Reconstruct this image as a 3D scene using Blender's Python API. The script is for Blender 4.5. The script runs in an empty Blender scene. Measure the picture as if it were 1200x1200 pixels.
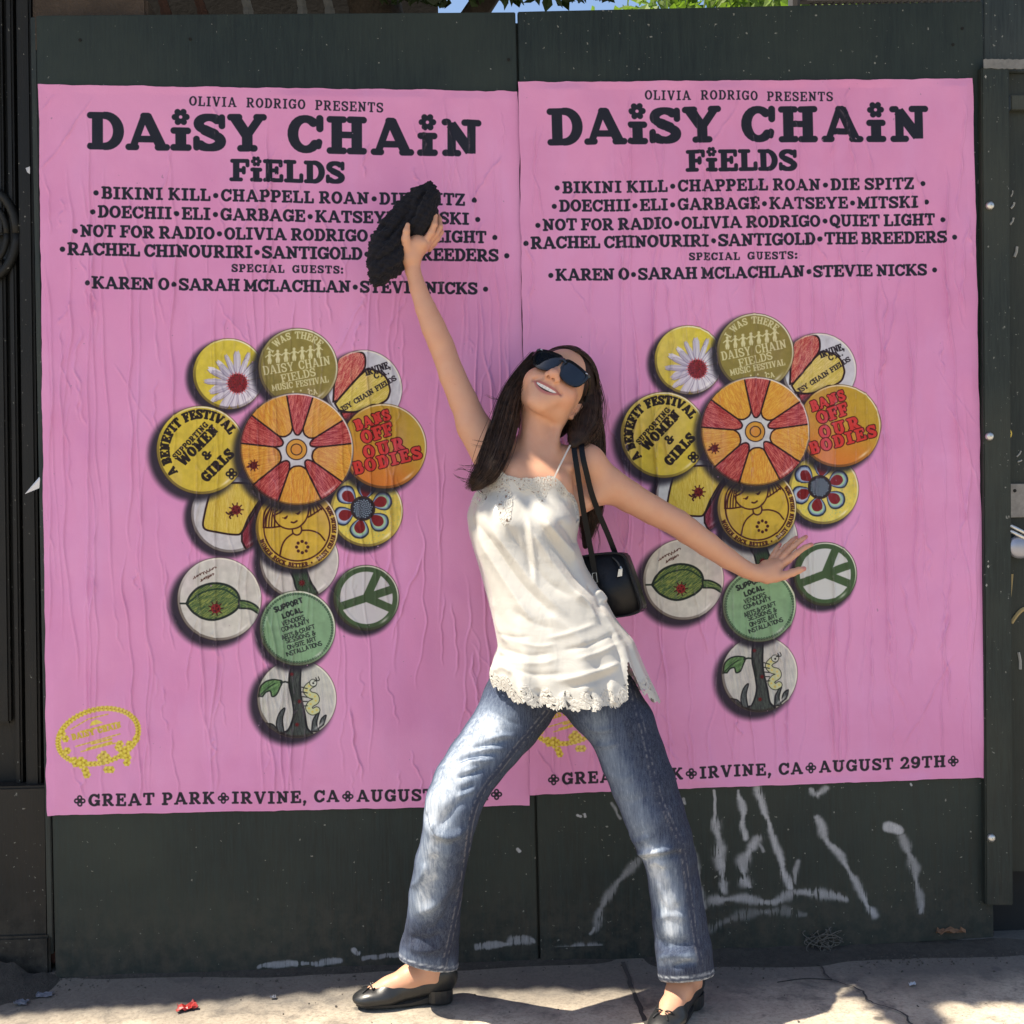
import bpy, bmesh, math, random
import numpy as np
from math import sin, cos, pi, radians, sqrt, atan2
from mathutils import Vector, Matrix
random.seed(7); rng = np.random.default_rng(11)
SC = bpy.context.scene
COL = SC.collection

# ------------------------------------------------------------------ camera
FPX, DIST, YAW, ROLL, HC = 1395.0, 3.0, radians(3.5), radians(0.75), 1.14
_F = np.array([sin(YAW), cos(YAW), 0.0]); _WR = np.array([cos(YAW), -sin(YAW), 0.0]); _UP = np.array([0, 0, 1.0])
_R = _WR*cos(ROLL) - _UP*sin(ROLL); _U = _UP*cos(ROLL) + _WR*sin(ROLL)
_C = np.array([0, 0, HC]) - DIST*_F
cam_data = bpy.data.cameras.new('camera'); cam = bpy.data.objects.new('camera', cam_data); COL.objects.link(cam)
cam_data.sensor_width = 36.0; cam_data.lens = 36.0*FPX/1200.0; cam_data.clip_end = 2000.0; cam_data.clip_start = 0.05
cam.matrix_world = Matrix(((_R[0], _U[0], -_F[0], _C[0]), (_R[1], _U[1], -_F[1], _C[1]), (_R[2], _U[2], -_F[2], _C[2]), (0, 0, 0, 1)))
SC.camera = cam

def W(px, py, d=0.0):
    """point of the photograph (1200 px frame) on the vertical plane d metres in front of the hoarding"""
    v = _F + (px-600)/FPX*_R - (py-600)/FPX*_U
    return _C + v*((-d - _C[1])/v[1])
def WG(px, py, h=0.0):
    """the same on the pavement, h above it"""
    v = _F + (px-600)/FPX*_R - (py-600)/FPX*_U
    return _C + v*((h - _C[2])/v[2])
def SCALE(d):                      # metres per photo pixel at distance d in front of the hoarding
    return (DIST - d)/FPX

# ------------------------------------------------------------------ daylight
SUN_EL, SUN_AZ = radians(60.0), radians(-100.0)   # azimuth from +Y (behind the hoarding) towards -X (left)
SUN_DIR = Vector((sin(SUN_AZ)*cos(SUN_EL), cos(SUN_AZ)*cos(SUN_EL), sin(SUN_EL)))
world = bpy.data.worlds.new("World"); SC.world = world; world.use_nodes = True
wn = world.node_tree; wn.nodes.clear()
sky = wn.nodes.new('ShaderNodeTexSky'); sky.sky_type = 'NISHITA'; sky.sun_disc = False
sky.sun_elevation = SUN_EL; sky.sun_rotation = SUN_AZ
sky.air_density = 1.0; sky.dust_density = 1.2; sky.ozone_density = 1.0
bg = wn.nodes.new('ShaderNodeBackground'); bg.inputs['Strength'].default_value = 0.107
wo = wn.nodes.new('ShaderNodeOutputWorld')
wn.links.new(sky.outputs[0], bg.inputs['Color']); wn.links.new(bg.outputs[0], wo.inputs['Surface'])
sun_data = bpy.data.lights.new('sun', 'SUN'); sun_data.energy = 5.0; sun_data.angle = radians(0.5); sun_data.color = (1.0, 0.90, 0.75)
sun = bpy.data.objects.new('sun', sun_data); COL.objects.link(sun)
sun.rotation_euler = SUN_DIR.to_track_quat('Z', 'Y').to_euler()
SC.view_settings.view_transform = 'Standard'; SC.view_settings.look = 'None'
SC.view_settings.exposure = 1.0; SC.view_settings.gamma = 1.0
SC.view_settings.use_curve_mapping = False
SC.render.engine = 'CYCLES'
SC.cycles.use_denoising = True
SC.cycles.max_bounces = 8

# ------------------------------------------------------------------ helpers
def s2l(c):
    c = np.asarray(c, float)/255.0
    return np.where(c <= 0.04045, c/12.92, ((c+0.055)/1.055)**2.4)
def rgb(r, g, b): return tuple(s2l((r, g, b))) + (1.0,)

def link(o, parent=None):
    COL.objects.link(o)
    if parent is not None: o.parent = parent
    return o
def tag(o, label=None, cat=None, group=None, kind=None):
    if label: o['label'] = label
    if cat: o['category'] = cat
    if group: o['group'] = group
    if kind: o['kind'] = kind
    return o
def empty(name, loc=(0, 0, 0)):
    o = bpy.data.objects.new(name, None); o.location = loc; COL.objects.link(o)
    o.empty_display_size = 0.1
    return o
def setparent(o, p):
    o.parent = p; o.matrix_parent_inverse = Matrix.Translation(-Vector(p.location)) if p is not None else Matrix()
    return o
def mesh_obj(name, verts, faces, mat=None, parent=None, smooth=True, uv=None, attr=None):
    me = bpy.data.meshes.new(name)
    verts = np.asarray(verts, dtype=np.float32)
    if isinstance(faces, np.ndarray):
        n, k = faces.shape
        me.vertices.add(len(verts)); me.vertices.foreach_set('co', verts.ravel())
        me.loops.add(n*k); me.loops.foreach_set('vertex_index', faces.astype(np.int32).ravel())
        me.polygons.add(n); me.polygons.foreach_set('loop_start', np.arange(0, n*k, k, dtype=np.int32))
        me.update(calc_edges=True); me.validate()
    else:
        me.from_pydata([tuple(map(float, v)) for v in verts], [], [tuple(map(int, f)) for f in faces]); me.update()
    if uv is not None:
        l = me.uv_layers.new(name='UVMap')
        idx = np.empty(len(me.loops), np.int32); me.loops.foreach_get('vertex_index', idx)
        l.data.foreach_set('uv', np.asarray(uv, np.float32)[idx].ravel())
    if attr is not None:
        for an, av in attr.items():
            av = np.asarray(av, np.float32)
            if av.ndim == 1:
                a = me.attributes.new(an, 'FLOAT', 'POINT'); a.data.foreach_set('value', av)
            else:
                a = me.attributes.new(an, 'FLOAT_COLOR', 'POINT')
                a.data.foreach_set('color', np.concatenate([av, np.ones((len(av), 1))], 1).astype(np.float32).ravel())
    me.polygons.foreach_set('use_smooth', [smooth]*len(me.polygons))
    o = bpy.data.objects.new(name, me); COL.objects.link(o)
    if mat is not None: me.materials.append(mat)
    if parent is not None: setparent(o, parent)
    return o

class MB:
    """collects simple shapes into one mesh"""
    def __init__(s): s.v = []; s.f = []
    def add(s, v, f):
        b = len(s.v); s.v += [tuple(map(float, p)) for p in v]; s.f += [tuple(i+b for i in q) for q in f]; return s
    def box(s, lo, hi, bev=0.0):
        bm = bmesh.new(); bmesh.ops.create_cube(bm, size=1.0)
        c = [(a+b)/2 for a, b in zip(lo, hi)]; d = [abs(b-a) for a, b in zip(lo, hi)]
        for v in bm.verts: v.co = Vector((v.co.x*d[0]+c[0], v.co.y*d[1]+c[1], v.co.z*d[2]+c[2]))
        if bev > 0: bmesh.ops.bevel(bm, geom=bm.edges[:], offset=min(bev, min(d)*.45), segments=2, affect='EDGES')
        s.bm(bm); return s
    def bm(s, bm):
        bm.verts.index_update(); s.add([v.co[:] for v in bm.verts], [[v.index for v in f.verts] for f in bm.faces]); bm.free(); return s
    def tube(s, pts, rad, n=8, caps=True):
        pts = [np.array(p, float) for p in pts]; m = len(pts)
        if np.isscalar(rad): rad = [rad]*m
        t0 = pts[1]-pts[0]; t0 /= np.linalg.norm(t0)
        a = np.cross(t0, [0.3, 0.5, 0.81]); a /= np.linalg.norm(a)
        V = []
        for i in range(m):
            t = pts[min(i+1, m-1)]-pts[max(i-1, 0)]; t /= np.linalg.norm(t)+1e-12
            a = a - t*(a@t); a /= np.linalg.norm(a)+1e-12; b = np.cross(t, a)
            for k in range(n):
                q = 2*pi*k/n; V.append(pts[i]+rad[i]*(a*cos(q)+b*sin(q)))
        Fc = [(i*n+k, i*n+(k+1) % n, (i+1)*n+(k+1) % n, (i+1)*n+k) for i in range(m-1) for k in range(n)]
        if caps: Fc += [tuple(range(n-1, -1, -1)), tuple((m-1)*n+k for k in range(n))]
        return s.add(V, Fc)
    def build(s, name, mat=None, parent=None, smooth=False):
        o = mesh_obj(name, s.v, s.f, mat, parent, smooth)
        return o

# ---- node material helper
class NT:
    def __init__(s, name):
        s.m = bpy.data.materials.new(name); s.m.use_nodes = True; s.t = s.m.node_tree; s.t.nodes.clear()
        s.out = s.t.nodes.new('ShaderNodeOutputMaterial'); s.b = s.t.nodes.new('ShaderNodeBsdfPrincipled')
        s.t.links.new(s.b.outputs[0], s.out.inputs['Surface'])
    def n(s, typ, **kw):
        nd = s.t.nodes.new('ShaderNode'+typ)
        for k, v in kw.items():
            if k.startswith('i_'):
                key = k[2:]
                key = int(key) if key.isdigit() else key.replace('_', ' ')
                if hasattr(v, 'is_output') or isinstance(v, bpy.types.NodeSocket): s.t.links.new(v, nd.inputs[key])
                else: nd.inputs[key].default_value = v
            else: setattr(nd, k, v)
        return nd
    def set(s, **kw):
        for k, v in kw.items():
            k = k.replace('_', ' ')
            if isinstance(v, bpy.types.NodeSocket): s.t.links.new(v, s.b.inputs[k])
            else: s.b.inputs[k].default_value = v
        return s
    def coord(s, kind='Object', scale=(1, 1, 1), loc=(0, 0, 0), rot=(0, 0, 0)):
        tc = s.n('TexCoord'); mp = s.n('Mapping'); s.t.links.new(tc.outputs[kind], mp.inputs[0])
        mp.inputs['Scale'].default_value = scale; mp.inputs['Location'].default_value = loc; mp.inputs['Rotation'].default_value = rot
        return mp.outputs[0]
    def noise(s, vec, scale=5, detail=4, rough=0.5, dist=0.0):
        nd = s.n('TexNoise', i_Scale=scale, i_Detail=detail, i_Roughness=rough, i_Distortion=dist)
        s.t.links.new(vec, nd.inputs['Vector']); return nd.outputs['Fac']
    def ramp(s, fac, stops, interp='LINEAR'):
        nd = s.n('ValToRGB'); s.t.links.new(fac, nd.inputs[0]); cr = nd.color_ramp; cr.interpolation = interp
        while len(cr.elements) < len(stops): cr.elements.new(0.5)
        for e, (p, c) in zip(cr.elements, stops):
            e.position = p; e.color = c if not np.isscalar(c) else (c, c, c, 1)
        return nd.outputs['Color']
    def mix(s, fac, a, b, mode='MIX'):
        nd = s.n('MixRGB', blend_type=mode)
        for k, v in ((0, fac), (1, a), (2, b)):
            if isinstance(v, bpy.types.NodeSocket): s.t.links.new(v, nd.inputs[k])
            else: nd.inputs[k].default_value = v
        return nd.outputs[0]
    def math(s, op, a, b=0.0, clamp=False):
        nd = s.n('Math', operation=op, use_clamp=clamp)
        for k, v in ((0, a), (1, b)):
            if isinstance(v, bpy.types.NodeSocket): s.t.links.new(v, nd.inputs[k])
            else: nd.inputs[k].default_value = v
        return nd.outputs[0]
    def bump(s, h, strength=0.5, dist=0.01, prev=None):
        nd = s.n('Bump', i_Strength=strength, i_Distance=dist); s.t.links.new(h, nd.inputs['Height'])
        if prev is not None: s.t.links.new(prev, nd.inputs['Normal'])
        s.t.links.new(nd.outputs[0], s.b.inputs['Normal']); return nd.outputs[0]
    def attr(s, name, out='Fac'):
        nd = s.n('Attribute', attribute_name=name); return nd.outputs[out]
    def tex(s, img, vec, interp='Cubic'):
        nd = s.n('TexImage'); nd.image = img; nd.interpolation = interp; nd.extension = 'EXTEND'
        s.t.links.new(vec, nd.inputs['Vector']); return nd

def make_image(name, arr, data=False):
    """arr: rows from the top, h x w x 3 (or h x w), display values 0..1"""
    h, w = arr.shape[:2]
    im = bpy.data.images.new(name, w, h, alpha=False, float_buffer=False)
    if data: im.colorspace_settings.name = 'Non-Color'
    if arr.ndim == 2: arr = np.repeat(arr[:, :, None], 3, 2)
    px = np.ones((h, w, 4), np.float32); px[:, :, :3] = np.clip(arr[::-1], 0, 1)
    im.pixels.foreach_set(px.ravel()); im.update(); im.pack()
    return im

# ---- noise in numpy
def vnoise(h, w, cell, seed, octaves=3, cellx=None):
    r = np.random.default_rng(seed); out = np.zeros((h, w)); amp = 1.0; tot = 0
    cy, cx = float(cell), float(cellx or cell)
    for o in range(octaves):
        gh, gw = int(h/cy)+3, int(w/cx)+3; g = r.random((gh, gw))
        y = np.arange(h)/cy; x = np.arange(w)/cx
        yi = y.astype(int); xi = x.astype(int); fy = y-yi; fx = x-xi
        fy = (fy*fy*(3-2*fy))[:, None]; fx = (fx*fx*(3-2*fx))[None]
        a = g[yi][:, xi]; b = g[yi][:, xi+1]; c = g[yi+1][:, xi]; d = g[yi+1][:, xi+1]
        out += amp*((a*(1-fx)+b*fx)*(1-fy)+(c*(1-fx)+d*fx)*fy); tot += amp
        amp *= 0.5; cy = max(cy/2, 1.0); cx = max(cx/2, 1.0)
    return out/tot
def sstep(a, b, x):
    t = np.clip((x-a)/(b-a+1e-12), 0, 1); return t*t*(3-2*t)
# ================================================================== the poster's print, drawn as ink on one sheet
PW, PH = 1.187, 1.797                        # paper size in metres
TW, TH = 1320, 2000                          # texels
_kx, _ky = TW/PW, TH/PH
def T(px, py):                               # photograph pixel on the first poster -> texel
    w = W(px, py); return np.array([(w[0]+1.154)*_kx, (2.204-w[2])*_ky])
TPP = 2.36                                   # texels per photo pixel, about

class Canvas:
    def __init__(s, w, h, col): s.w, s.h = w, h; s.clip = None; s.a = np.empty((h, w, 3), np.float32); s.a[:] = np.asarray(col, np.float32)/255.0
    def win(s, x0, y0, x1, y1):
        x0 = max(int(x0), 0); y0 = max(int(y0), 0); x1 = min(int(x1)+1, s.w); y1 = min(int(y1)+1, s.h)
        return x0, y0, x1, y1
    def put(s, win, m, col):
        x0, y0, x1, y1 = win
        if x1 <= x0 or y1 <= y0: return
        if s.clip is not None:
            X, Y = grid(win); m = m*cov(np.hypot(X-s.clip[0][0], Y-s.clip[0][1])-s.clip[1]+1)
        m = m[..., None]; c = np.asarray(col, np.float32)
        if c.ndim == 1: c = c/255.0
        v = s.a[y0:y1, x0:x1]; s.a[y0:y1, x0:x1] = v*(1-m)+c*m
def grid(win):
    x0, y0, x1, y1 = win; return np.meshgrid(np.arange(x0, x1)+0.5, np.arange(y0, y1)+0.5)
def cov(d): return np.clip(0.5-d, 0, 1)
def d_cap(X, Y, p, q, r):
    dx, dy = q[0]-p[0], q[1]-p[1]; L = dx*dx+dy*dy+1e-9
    t = np.clip(((X-p[0])*dx+(Y-p[1])*dy)/L, 0, 1)
    return np.hypot(X-p[0]-t*dx, Y-p[1]-t*dy)-(r[0]+(r[1]-r[0])*t if isinstance(r, tuple) else r)
def d_box(X, Y, p, q, r, rnd=0.0):
    dx, dy = q[0]-p[0], q[1]-p[1]; L = sqrt(dx*dx+dy*dy)+1e-9; ux, uy = dx/L, dy/L
    cx, cy = (p[0]+q[0])/2, (p[1]+q[1])/2
    a = np.abs((X-cx)*ux+(Y-cy)*uy)-L/2+rnd; b = np.abs(-(X-cx)*uy+(Y-cy)*ux)-r+rnd
    return np.hypot(np.maximum(a, 0), np.maximum(b, 0))+np.minimum(np.maximum(a, b), 0)-rnd
def poly_sd(X, Y, P):
    P = np.asarray(P, float); d = np.full(X.shape, 1e9); ins = np.zeros(X.shape, bool)
    for i in range(len(P)):
        p, q = P[i], P[(i+1) % len(P)]
        d = np.minimum(d, d_cap(X, Y, p, q, 0))
        c = (p[1] > Y) != (q[1] > Y)
        with np.errstate(divide='ignore', invalid='ignore'):
            xx = (q[0]-p[0])*(Y-p[1])/(q[1]-p[1]+1e-12)+p[0]
        ins ^= c & (X < xx)
    return np.where(ins, -d, d)
def draw_poly(cv, P, col, grow=0.0, alpha=1.0):
    P = np.asarray(P, float); w = cv.win(P[:, 0].min()-3-grow, P[:, 1].min()-3-grow, P[:, 0].max()+3+grow, P[:, 1].max()+3+grow)
    X, Y = grid(w); cv.put(w, cov(poly_sd(X, Y, P)-grow)*alpha, col)
def draw_line(cv, pts, r, col, closed=False, alpha=1.0):
    pts = [np.asarray(p, float) for p in pts]
    if closed: pts = pts+[pts[0]]
    A = np.array(pts); rm = np.max(r) if not np.isscalar(r) else r
    w = cv.win(A[:, 0].min()-rm-2, A[:, 1].min()-rm-2, A[:, 0].max()+rm+2, A[:, 1].max()+rm+2)
    X, Y = grid(w); m = np.zeros(X.shape)
    for i in range(len(pts)-1):
        rr = r if np.isscalar(r) else (r[i]+r[min(i+1, len(r)-1)])/2
        m = np.maximum(m, cov(d_cap(X, Y, pts[i], pts[i+1], rr)))
    cv.put(w, m*alpha, col)
def draw_disc(cv, c, r, col, alpha=1.0):
    w = cv.win(c[0]-r-2, c[1]-r-2, c[0]+r+2, c[1]+r+2); X, Y = grid(w)
    cv.put(w, cov(np.hypot(X-c[0], Y-c[1])-r)*alpha, col)
def circ(c, rx, ry=None, a0=0, a1=2*pi, n=36, rot=0.0):
    ry = rx if ry is None else ry; o = []
    for i in range(n+1):
        a = a0+(a1-a0)*i/n; x, y = rx*cos(a), ry*sin(a)
        o.append(np.array([c[0]+x*cos(rot)-y*sin(rot), c[1]+x*sin(rot)+y*cos(rot)]))
    return o
def spline(P, n=8):
    P = [np.asarray(p, float) for p in P]; Q = [2*P[0]-P[1]]+P+[2*P[-1]-P[-2]]; o = []
    for i in range(1, len(Q)-2):
        for k in range(n):
            t = k/n; a, b, c, d = Q[i-1:i+3]
            o.append(0.5*((2*b)+(-a+c)*t+(2*a-5*b+4*c-d)*t*t+(-a+3*b-3*c+d)*t**3))
    return o+[P[-1]]

# ------------------------------------------------------------------ a slab-serif hand: strokes in a box one cap-height tall
def glyph(ch, R, r, serif=True, nar=1.0):
    """-> (width, [(kind, x0,y0,x1,y1, half)]) ; y up, 0..1 ; R stem half, r hair half"""
    P = []; m = r; t = 1-r; y0, y1 = (m, t)
    def S(x, ya=y0, yb=y1, h=R): P.append(('b', x, ya, x, yb, h))
    def D(xa, ya, xb, yb, h=R): P.append(('b', xa, ya, xb, yb, h))
    def H(xa, xb, y, h=r): P.append(('c', xa, y, xb, y, h))
    def sf(x, y, ext=None, both=True, l=None, rr=None):
        if not serif: return
        e = ext or (R+0.11); a = l if l is not None else e; b = rr if rr is not None else e
        P.append(('c', x-a+r, y, x+b-r, y, r))
    def V(x, ya, yb, h=r):
        P.append(('c', x, ya, x, yb, h))
    def arc(cx, cy, rx, ry, a0, a1, n=18, hs=None, ht=None):
        hs = R if hs is None else hs; ht = (r*1.12) if ht is None else ht
        pr = None
        for i in range(n+1):
            a = radians(a0+(a1-a0)*i/n); p = (cx+rx*cos(a), cy+ry*sin(a)); h = ht+(hs-ht)*abs(cos(a))**1.3
            if pr is not None: P.append(('c', pr[0], pr[1], p[0], p[1], (pr[2], h)))
            pr = (p[0], p[1], h)
    e = (R+0.11) if serif else R
    if ch == 'A':
        w = 1.04; x = .50; xa, xb = (.17, .87)
        D(xa+.02, y0, x-.04, 1-r*.9, max(r*1.05, R*.60)); D(xb-.02, y0, x, 1-R*.55, R*.95); H(.27, .72, .30)
        P.append(('c', x-.06, 1-r, x+.04, 1-r, r)); sf(xa, y0, .17); sf(xb, y0, .19)
    elif ch == 'B':
        w = .84; S(e); sf(e, y0, rr=R); sf(e, y1, rr=R)
        H(e, .5, y1); H(e, .5, y0); H(e, .5, .52)
        arc(.50, (.52+y1)/2, w-R-.05-.5, (y1-.52)/2, -90, 90); arc(.50, (.52+y0)/2, w-R-.5, (.52-y0)/2, -90, 90)
    elif ch in 'C':
        w = .86; arc(.44, .5, .44-R, .5-r*1.12, 52, 318); 
        if serif: V(w-.08, .66, .92, r*1.1); P.append(('c', w-.1, .30, w-.12, .2, r))
    elif ch == 'D':
        w = .88; S(e); sf(e, y0, rr=R); sf(e, y1, rr=R); H(e, .42, y0); H(e, .42, y1); arc(.42, .5, w-R-.42, .5-r, -90, 90)
    elif ch == 'E':
        w = .84; S(e); sf(e, y0, rr=R); sf(e, y1, rr=R); H(e, w-r, y0); H(e, w-r-.03, y1); H(e, .56, .52)
        if serif: V(w-r, y0, .28); V(w-r-.03, .74, y1); V(.56, .42, .62)
    elif ch == 'F':
        w = .80; S(e); sf(e, y0, e+.03); sf(e, y1, rr=R); H(e, w-r, y1); H(e, .56, .5)
        if serif: V(w-r, .72, y1); V(.56, .40, .60)
    elif ch == 'G':
        w = .92; arc(.44, .5, .44-R, .5-r*1.12, 50, 338); 
        if serif: V(w-.13, .68, .92, r*1.1)
        S(w-.15, .05, .42, R*.9); P.append(('c', w-.36, .44, w-r, .44, r))
    elif ch == 'H':
        w = .98; S(e); S(w-e); H(e, w-e, .51)
        for x in (e, w-e): sf(x, y0); sf(x, y1)
    elif ch == 'I':
        w = 2*e+.10 if serif else 2*R; x = w/2; S(x); sf(x, y0, x); sf(x, y1, x)
    elif ch == 'J':
        w = .7; S(.5, .3); arc(.28, .3, .22, .3-r, 180, 360); sf(.5, y1)
    elif ch == 'K':
        w = .98; S(e); sf(e, y0); sf(e, y1); D(e+R*.5, .40, .74, y1, max(r, R*.62)); D(.44, .56, .80, y0, R)
        sf(.76, y1, .17); sf(.82, y0, .16)
    elif ch == 'L':
        w = .80; S(e); sf(e, y0, rr=R); sf(e, y1, e+.02); H(e, w-r, y0)
        if serif: V(w-r, y0, .34)
    elif ch == 'M':
        w = 1.10; S(e*.92, h=R*.9); S(w-e*.92, h=R*.9); D(e*.8, y1, w/2, .22, R*.85); D(w-e*.8, y1, w/2, .22, R*.7)
        sf(e*.92, y0); sf(w-e*.92, y0); sf(e*.7, y1, rr=.02, l=e*.7); sf(w-e*.7, y1, l=.02, rr=e*.7)
    elif ch == 'N':
        w = .98; S(e, h=R*.8); S(w-e, h=R*.8); D(e-.02, y1-R*.35, w-e-R*.2, y0+R*.45, R)
        sf(e, y0, e*.95); sf(w-e, y1, e); sf(e*.8, y1, rr=.05, l=e*.8)
    elif ch in 'OQ':
        w = .88; arc(.44, .5, .44-R, .5-r*1.12, 0, 360, 22)
        if ch == 'Q': P.append(('c', .40, .22, .62, -.08, R*.8)); P.append(('c', .62, -.08, .82, -.02, r))
    elif ch == 'P':
        w = .82; S(e); sf(e, y0, e+.02); sf(e, y1, rr=R); H(e, .46, y1); H(e, .46, .46); arc(.46, (.46+y1)/2, w-R-.46, (y1-.46)/2, -90, 90)
    elif ch == 'R':
        w = .94; S(e); sf(e, y0); sf(e, y1, rr=R); H(e, .46, y1); H(e, .46, .48); arc(.46, (.48+y1)/2, .82-R-.46, (y1-.48)/2, -90, 90)
        D(.46, .46, .76, y0, R*.95); sf(.80, y0, .14)
    elif ch == 'S':
        w = .80; a = .25-r*.35
        arc(.40, .74-r*.1, .40-R*1.1, .26-r, 40, 250, hs=R*.95); arc(.40, .26+r*.1, .40-R*.95, .26-r, -140, 70, hs=R)
        P.append(('c', .30, .56, .52, .45, R*.98))
        if serif: V(w-.10, .68, .90); V(.10, .10, .32)
    elif ch == 'T':
        w = .88; S(w/2); sf(w/2, y0); H(r, w-r, y1)
        if serif: V(r, .72, y1); V(w-r, .72, y1)
    elif ch == 'U':
        w = .98; S(e, .36, y1); S(w-e, .36, y1, R*.8); arc(w/2, .36, w/2-e, .36-r, 180, 360); sf(e, y1); sf(w-e, y1)
    elif ch in 'VY':
        w = .98; sf(.20, y1, .19); sf(.80, y1, .17)
        if ch == 'V': D(.20, y1, .51, .02, R); D(.80, y1, .51, .02, R*.7); P.append(('c', .49, r, .53, r, r))
        else: D(.20, y1, .49, .42, R); D(.80, y1, .49, .42, R*.75); S(.49, y0, .48); sf(.49, y0)
    elif ch == 'W':
        w = 1.2
        for a, b, h in ((.16, .36, R*.9), (.60, .36, R*.7), (.60, .86, R*.9), (1.06, .86, R*.7)): D(a, y1, b, .02, h)
        sf(.18, y1, .17); sf(1.04, y1, .15); H(.32, .40, r); H(.82, .90, r)
    elif ch == 'Z':
        w = .80; H(r, w-r, y1); H(r, w-r, y0); D(w-.14, y1, .14, y0, R)
        if serif: V(r, .72, y1); V(w-r, y0, .28)
    elif ch == '2':
        w = .78; arc(.38, .70, .36-R, .30-r, 165, -30); D(.62, .58, .14, y0, R*.8); H(.06, w-r, y0); 
        if serif: V(w-r, y0, .26)
    elif ch == '9':
        w = .78; arc(.39, .66, .39-R, .34-r, 0, 360, 18); arc(.36, .46, .42-R, .46-r, 25, -130, ht=r*1.2)
    elif ch == '0': w = .78; arc(.39, .5, .39-R, .5-r, 0, 360, 22)
    elif ch == '6': w = .78; arc(.39, .34, .39-R, .34-r, 0, 360, 18); arc(.42, .54, .42-R, .46-r, 205, 50, ht=r*1.2)
    elif ch == '&':
        w = .96; arc(.40, .76, .19, .24-r, -40, 230, hs=R*.8); D(.26, .62, .80, y0, R*.9); arc(.38, .27, .38-R, .27-r, 120, 330, hs=R*.95)
        P.append(('c', .64, .18, .80, .46, r)); H(.66, .94, .46)
    elif ch == ',': w = .30; P.append(('c', .15, .09, .15, .10, R*1.05)); P.append(('c', .18, .05, .08, -.16, r))
    elif ch == '.': w = .28; P.append(('c', .14, R, .14, R+.001, R*1.05))
    elif ch == ':': w = .34; P.append(('c', .17, R*1.1, .17, R*1.1+.001, R*1.15)); P.append(('c', .17, .62, .17, .621, R*1.15))
    elif ch == '-': w = .5; H(.06, .44, .45, R*.8)
    elif ch == '*': w = .70; P.append(('c', .35, .46, .35, .461, .205))                 # round bullet
    elif ch == 'i':                                                                    # short capital with a daisy for its dot
        w = .52; x = .26; S(x, y0, .52); sf(x, y0, .26); sf(x, .535, .25)
        P.append(('f', x, .90, 0, 0, .225))
    elif ch == '~': w = 1.1; P.append(('q', .55, .46, 0, 0, .40))                      # four-ring flower
    else: w = .45 if ch == ' ' else .5
    return w, P

def draw_text(cv, txt, place, size, R=.105, r=.068, serif=True, track=.12, space=.55, col=(32, 36, 50), outline=None, fit=None, xs=1.0, hole=None):
    """place(u, v) -> texel for u along the baseline (texels), v above it; size = cap height in texels; fit = wanted length"""
    items = []; u = 0.0
    for k, ch in enumerate(txt):
        w, P = glyph(ch, R, r, serif)
        if ch == ' ': w = space; P = []
        items.append((u, P, w)); u += w*xs + track
    total = u-track
    if fit is not None:
        n = max(len(txt)-1, 1); extra = (fit/size-total)/n
        if abs(extra) > .12:                                    # squeeze or stretch the letters themselves a little
            q = (fit/size-track*n)/(total-track*n); q = min(max(q, .72), 1.3)
            xs *= q; u = 0.0; it2 = []
            for (_, P, w) in items: it2.append((u, P, w)); u += w*xs+track
            items = it2; total = u-track; extra = (fit/size-total)/n
        items = [(a+extra*i, P, w) for i, (a, P, w) in enumerate(items)]
    passes = [(col, 0.0)] if outline is None else [(outline[0], outline[1]), (col, 0.0)]
    for (c, grow) in passes:
        for (u0, P, w) in items:
            if not P: continue
            pts = []; segs = []; holes = []
            for (k, xa, ya, xb, yb, h) in P:
                p = np.asarray(place((u0+xa*xs)*size, ya*size)); q = np.asarray(place((u0+xb*xs)*size, yb*size))
                if k == 'f':
                    up = np.asarray(place((u0+xa*xs)*size, (ya+.01)*size))-p; a0 = atan2(up[1], up[0])
                    for j in range(6):
                        c2 = p+np.array([cos(a0+j*pi/3+.5), sin(a0+j*pi/3+.5)])*h*size*.68; segs.append(('c', c2, c2+.01, h*size*.37))
                    segs.append(('c', p, p+.01, h*size*.5)); holes.append((p, h*size*.20))
                elif k == 'q':
                    for j in range(4):
                        c2 = p+np.array([cos(j*pi/2), sin(j*pi/2)])*h*size*.62; segs.append(('c', c2, c2+.01, h*size*.52)); holes.append((c2, h*size*.2))
                    segs.append(('c', p, p+.01, h*size*.45))
                else: segs.append((k, p, q, (h[0]*size, h[1]*size) if isinstance(h, tuple) else h*size))
            A = np.array([s[1] for s in segs]+[s[2] for s in segs]); hm = max(np.max(s[3]) for s in segs)+3+grow
            wi = cv.win(A[:, 0].min()-hm, A[:, 1].min()-hm, A[:, 0].max()+hm, A[:, 1].max()+hm)
            X, Y = grid(wi); d = np.full(X.shape, 99.0)
            if X.size == 0: continue
            for (k, p, q, h) in segs:
                d = np.minimum(d, d_cap(X, Y, p, q, h) if k == 'c' else d_box(X, Y, p, q, h, h*.15))
            for (p, h) in holes: d = np.maximum(d, -(np.hypot(X-p[0], Y-p[1])-h))
            cv.put(wi, cov(d-grow), c)
    return total*size

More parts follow.
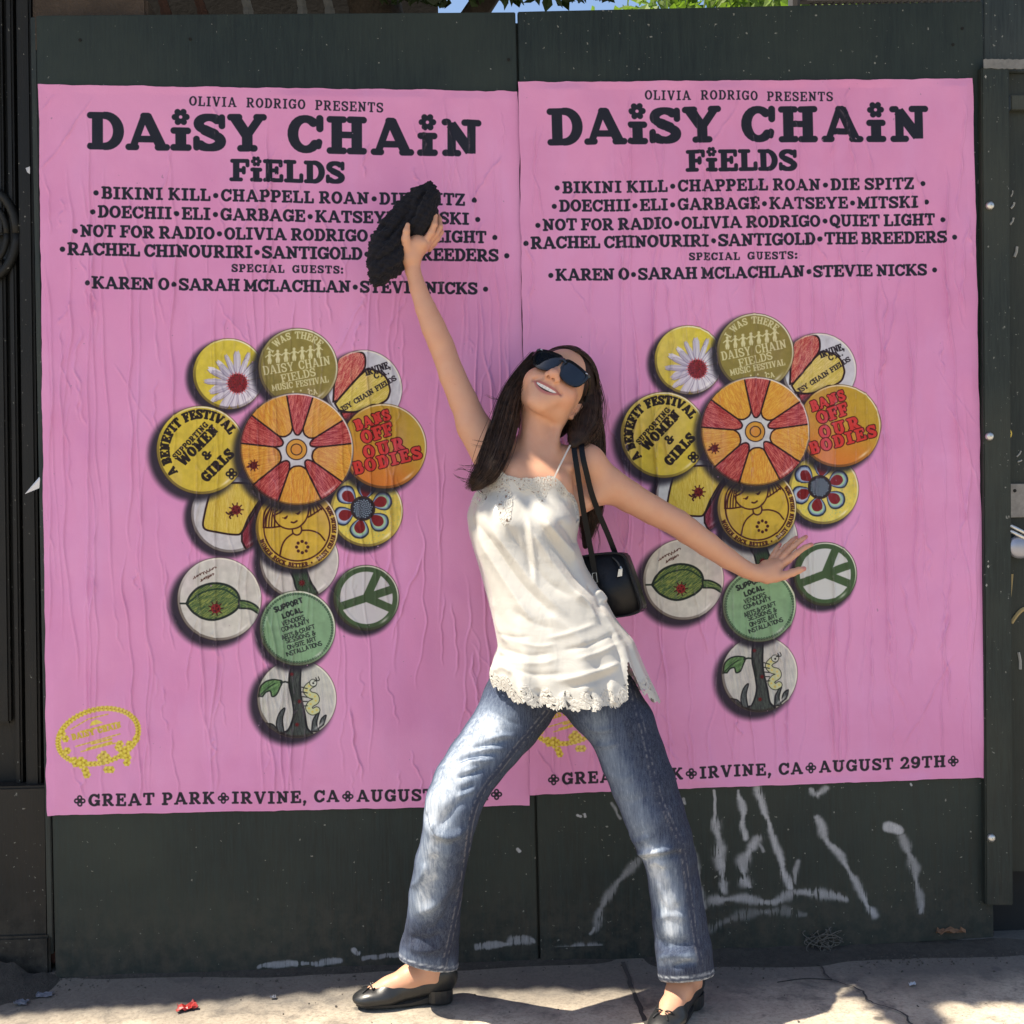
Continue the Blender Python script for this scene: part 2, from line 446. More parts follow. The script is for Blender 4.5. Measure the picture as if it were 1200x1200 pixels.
def line_between(cv, txt, pa, pb, cap_px, **kw):
    """text on the baseline from pa to pb (photograph pixels on the first poster)"""
    a, b = T(*pa), T(*pb); d = b-a; L = np.hypot(*d); e = d/L; nrm = np.array([e[1], -e[0]])
    draw_text(cv, txt, lambda u, v: a+e*u+nrm*v, cap_px*TPP, fit=L, **kw)
def on_circle(cv, txt, c, rad, a_start, a_end, cap, inward=False, **kw):
    """text round a circle (texels, angles in degrees, 0 right, clockwise on the sheet); inward: tops point to the centre"""
    span = radians(a_end-a_start); L = abs(span)*rad; sg = 1 if span > 0 else -1
    def place(u, v):
        a = radians(a_start)+sg*u/rad; q = rad+(-v if inward else v); return np.array([c[0]+q*cos(a), c[1]+q*sin(a)])
    draw_text(cv, txt, place, cap, fit=L, **kw)

INK = (30, 34, 46)
def streaks(win, ang, seed, ln=14):
    x0, y0, x1, y1 = win; h, w = y1-y0, x1-x0; r = np.random.default_rng(seed)
    a = r.random((h+2*ln+2, w+2*ln+2)); o = np.zeros((h, w)); n = ln
    for k in range(n):
        t = (k-n/2); dx = int(round(cos(ang)*t))+ln; dy = int(round(sin(ang)*t))+ln; o += a[dy:dy+h, dx:dx+w]
    o /= n; return np.clip((o-.5)*sqrt(n)*1.7+.5, 0, 1)
def crayon_poly(cv, P, col, hi, ang, seed, edge=(40, 22, 24), er=2.6):
    P = np.asarray(P, float); w = cv.win(P[:, 0].min()-4, P[:, 1].min()-4, P[:, 0].max()+4, P[:, 1].max()+4)
    X, Y = grid(w); s = streaks(w, ang, seed); d = poly_sd(X, Y, P)
    c = np.asarray(col)/255.0*(1-s[..., None])+np.asarray(hi)/255.0*s[..., None]
    cv.put(w, cov(d), c); 
    if edge is not None: cv.put(w, cov(np.abs(d)-er), edge)

def bug(cv, c, s, col=(105, 24, 26), rot=0.0, leg=(60, 18, 20)):
    for j in range(9):
        a = rot+j*2*pi/9; draw_line(cv, [c, c+np.array([cos(a), sin(a)])*s*1.5], s*.13, leg)
    draw_disc(cv, c, s, col)
    for j in range(6):
        a = j*1.7; draw_disc(cv, c+np.array([cos(a), sin(a)])*s*.55, s*.16, (50, 14, 16))

def button_base(cv, c, r, col, edge=(60, 50, 40), sh=(-14, 11), shade=.92, seed=1, halo=12):
    # printed drop shadow of the photographed badge: part of the poster's artwork
    sx, sy = sh; wi = cv.win(c[0]-r*1.6, c[1]-r*1.6, c[0]+r*1.6, c[1]+r*1.6); X, Y = grid(wi)
    d = np.hypot(X-c[0]-sx, Y-c[1]-sy)-r
    cv.put(wi, (1-sstep(-halo*.4, halo*1.25, d))*shade, (36, 34, 44))
    d = np.hypot(X-c[0], Y-c[1])-r
    s = vnoise(X.shape[0], X.shape[1], 14, seed, 3)[..., None]
    base = np.asarray(col)/255.0*(0.93+.14*s)
    cv.put(wi, cov(d), base); cv.clip = (c, r)
def button_rim(cv, c, r, dark=(52, 40, 34), light=(236, 232, 214)):
    cv.clip = None
    wi = cv.win(c[0]-r-4, c[1]-r-4, c[0]+r+4, c[1]+r+4); X, Y = grid(wi); d = np.hypot(X-c[0], Y-c[1])-r
    a = np.arctan2(Y-c[1], X-c[0]); lit = .5+.5*np.cos(a-radians(-50))
    cv.put(wi, cov(np.abs(d+3)-1.8)*sstep(.45, .95, lit)*.85, light)
    cv.put(wi, cov(np.abs(d+3.5)-4)*sstep(.45, .95, 1-lit)*.55, dark)
    cv.put(wi, cov(np.abs(d)-1.0)*.55, dark)
    # moulded gleam near the lower right
    g = np.exp(-((a-radians(52))/.16)**2)*np.exp(-((d+11)/3.2)**2)
    cv.put(wi, np.clip(g*.55, 0, 1), (250, 248, 240))

def draw_poster():
    cv = Canvas(TW, TH, (214, 145, 188))
    # ---- lettering
    kw = dict(R=.125, r=.080, col=INK, space=.28, track=.13)
    line_between(cv, 'OLIVIA RODRIGO PRESENTS', (222, 124), (450, 131.5), 11.5, R=.098, r=.060, col=INK, track=.16, space=.85)
    line_between(cv, 'DAiSY', (102, 176.5), (315, 178), 44, R=.142, r=.088, col=INK, track=.02, xs=1.12)
    line_between(cv, 'CHAiN', (337, 178.5), (566, 183), 44, R=.142, r=.088, col=INK, track=.02, xs=1.12)
    line_between(cv, 'FiELDS', (270, 212.5), (405, 214.5), 26.5, R=.142, r=.088, col=INK, track=.0, xs=1.08)
    line_between(cv, '*BIKINI KILL*CHAPPELL ROAN*DIE SPITZ *', (108, 234.2), (562, 240), 14.6, **kw)
    line_between(cv, '*DOECHII*ELI*GARBAGE*KATSEYE*MITSKI *', (104, 256.3), (566, 262.2), 14.6, **kw)
    line_between(cv, '*NOT FOR RADIO*OLIVIA RODRIGO*QUIET LIGHT *', (83.5, 279), (586, 283.5), 14.6, **kw)
    line_between(cv, '*RACHEL CHINOURIRI*SANTIGOLD*THE BREEDERS *', (68.5, 300.5), (600, 305), 15, **kw)
    line_between(cv, 'SPECIAL GUESTS:', (271.5, 318.5), (403, 319.8), 9.4, R=.13, r=.075, col=INK, track=.14, space=.7)
    line_between(cv, '*KAREN O*SARAH MCLACHLAN*STEVIE NICKS *', (98, 339.5), (575, 343.5), 14.6, **kw)
    line_between(cv, '~GREAT PARK~IRVINE, CA~AUGUST 29TH~', (86.5, 945.5), (589, 934), 14.6, R=.122, r=.080, col=(40, 38, 46), track=.16, space=.34)
    # ---- the badges, back to front
    c = lambda x, y: T(x, y); k = TPP
    # daisy
    C0 = c(269, 438); R0 = 41.5*k; button_base(cv, C0, R0, (208, 190, 64), seed=3)
    cd = c(279, 449)
    for i in list(range(0, 34, 2))+list(range(1, 34, 2)):
        a = 2*pi*i/34+.10*sin(i*3.1); L = (35+5*sin(i*2.3))*k; wd = (3.5+.7*sin(i*1.3))*k; e = np.array([cos(a), sin(a)]); n_ = np.array([-e[1], e[0]])
        P = [cd+e*8*k-n_*wd*.4, cd+e*L*.5-n_*wd, cd+e*L*.85-n_*wd*.95, cd+e*L*.97-n_*wd*.5, cd+e*L*.94, cd+e*L+n_*wd*.35, cd+e*L*.85+n_*wd*.95, cd+e*L*.5+n_*wd, cd+e*8*k+n_*wd*.4]
        q = .5+.5*sin(i*2.9); tone = (172+44*q, 166+46*q, 180+36*q); draw_poly(cv, P, tone)
        for u_ in (-.45, .1, .5): draw_line(cv, [cd+e*9*k+n_*wd*u_*.5, cd+e*L*.88+n_*wd*u_], .8, (146, 136, 160) if u_ < 0 else (222, 220, 226), alpha=.65)
        draw_line(cv, [P[0], P[1], P[2], P[3]], .9, (112, 100, 128), alpha=.7)
    draw_disc(cv, cd, 11.6*k, (120, 34, 40))
    r2 = np.random.default_rng(5)
    for i in range(160):
        q = r2.random()*2*pi; rr = sqrt(r2.random())*11*k; draw_disc(cv, cd+np.array([cos(q), sin(q)])*rr, 1.6, (70+90*r2.random(), 20+20*r2.random(), 26+20*r2.random()))
    for i in range(22):
        q = 2*pi*i/22; draw_line(cv, [cd+np.array([cos(q), sin(q)])*11*k, cd+np.array([cos(q), sin(q)])*13*k], 1.4, (196, 106, 110))
    button_rim(cv, C0, R0)
    # petals and place name
    C0 = c(427, 454); R0 = 45*k; button_base(cv, C0, R0, (196, 200, 204), seed=4)
    def mp(*pts): return [c(x, y) for x, y in pts]
    crayon_poly(cv, spline(mp((391, 470), (393, 440), (397, 420), (405, 412), (418, 411), (427, 414), (429, 424), (426, 434), (412, 450), (398, 468)), 5), (160, 44, 48), (214, 150, 120), radians(118), 21)
    crayon_poly(cv, spline(mp((393, 472), (405, 458), (428, 434), (440, 433), (452, 440), (457, 452), (457, 460), (450, 470), (420, 482), (398, 480)), 5), (190, 172, 62), (222, 205, 120), radians(140), 22)
    crayon_poly(cv, spline(mp((400, 482), (420, 481), (440, 473), (445, 485), (420, 500), (405, 496)), 5), (130, 34, 40), (170, 80, 80), radians(140), 23)
    line_between(cv, 'IRVINE,', (429.5, 440), (458.5, 430), 8.6, R=.12, r=.075, col=(38, 32, 40), track=.05)
    line_between(cv, 'CA.', (440, 443.5), (457, 437), 7.4, R=.12, r=.075, col=(38, 32, 40), track=.05)
    line_between(cv, 'DAISY CHAIN FIELDS', (392.5, 487.5), (466, 443.5), 6.4, R=.12, r=.075, col=(38, 32, 40), track=.06)
    button_rim(cv, C0, R0)
    # flower
    C0 = c(430, 597); R0 = 42.5*k; button_base(cv, C0, R0, (212, 194, 84), seed=5)
    for i in range(300):
        q = r2.random()*2*pi; rr = sqrt(r2.random())*R0*.93; draw_disc(cv, C0+np.array([cos(q), sin(q)])*rr, 1.3, (130, 170, 140), alpha=.55)
    cf = c(425.5, 594.5)
    for i in range(6):
        a = radians(-84+60*i+4); e = np.array([cos(a), sin(a)]); n_ = np.array([-e[1], e[0]])
        def pet(L0, L1, wd): return spline([cf+e*L0, cf+e*(L0+(L1-L0)*.35)+n_*wd*.75, cf+e*(L0+(L1-L0)*.7)+n_*wd, cf+e*L1+n_*wd*.45, cf+e*L1-n_*wd*.45, cf+e*(L0+(L1-L0)*.7)-n_*wd, cf+e*(L0+(L1-L0)*.35)-n_*wd*.75, cf+e*L0], 5)
        lightp = a > radians(-40) and a < radians(160)
        draw_poly(cv, pet(10*k, 35*k, 11.5*k), (40, 46, 66)); 
        if lightp: draw_poly(cv, pet(13*k, 33*k, 10.4*k), (66, 92, 62), alpha=.8)
        draw_poly(cv, pet(11*k, 33*k, 9.6*k), (120, 142, 176)); draw_poly(cv, pet(13*k, 31.6*k, 8.2*k), (158, 196, 158) if lightp else (172, 186, 204)); draw_poly(cv, pet(12*k, 29*k, 6.4*k), (120, 30, 34))
    draw_disc(cv, cf, 14.6*k, (52, 38, 36)); draw_disc(cv, cf, 12.2*k, (38, 42, 54))
    for i in range(70):
        rr = 11*k*sqrt((i+.5)/70); q = i*2.39996; draw_disc(cv, cf+np.array([cos(q), sin(q)])*rr, 1.7, (170, 190, 205))
    button_rim(cv, C0, R0)
    # lemon with a ladybird
    C0 = c(270.5, 602); R0 = 45*k; button_base(cv, C0, R0, (196, 198, 196), seed=6)
    crayon_poly(cv, spline(mp((246, 580), (241, 600), (239.5, 618), (254, 623), (276, 626), (284, 623), (292, 606), (302, 590), (312, 574), (290, 566), (262, 566)), 5), (196, 170, 56), (214, 196, 90), radians(90), 31)
    crayon_poly(cv, spline(mp((284, 624), (296, 604), (310, 584), (318, 596), (312, 630), (300, 645), (290, 644), (284, 634)), 5), (110, 26, 40), (150, 70, 84), radians(110), 32)
    bug(cv, c(277.5, 597), 5.4*k); draw_line(cv, spline(mp((273, 600), (269, 602), (266, 600)), 4), 2.2, (60, 18, 20)); draw_line(cv, spline(mp((273, 602), (270, 605), (271, 607)), 4), 2.2, (60, 18, 20))
    button_rim(cv, C0, R0)
    # stem badge
    C0 = c(351, 655); R0 = 46*k; button_base(cv, C0, R0, (196, 194, 184), seed=7)
    P = spline(mp((338, 664), (344, 676), (350, 692), (372, 696), (364, 680), (358, 664), (350, 655)), 5); crayon_poly(cv, P, (44, 62, 46), (64, 84, 62), 1.2, 33, edge=(30, 34, 34)); bug(cv, c(354, 682), 3.0*k)
    button_rim(cv, C0, R0)
    # worm badge
    C0 = c(348, 817.5); R0 = 46*k; button_base(cv, C0, R0, (196, 196, 184), seed=8, halo=15, sh=(-16, 13))
    w = cv.win(C0[0]-R0, C0[1]-R0, C0[0]+R0, C0[1]+R0); X, Y = grid(w); s = streaks(w, radians(80), 90, 40)
    cv.put(w, cov(np.hypot(X-C0[0], Y-C0[1])-R0+6)*np.clip(s-.45, 0, 1)*.8, (150, 156, 164))
    crayon_poly(cv, spline(mp((341, 772), (339, 800), (343, 822), (344, 838), (338, 854), (330, 858), (346, 863), (366, 860), (360, 852), (357, 835), (352, 808), (353, 772)), 5), (50, 54, 54), (76, 84, 78), radians(90), 34, edge=(30, 32, 36))
    crayon_poly(cv, spline(mp((326, 858), (324, 846), (328, 834), (334, 829), (331, 842), (333, 858)), 5), (60, 66, 66), (96, 104, 104), 1.4, 35, edge=(30, 32, 36), er=1.8)
    crayon_poly(cv, spline(mp((365, 856), (367, 842), (374, 833), (371, 846), (374, 856)), 5), (60, 66, 66), (96, 104, 104), 1.4, 36, edge=(30, 32, 36), er=1.8)
    crayon_poly(cv, spline(mp((374, 852), (376, 842), (382, 837), (379, 848)), 5), (60, 66, 66), (96, 104, 104), 1.4, 37, edge=(30, 32, 36), er=1.8)
    crayon_poly(cv, spline(mp((312, 846), (320, 848), (326, 856), (320, 856), (313, 850)), 5), (60, 66, 66), (96, 104, 104), 1.4, 38, edge=(30, 32, 36), er=1.8)
    crayon_poly(cv, spline(mp((303, 815), (306, 803), (316, 796), (330, 797), (328, 805), (324, 813), (319, 815), (317, 809), (312, 810), (308, 815)), 5), (70, 104, 62), (112, 150, 96), radians(-35), 39, edge=(30, 40, 34), er=2)
    draw_line(cv, spline(mp((303, 816), (313, 806), (322, 800)), 4), 1.4, (36, 50, 40)); draw_line(cv, spline(mp((329, 799), (336, 798), (341, 802), (344, 820)), 5), 2.4, (36, 44, 40))
    body = spline(mp((367, 800), (362, 803), (359, 808), (363, 813), (369, 815), (370, 820), (364, 824), (362, 829), (366, 833), (371, 831)), 6)
    draw_line(cv, body, 4.3*k, (40, 42, 40)); draw_line(cv, body, 3.4*k, (192, 198, 150))
    for i in range(0, len(body), 6): draw_disc(cv, body[i], 3, (206, 186, 92))
    draw_disc(cv, c(367, 799), 4.6*k, (40, 42, 40)); draw_disc(cv, c(367, 799), 3.8*k, (198, 204, 190)); draw_disc(cv, c(367, 799.5), 1.2*k, (30, 30, 30))
    for q in ((370, 793), (373, 792)): draw_line(cv, spline(mp((368, 797), (q[0]+1, 796), q), 4), 1.3, (40, 42, 40))
    for i in range(5): draw_line(cv, mp((360, 806+i*5), (353.5, 804+i*5.6)), 1.5, (46, 48, 46))
    for q in ((342, 789), (351, 821), (348, 848)): bug(cv, c(*q), 1.9*k)
    button_rim(cv, C0, R0)
    # leaf badge
    C0 = c(257.5, 701.5); R0 = 48.5*k; button_base(cv, C0, R0, (198, 196, 186), seed=9, halo=15, sh=(-16, 14))
    crayon_poly(cv, spline(mp((219, 707), (224, 697), (234, 688), (250, 683), (266, 685), (277, 692), (281, 701), (280, 710), (272, 718), (256, 725), (242, 725), (228, 718), (221, 710), (219, 707)), 4), (50, 78, 52), (140, 150, 76), radians(-35), 41, edge=(30, 40, 36), er=3)
    draw_line(cv, spline(mp((221, 706), (240, 693), (262, 690), (279, 700)), 5), 2.0, (34, 56, 42)); draw_line(cv, mp((211.5, 707), (221, 707)), 2.4, (30, 40, 36))
    crayon_poly(cv, spline(mp((280, 703), (290, 704), (300, 709), (305.5, 716), (304, 719), (294, 713), (281, 712)), 4), (60, 88, 58), (120, 140, 80), .4, 42, edge=(30, 40, 36), er=2.4)
    bug(cv, c(253.5, 712.5), 5.4*k, col=(124, 30, 32))
    r3 = np.random.default_rng(8)
    for (pa, pb) in (((227, 677), (254, 664)), ((236, 680), (251, 672))):      # thin handwritten line
        a, b = c(*pa), c(*pb); pts = []
        for i in range(26):
            t = i/25; pts.append(a+(b-a)*t+np.array([2.4*sin(i*1.9), 4.6*sin(i*2.3+1)*(.6+.4*r3.random())]))
        draw_line(cv, spline(pts, 3), .95, (72, 40, 34))
    button_rim(cv, C0, R0)
    # peace sign
    C0 = c(429.5, 699); R0 = 38.5*k; button_base(cv, C0, R0, (66, 88, 58), seed=10, halo=11, sh=(-11, 11))
    draw_disc(cv, C0, R0*.80, (196, 198, 196))
    for a in (-65, -18, 24, 162):
        a = radians(a); draw_line(cv, [C0, C0+np.array([cos(a), sin(a)])*R0*.86], R0*.122, (66, 88, 58))
    button_rim(cv, C0, R0)
    # support local
    C0 = c(349, 735); R0 = 44*k; button_base(cv, C0, R0, (128, 164, 126), seed=11, halo=11, sh=(-11, 11))
    for i in range(78):
        a = 2*pi*i/78; draw_disc(cv, C0+np.array([cos(a), sin(a)])*R0*.915, 3.2, (44, 66, 50)); draw_disc(cv, C0+np.array([cos(a), sin(a)])*R0*.915, 1.2, (134, 174, 132))
    sl = dict(serif=False, track=.10, col=(36, 44, 44), space=.4)
    line_between(cv, 'SUPPORT', (322.5, 717.5), (356, 705.5), 7.4, R=.125, r=.11, **sl); line_between(cv, 'LOCAL', (332, 724.5), (355.5, 716.5), 7.4, R=.125, r=.11, **sl)
    for tx, a, b in (('VENDORS', (331, 733), (358, 724.5)), ('COMMUNITY', (331, 740), (364, 729)), ('ARTS & CRAFT', (331, 749.5), (370, 735.5)), ('SESSIONS &', (335.5, 753.5), (370.5, 743)), ('ON-SITE ART', (337.5, 761), (371.5, 750)), ('INSTALLATIONS', (336.5, 769), (378, 755))):
        line_between(cv, tx, a, b, 6.0, R=.085, r=.08, **sl)
    button_rim(cv, C0, R0)
    # olive badge
    C0 = c(350, 430); R0 = 46.3*k; button_base(cv, C0, R0, (134, 122, 62), seed=12, halo=13)
    LC = (206, 200, 152)
    on_circle(cv, 'I WAS THERE.', C0, 34*k, -150, -40, 8.6*k, R=.10, r=.065, col=LC, track=.1)
    for i in range(7):                                               # paper-doll chain
        a = c(316.5+9.55*i, 419.5-1.35*i); f = k
        draw_disc(cv, a+np.array([0, -7.2])*f, 1.7*f, LC); draw_poly(cv, [a+np.array(q)*f for q in ((-1.2, -5.6), (1.2, -5.6), (2.0, -3), (1.4, -1), (2.7, 2.5), (1.8, 6.8), (.3, 6.8), (0, 3), (-.3, 6.8), (-1.8, 6.8), (-2.7, 2.5), (-1.4, -1), (-2.0, -3))], LC)
        draw_line(cv, [a+np.array([1.2, -4.4])*f, a+np.array([4.8, -2.4])*f], .6*f, LC); draw_line(cv, [a+np.array([-1.2, -4.4])*f, a+np.array([-4.8, -1.4])*f], .6*f, LC)
    line_between(cv, 'DAISY CHAIN', (310, 439.5), (388, 426.5), 10.6, R=.085, r=.05, col=LC, track=.08); line_between(cv, 'FIELDS', (331, 448), (371, 439.5), 9.6, R=.085, r=.05, col=LC, track=.08)
    line_between(cv, 'MUSIC FESTIVAL', (320, 458), (386, 447), 7.6, R=.09, r=.055, col=LC, track=.08)
    for q in ((344, 458.5), (353, 457), (362, 455.5)): draw_disc(cv, c(*q), 2.6, LC)
    line_between(cv, 'CA', (363, 463), (373, 461), 6.6, R=.1, r=.06, col=LC, track=.08)
    wi = cv.win(C0[0]-R0, C0[1]-R0, C0[0]+R0, C0[1]+R0); X, Y = grid(wi); cv.put(wi, cov(np.abs(np.hypot(X-C0[0], Y-C0[1])-R0+3)-3)*.7, (160, 150, 106))
    button_rim(cv, C0, R0)
    # bans badge
    C0 = c(450.5, 521.5); R0 = 50*k; button_base(cv, C0, R0, (184, 144, 44), seed=13, halo=13)
    wi = cv.win(C0[0]-R0, C0[1]-R0, C0[0]+R0, C0[1]+R0); X, Y = grid(wi); ins = cov(np.hypot(X-C0[0], Y-C0[1])-R0)
    cv.put(wi, ins*sstep(-.4, 1.0, ((Y-C0[1])-.35*(X-C0[0]))/R0)*.9, (204, 118, 44)); cv.put(wi, ins*sstep(.1, .9, ((X-C0[0])*.9-(Y-C0[1])*.35)/R0)*.5, (190, 170, 60))
    bk = dict(R=.15, r=.085, col=(196, 52, 46), outline=((60, 16, 18), 2.4), track=.10)
    line_between(cv, 'BANS', (418.5, 504), (459, 490), 13, **bk); line_between(cv, 'OFF', (426, 519.5), (463, 507.5), 15.5, **bk)
    line_between(cv, 'OUR', (428, 537), (476, 525), 15.5, **bk); line_between(cv, 'BODIES', (415.5, 555.5), (496, 535), 15, **bk)
    button_rim(cv, C0, R0)
    # benefit badge
    C0 = c(236.5, 527.5); R0 = 51.5*k; button_base(cv, C0, R0, (204, 184, 62), seed=14, halo=15, sh=(-16, 13))
    BK = (34, 27, 26); on_circle(cv, 'A BENEFIT FESTIVAL', C0, 36.5*k, 137, 331, 11.4*k, R=.155, r=.095, col=BK, track=.10, space=.45)
    line_between(cv, 'SUPPORTING', (207, 539), (245.5, 498.5), 7.0, R=.13, r=.08, col=BK, track=.08)
    line_between(cv, 'WOMEN', (216.5, 547), (258, 505.5), 12.5, R=.16, r=.09, col=BK, track=.05)
    line_between(cv, '&', (243, 540.5), (250.5, 533), 11, R=.14, r=.08, col=BK); line_between(cv, 'GIRLS', (243.5, 566), (276, 533), 12.5, R=.16, r=.09, col=BK, track=.05)
    draw_text(cv, '~', lambda u, v: c(263.5, 562)+np.array([u, -v]), 15*k, col=BK)
    button_rim(cv, C0, R0)
    # girl badge
    C0 = c(348.5, 618); R0 = 48*k; button_base(cv, C0, R0, (200, 168, 58), seed=15, halo=12, sh=(-11, 10))
    BR = (66, 26, 24); draw_line(cv, circ(C0, R0*.80, n=60), 2.1, BR)
    L = lambda pts, r=2.1: draw_line(cv, spline(mp(*pts), 6), r, BR)
    L(((309, 617), (309.5, 606), (312, 597), (318, 590))); L(((321.5, 603), (323, 609), (328, 615), (334, 618), (341, 619), (350, 617), (357, 611), (361, 604), (362.5, 597), (363, 592)))
    L(((309, 617.5), (318, 617.5), (329, 616))); L(((362, 605), (370, 600), (378.5, 594)))
    for i in range(4): L(((312+3.4*i, 616.5), (313+3.2*i, 606), (317+2*i, 596)), 1.8)
    for i in range(4): L(((365+4.2*i, 603.5-2.4*i), (364+3.6*i, 593), (362.5+3.4*i, 590)), 1.8)
    L(((321.5, 603), (329, 599.5), (334, 593))); L(((322, 600), (327, 596), (330, 592)), 1.6)
    draw_line(cv, spline(mp((331.5, 606), (335, 606.2), (337, 604)), 5), [1.0]*4+[3]*4+[2.0]*3, BR); draw_line(cv, spline(mp((347, 600.5), (350, 601), (352.5, 598.5)), 5), [1.0]*4+[3]*4+[2.0]*3, BR)
    draw_line(cv, spline(mp((342, 611), (345, 611.5), (348.5, 609.5)), 5), 2.4, BR)
    L(((343, 620), (344, 624), (348, 626), (352, 624.5), (354, 620.5), (353.5, 616.5))); L(((344, 624), (336, 630), (331, 638), (328.5, 649))); L(((354, 620.5), (364, 620.5), (374, 624), (381, 632)))
    for i in range(8): a = 2*pi*i/8; draw_disc(cv, c(354.5, 640)+np.array([cos(a), sin(a)])*6.6*k, 1.9*k, BR)
    on_circle(cv, 'WOMEN ROCK BETTER *', C0, R0*.965, 163, 66, 5.6*k, inward=True, R=.13, r=.08, col=BR, track=.08)
    on_circle(cv, 'DAISY CHAIN FIELDS 2026', C0, R0*.965, 58, -35, 5.6*k, inward=True, R=.13, r=.08, col=BR, track=.08)
    button_rim(cv, C0, R0)
    # the big wheel badge
    C0 = c(348, 526); R0 = 66.3*k; button_base(cv, C0, R0, (196, 200, 200), seed=16, halo=14, sh=(-13, 14))
    reds = [-82, -22, 36, 128, 196, 240]
    bnd = [(-99.5, -72, 1), (-72, -32, 0), (-32, -6, 1), (-6, 36, 0), (36, 64.5, 1), (64.5, 110, 0), (110, 141, 1), (141, 186.7, 0), (186.7, 218, 1), (218, 260.5, 0)]
    for j, (a0, a1, red) in enumerate(bnd):
        a0r, a1r = radians(a0), radians(a1); am = (a0r+a1r)/2; half = (a1r-a0r)/2
        ri = 19.5*k if not red else 17*k
        P = [C0+np.array([cos(am+(a0r-am)*t), sin(am+(a0r-am)*t)])*R0*.995 for t in (-1, -.6, -.2, .2, .6, 1)]
        rb = (26 if not red else 25)*k
        pts = [np.array([cos(a1r), sin(a1r)])*rb] + [np.array([cos(am+half*q*.86), sin(am+half*q*.86)])*(ri+(rb-ri)*abs(q)**3*.55) for q in (.9, .6, .3, 0, -.3, -.6, -.9)] + [np.array([cos(a0r), sin(a0r)])*rb]
        P += [C0+q for q in pts[::-1]]
        if red: crayon_poly(cv, P, (138, 30, 36), (206, 116, 100), am+.1, 50+j, edge=(44, 18, 22), er=2.2)
        else: crayon_poly(cv, P, (198, 128, 42), (220, 174, 66), am+.15, 60+j, edge=(44, 22, 22), er=2.2)
    draw_disc(cv, C0, 12.6*k, (50, 34, 36)); draw_disc(cv, C0, 11.4*k, (206, 150, 54)); draw_disc(cv, C0, 7.0*k, (50, 34, 36)); draw_disc(cv, C0, 5.8*k, (204, 140, 52))
    bug(cv, c(298, 545), 4.4*k, col=(96, 24, 22)); draw_line(cv, mp((290, 547), (302, 541)), 2, (80, 22, 22))
    button_rim(cv, C0, R0, light=(240, 236, 224))
    # ---- yellow oval crest at the foot
    cr = c(116, 863); YG = (196, 176, 52); YL = (222, 206, 86)
    def flo(p, s=3.0):
        for j in range(6): a = j*pi/3; draw_disc(cv, p+np.array([cos(a), sin(a)])*s*1.0, s*.62, YG if j % 2 else YL)
        draw_disc(cv, p, s*.45, (170, 140, 50))
    for p in circ(cr, 46*k, 31*k, n=58, rot=radians(-14)): flo(p, 5.0)
    for q in ((74, 860), (78, 866), (80, 880), (88, 891), (92, 894), (97, 897), (100, 894), (101, 903), (103, 908), (122, 884), (126, 888), (120, 892), (126, 902), (131, 902), (139, 876), (143, 880), (148, 878), (152, 872), (146, 886), (150, 888), (149, 894), (141, 872), (160, 866), (148, 883), (118, 888), (96, 891), (90, 895)): flo(c(*q), 6.4)
    yk = dict(R=.14, r=.09, col=YG, track=.06)
    line_between(cv, 'DAISY CHAIN', (86, 868), (143, 853), 7.6, **yk)
    for (a, b, s) in (((95, 858), (138, 847), 2.0), ((108, 872), (132, 866), 2.4), ((90, 875), (142, 860), 1.5), ((103, 878), (132, 870), 2.6), ((96, 881), (140, 870), 1.4), ((84, 855), (104, 843), 1.4), ((104, 843), (128, 837), 1.4)):
        a, b = c(*a), c(*b); n = int(np.hypot(*(b-a))/4.5)
        for i in range(n): p = a+(b-a)*i/n; draw_line(cv, [p, p+(b-a)/n*.45], s*1.25, YG if i % 3 else YL, alpha=.85)
    draw_poly(cv, mp((106, 851), (108, 846), (113, 843.5), (117, 845), (121, 847.5), (113, 849.5)), YL)
    return cv.a

_art = draw_poster()
# ================================================================== materials of the place
def mat_simple(name, col, rough=.5, metal=0.0, noise=0.0, scale=30, bump=0.0, bscale=60, bdist=.002):
    m = NT(name); v = m.coord('Object')
    if noise: c = m.mix(m.noise(v, scale, 5, .6), tuple(x*(1-noise) for x in col[:3])+(1,), tuple(min(1, x*(1+noise)) for x in col[:3])+(1,))
    else: c = col
    m.set(Base_Color=c, Roughness=rough, Metallic=metal)
    if bump: m.bump(m.noise(v, bscale, 5, .6), bump, bdist)
    return m.m

def spray_mask(strokes, x0, y0, x1, y1, scale=3.0, seed=3):
    """spray paint marks given in photograph pixels, rasterised over the box, worn along the wood grain"""
    w, h = int((x1-x0)*scale), int((y1-y0)*scale); m = np.zeros((h, w)); X, Y = np.meshgrid(np.arange(w)/scale+x0, np.arange(h)/scale+y0); r = np.random.default_rng(seed)
    wx = (vnoise(h, w, 60, seed+7, 3)-.5)*7; wy = (vnoise(h, w, 60, seed+8, 3)-.5)*7
    for pts, wd, soft, a in strokes:
        P = spline(pts, 6) if len(pts) > 2 else [np.array(p, float) for p in pts]; n = len(P)-1; best = np.zeros(m.shape)
        for i in range(n):
            k = .55+.75*(r.random() if n > 2 else .6); k = k if i else .6; ww = wd*.74*(.82+.30*sin(i*.9+wd)); d = d_cap(X+wx, Y+wy, P[i], P[i+1], 0); best = np.maximum(best, np.exp(-(d/ww)**(3 if soft > .5 else 6)*1.15)*(.75+.25*k))
        m = np.maximum(m, a*best)
    g = vnoise(h, w, 54, seed, 4, cellx=5); f = vnoise(h, w, 90, seed+1, 4, cellx=30); sp = r.random((h, w))
    m = m*sstep(.40, .52, g*.62+f*.38+.20*m)*(.62+.38*vnoise(h, w, 26, seed+3, 2, cellx=2))*(.7+.3*sp)
    return np.clip(m*1.15, 0, 1)

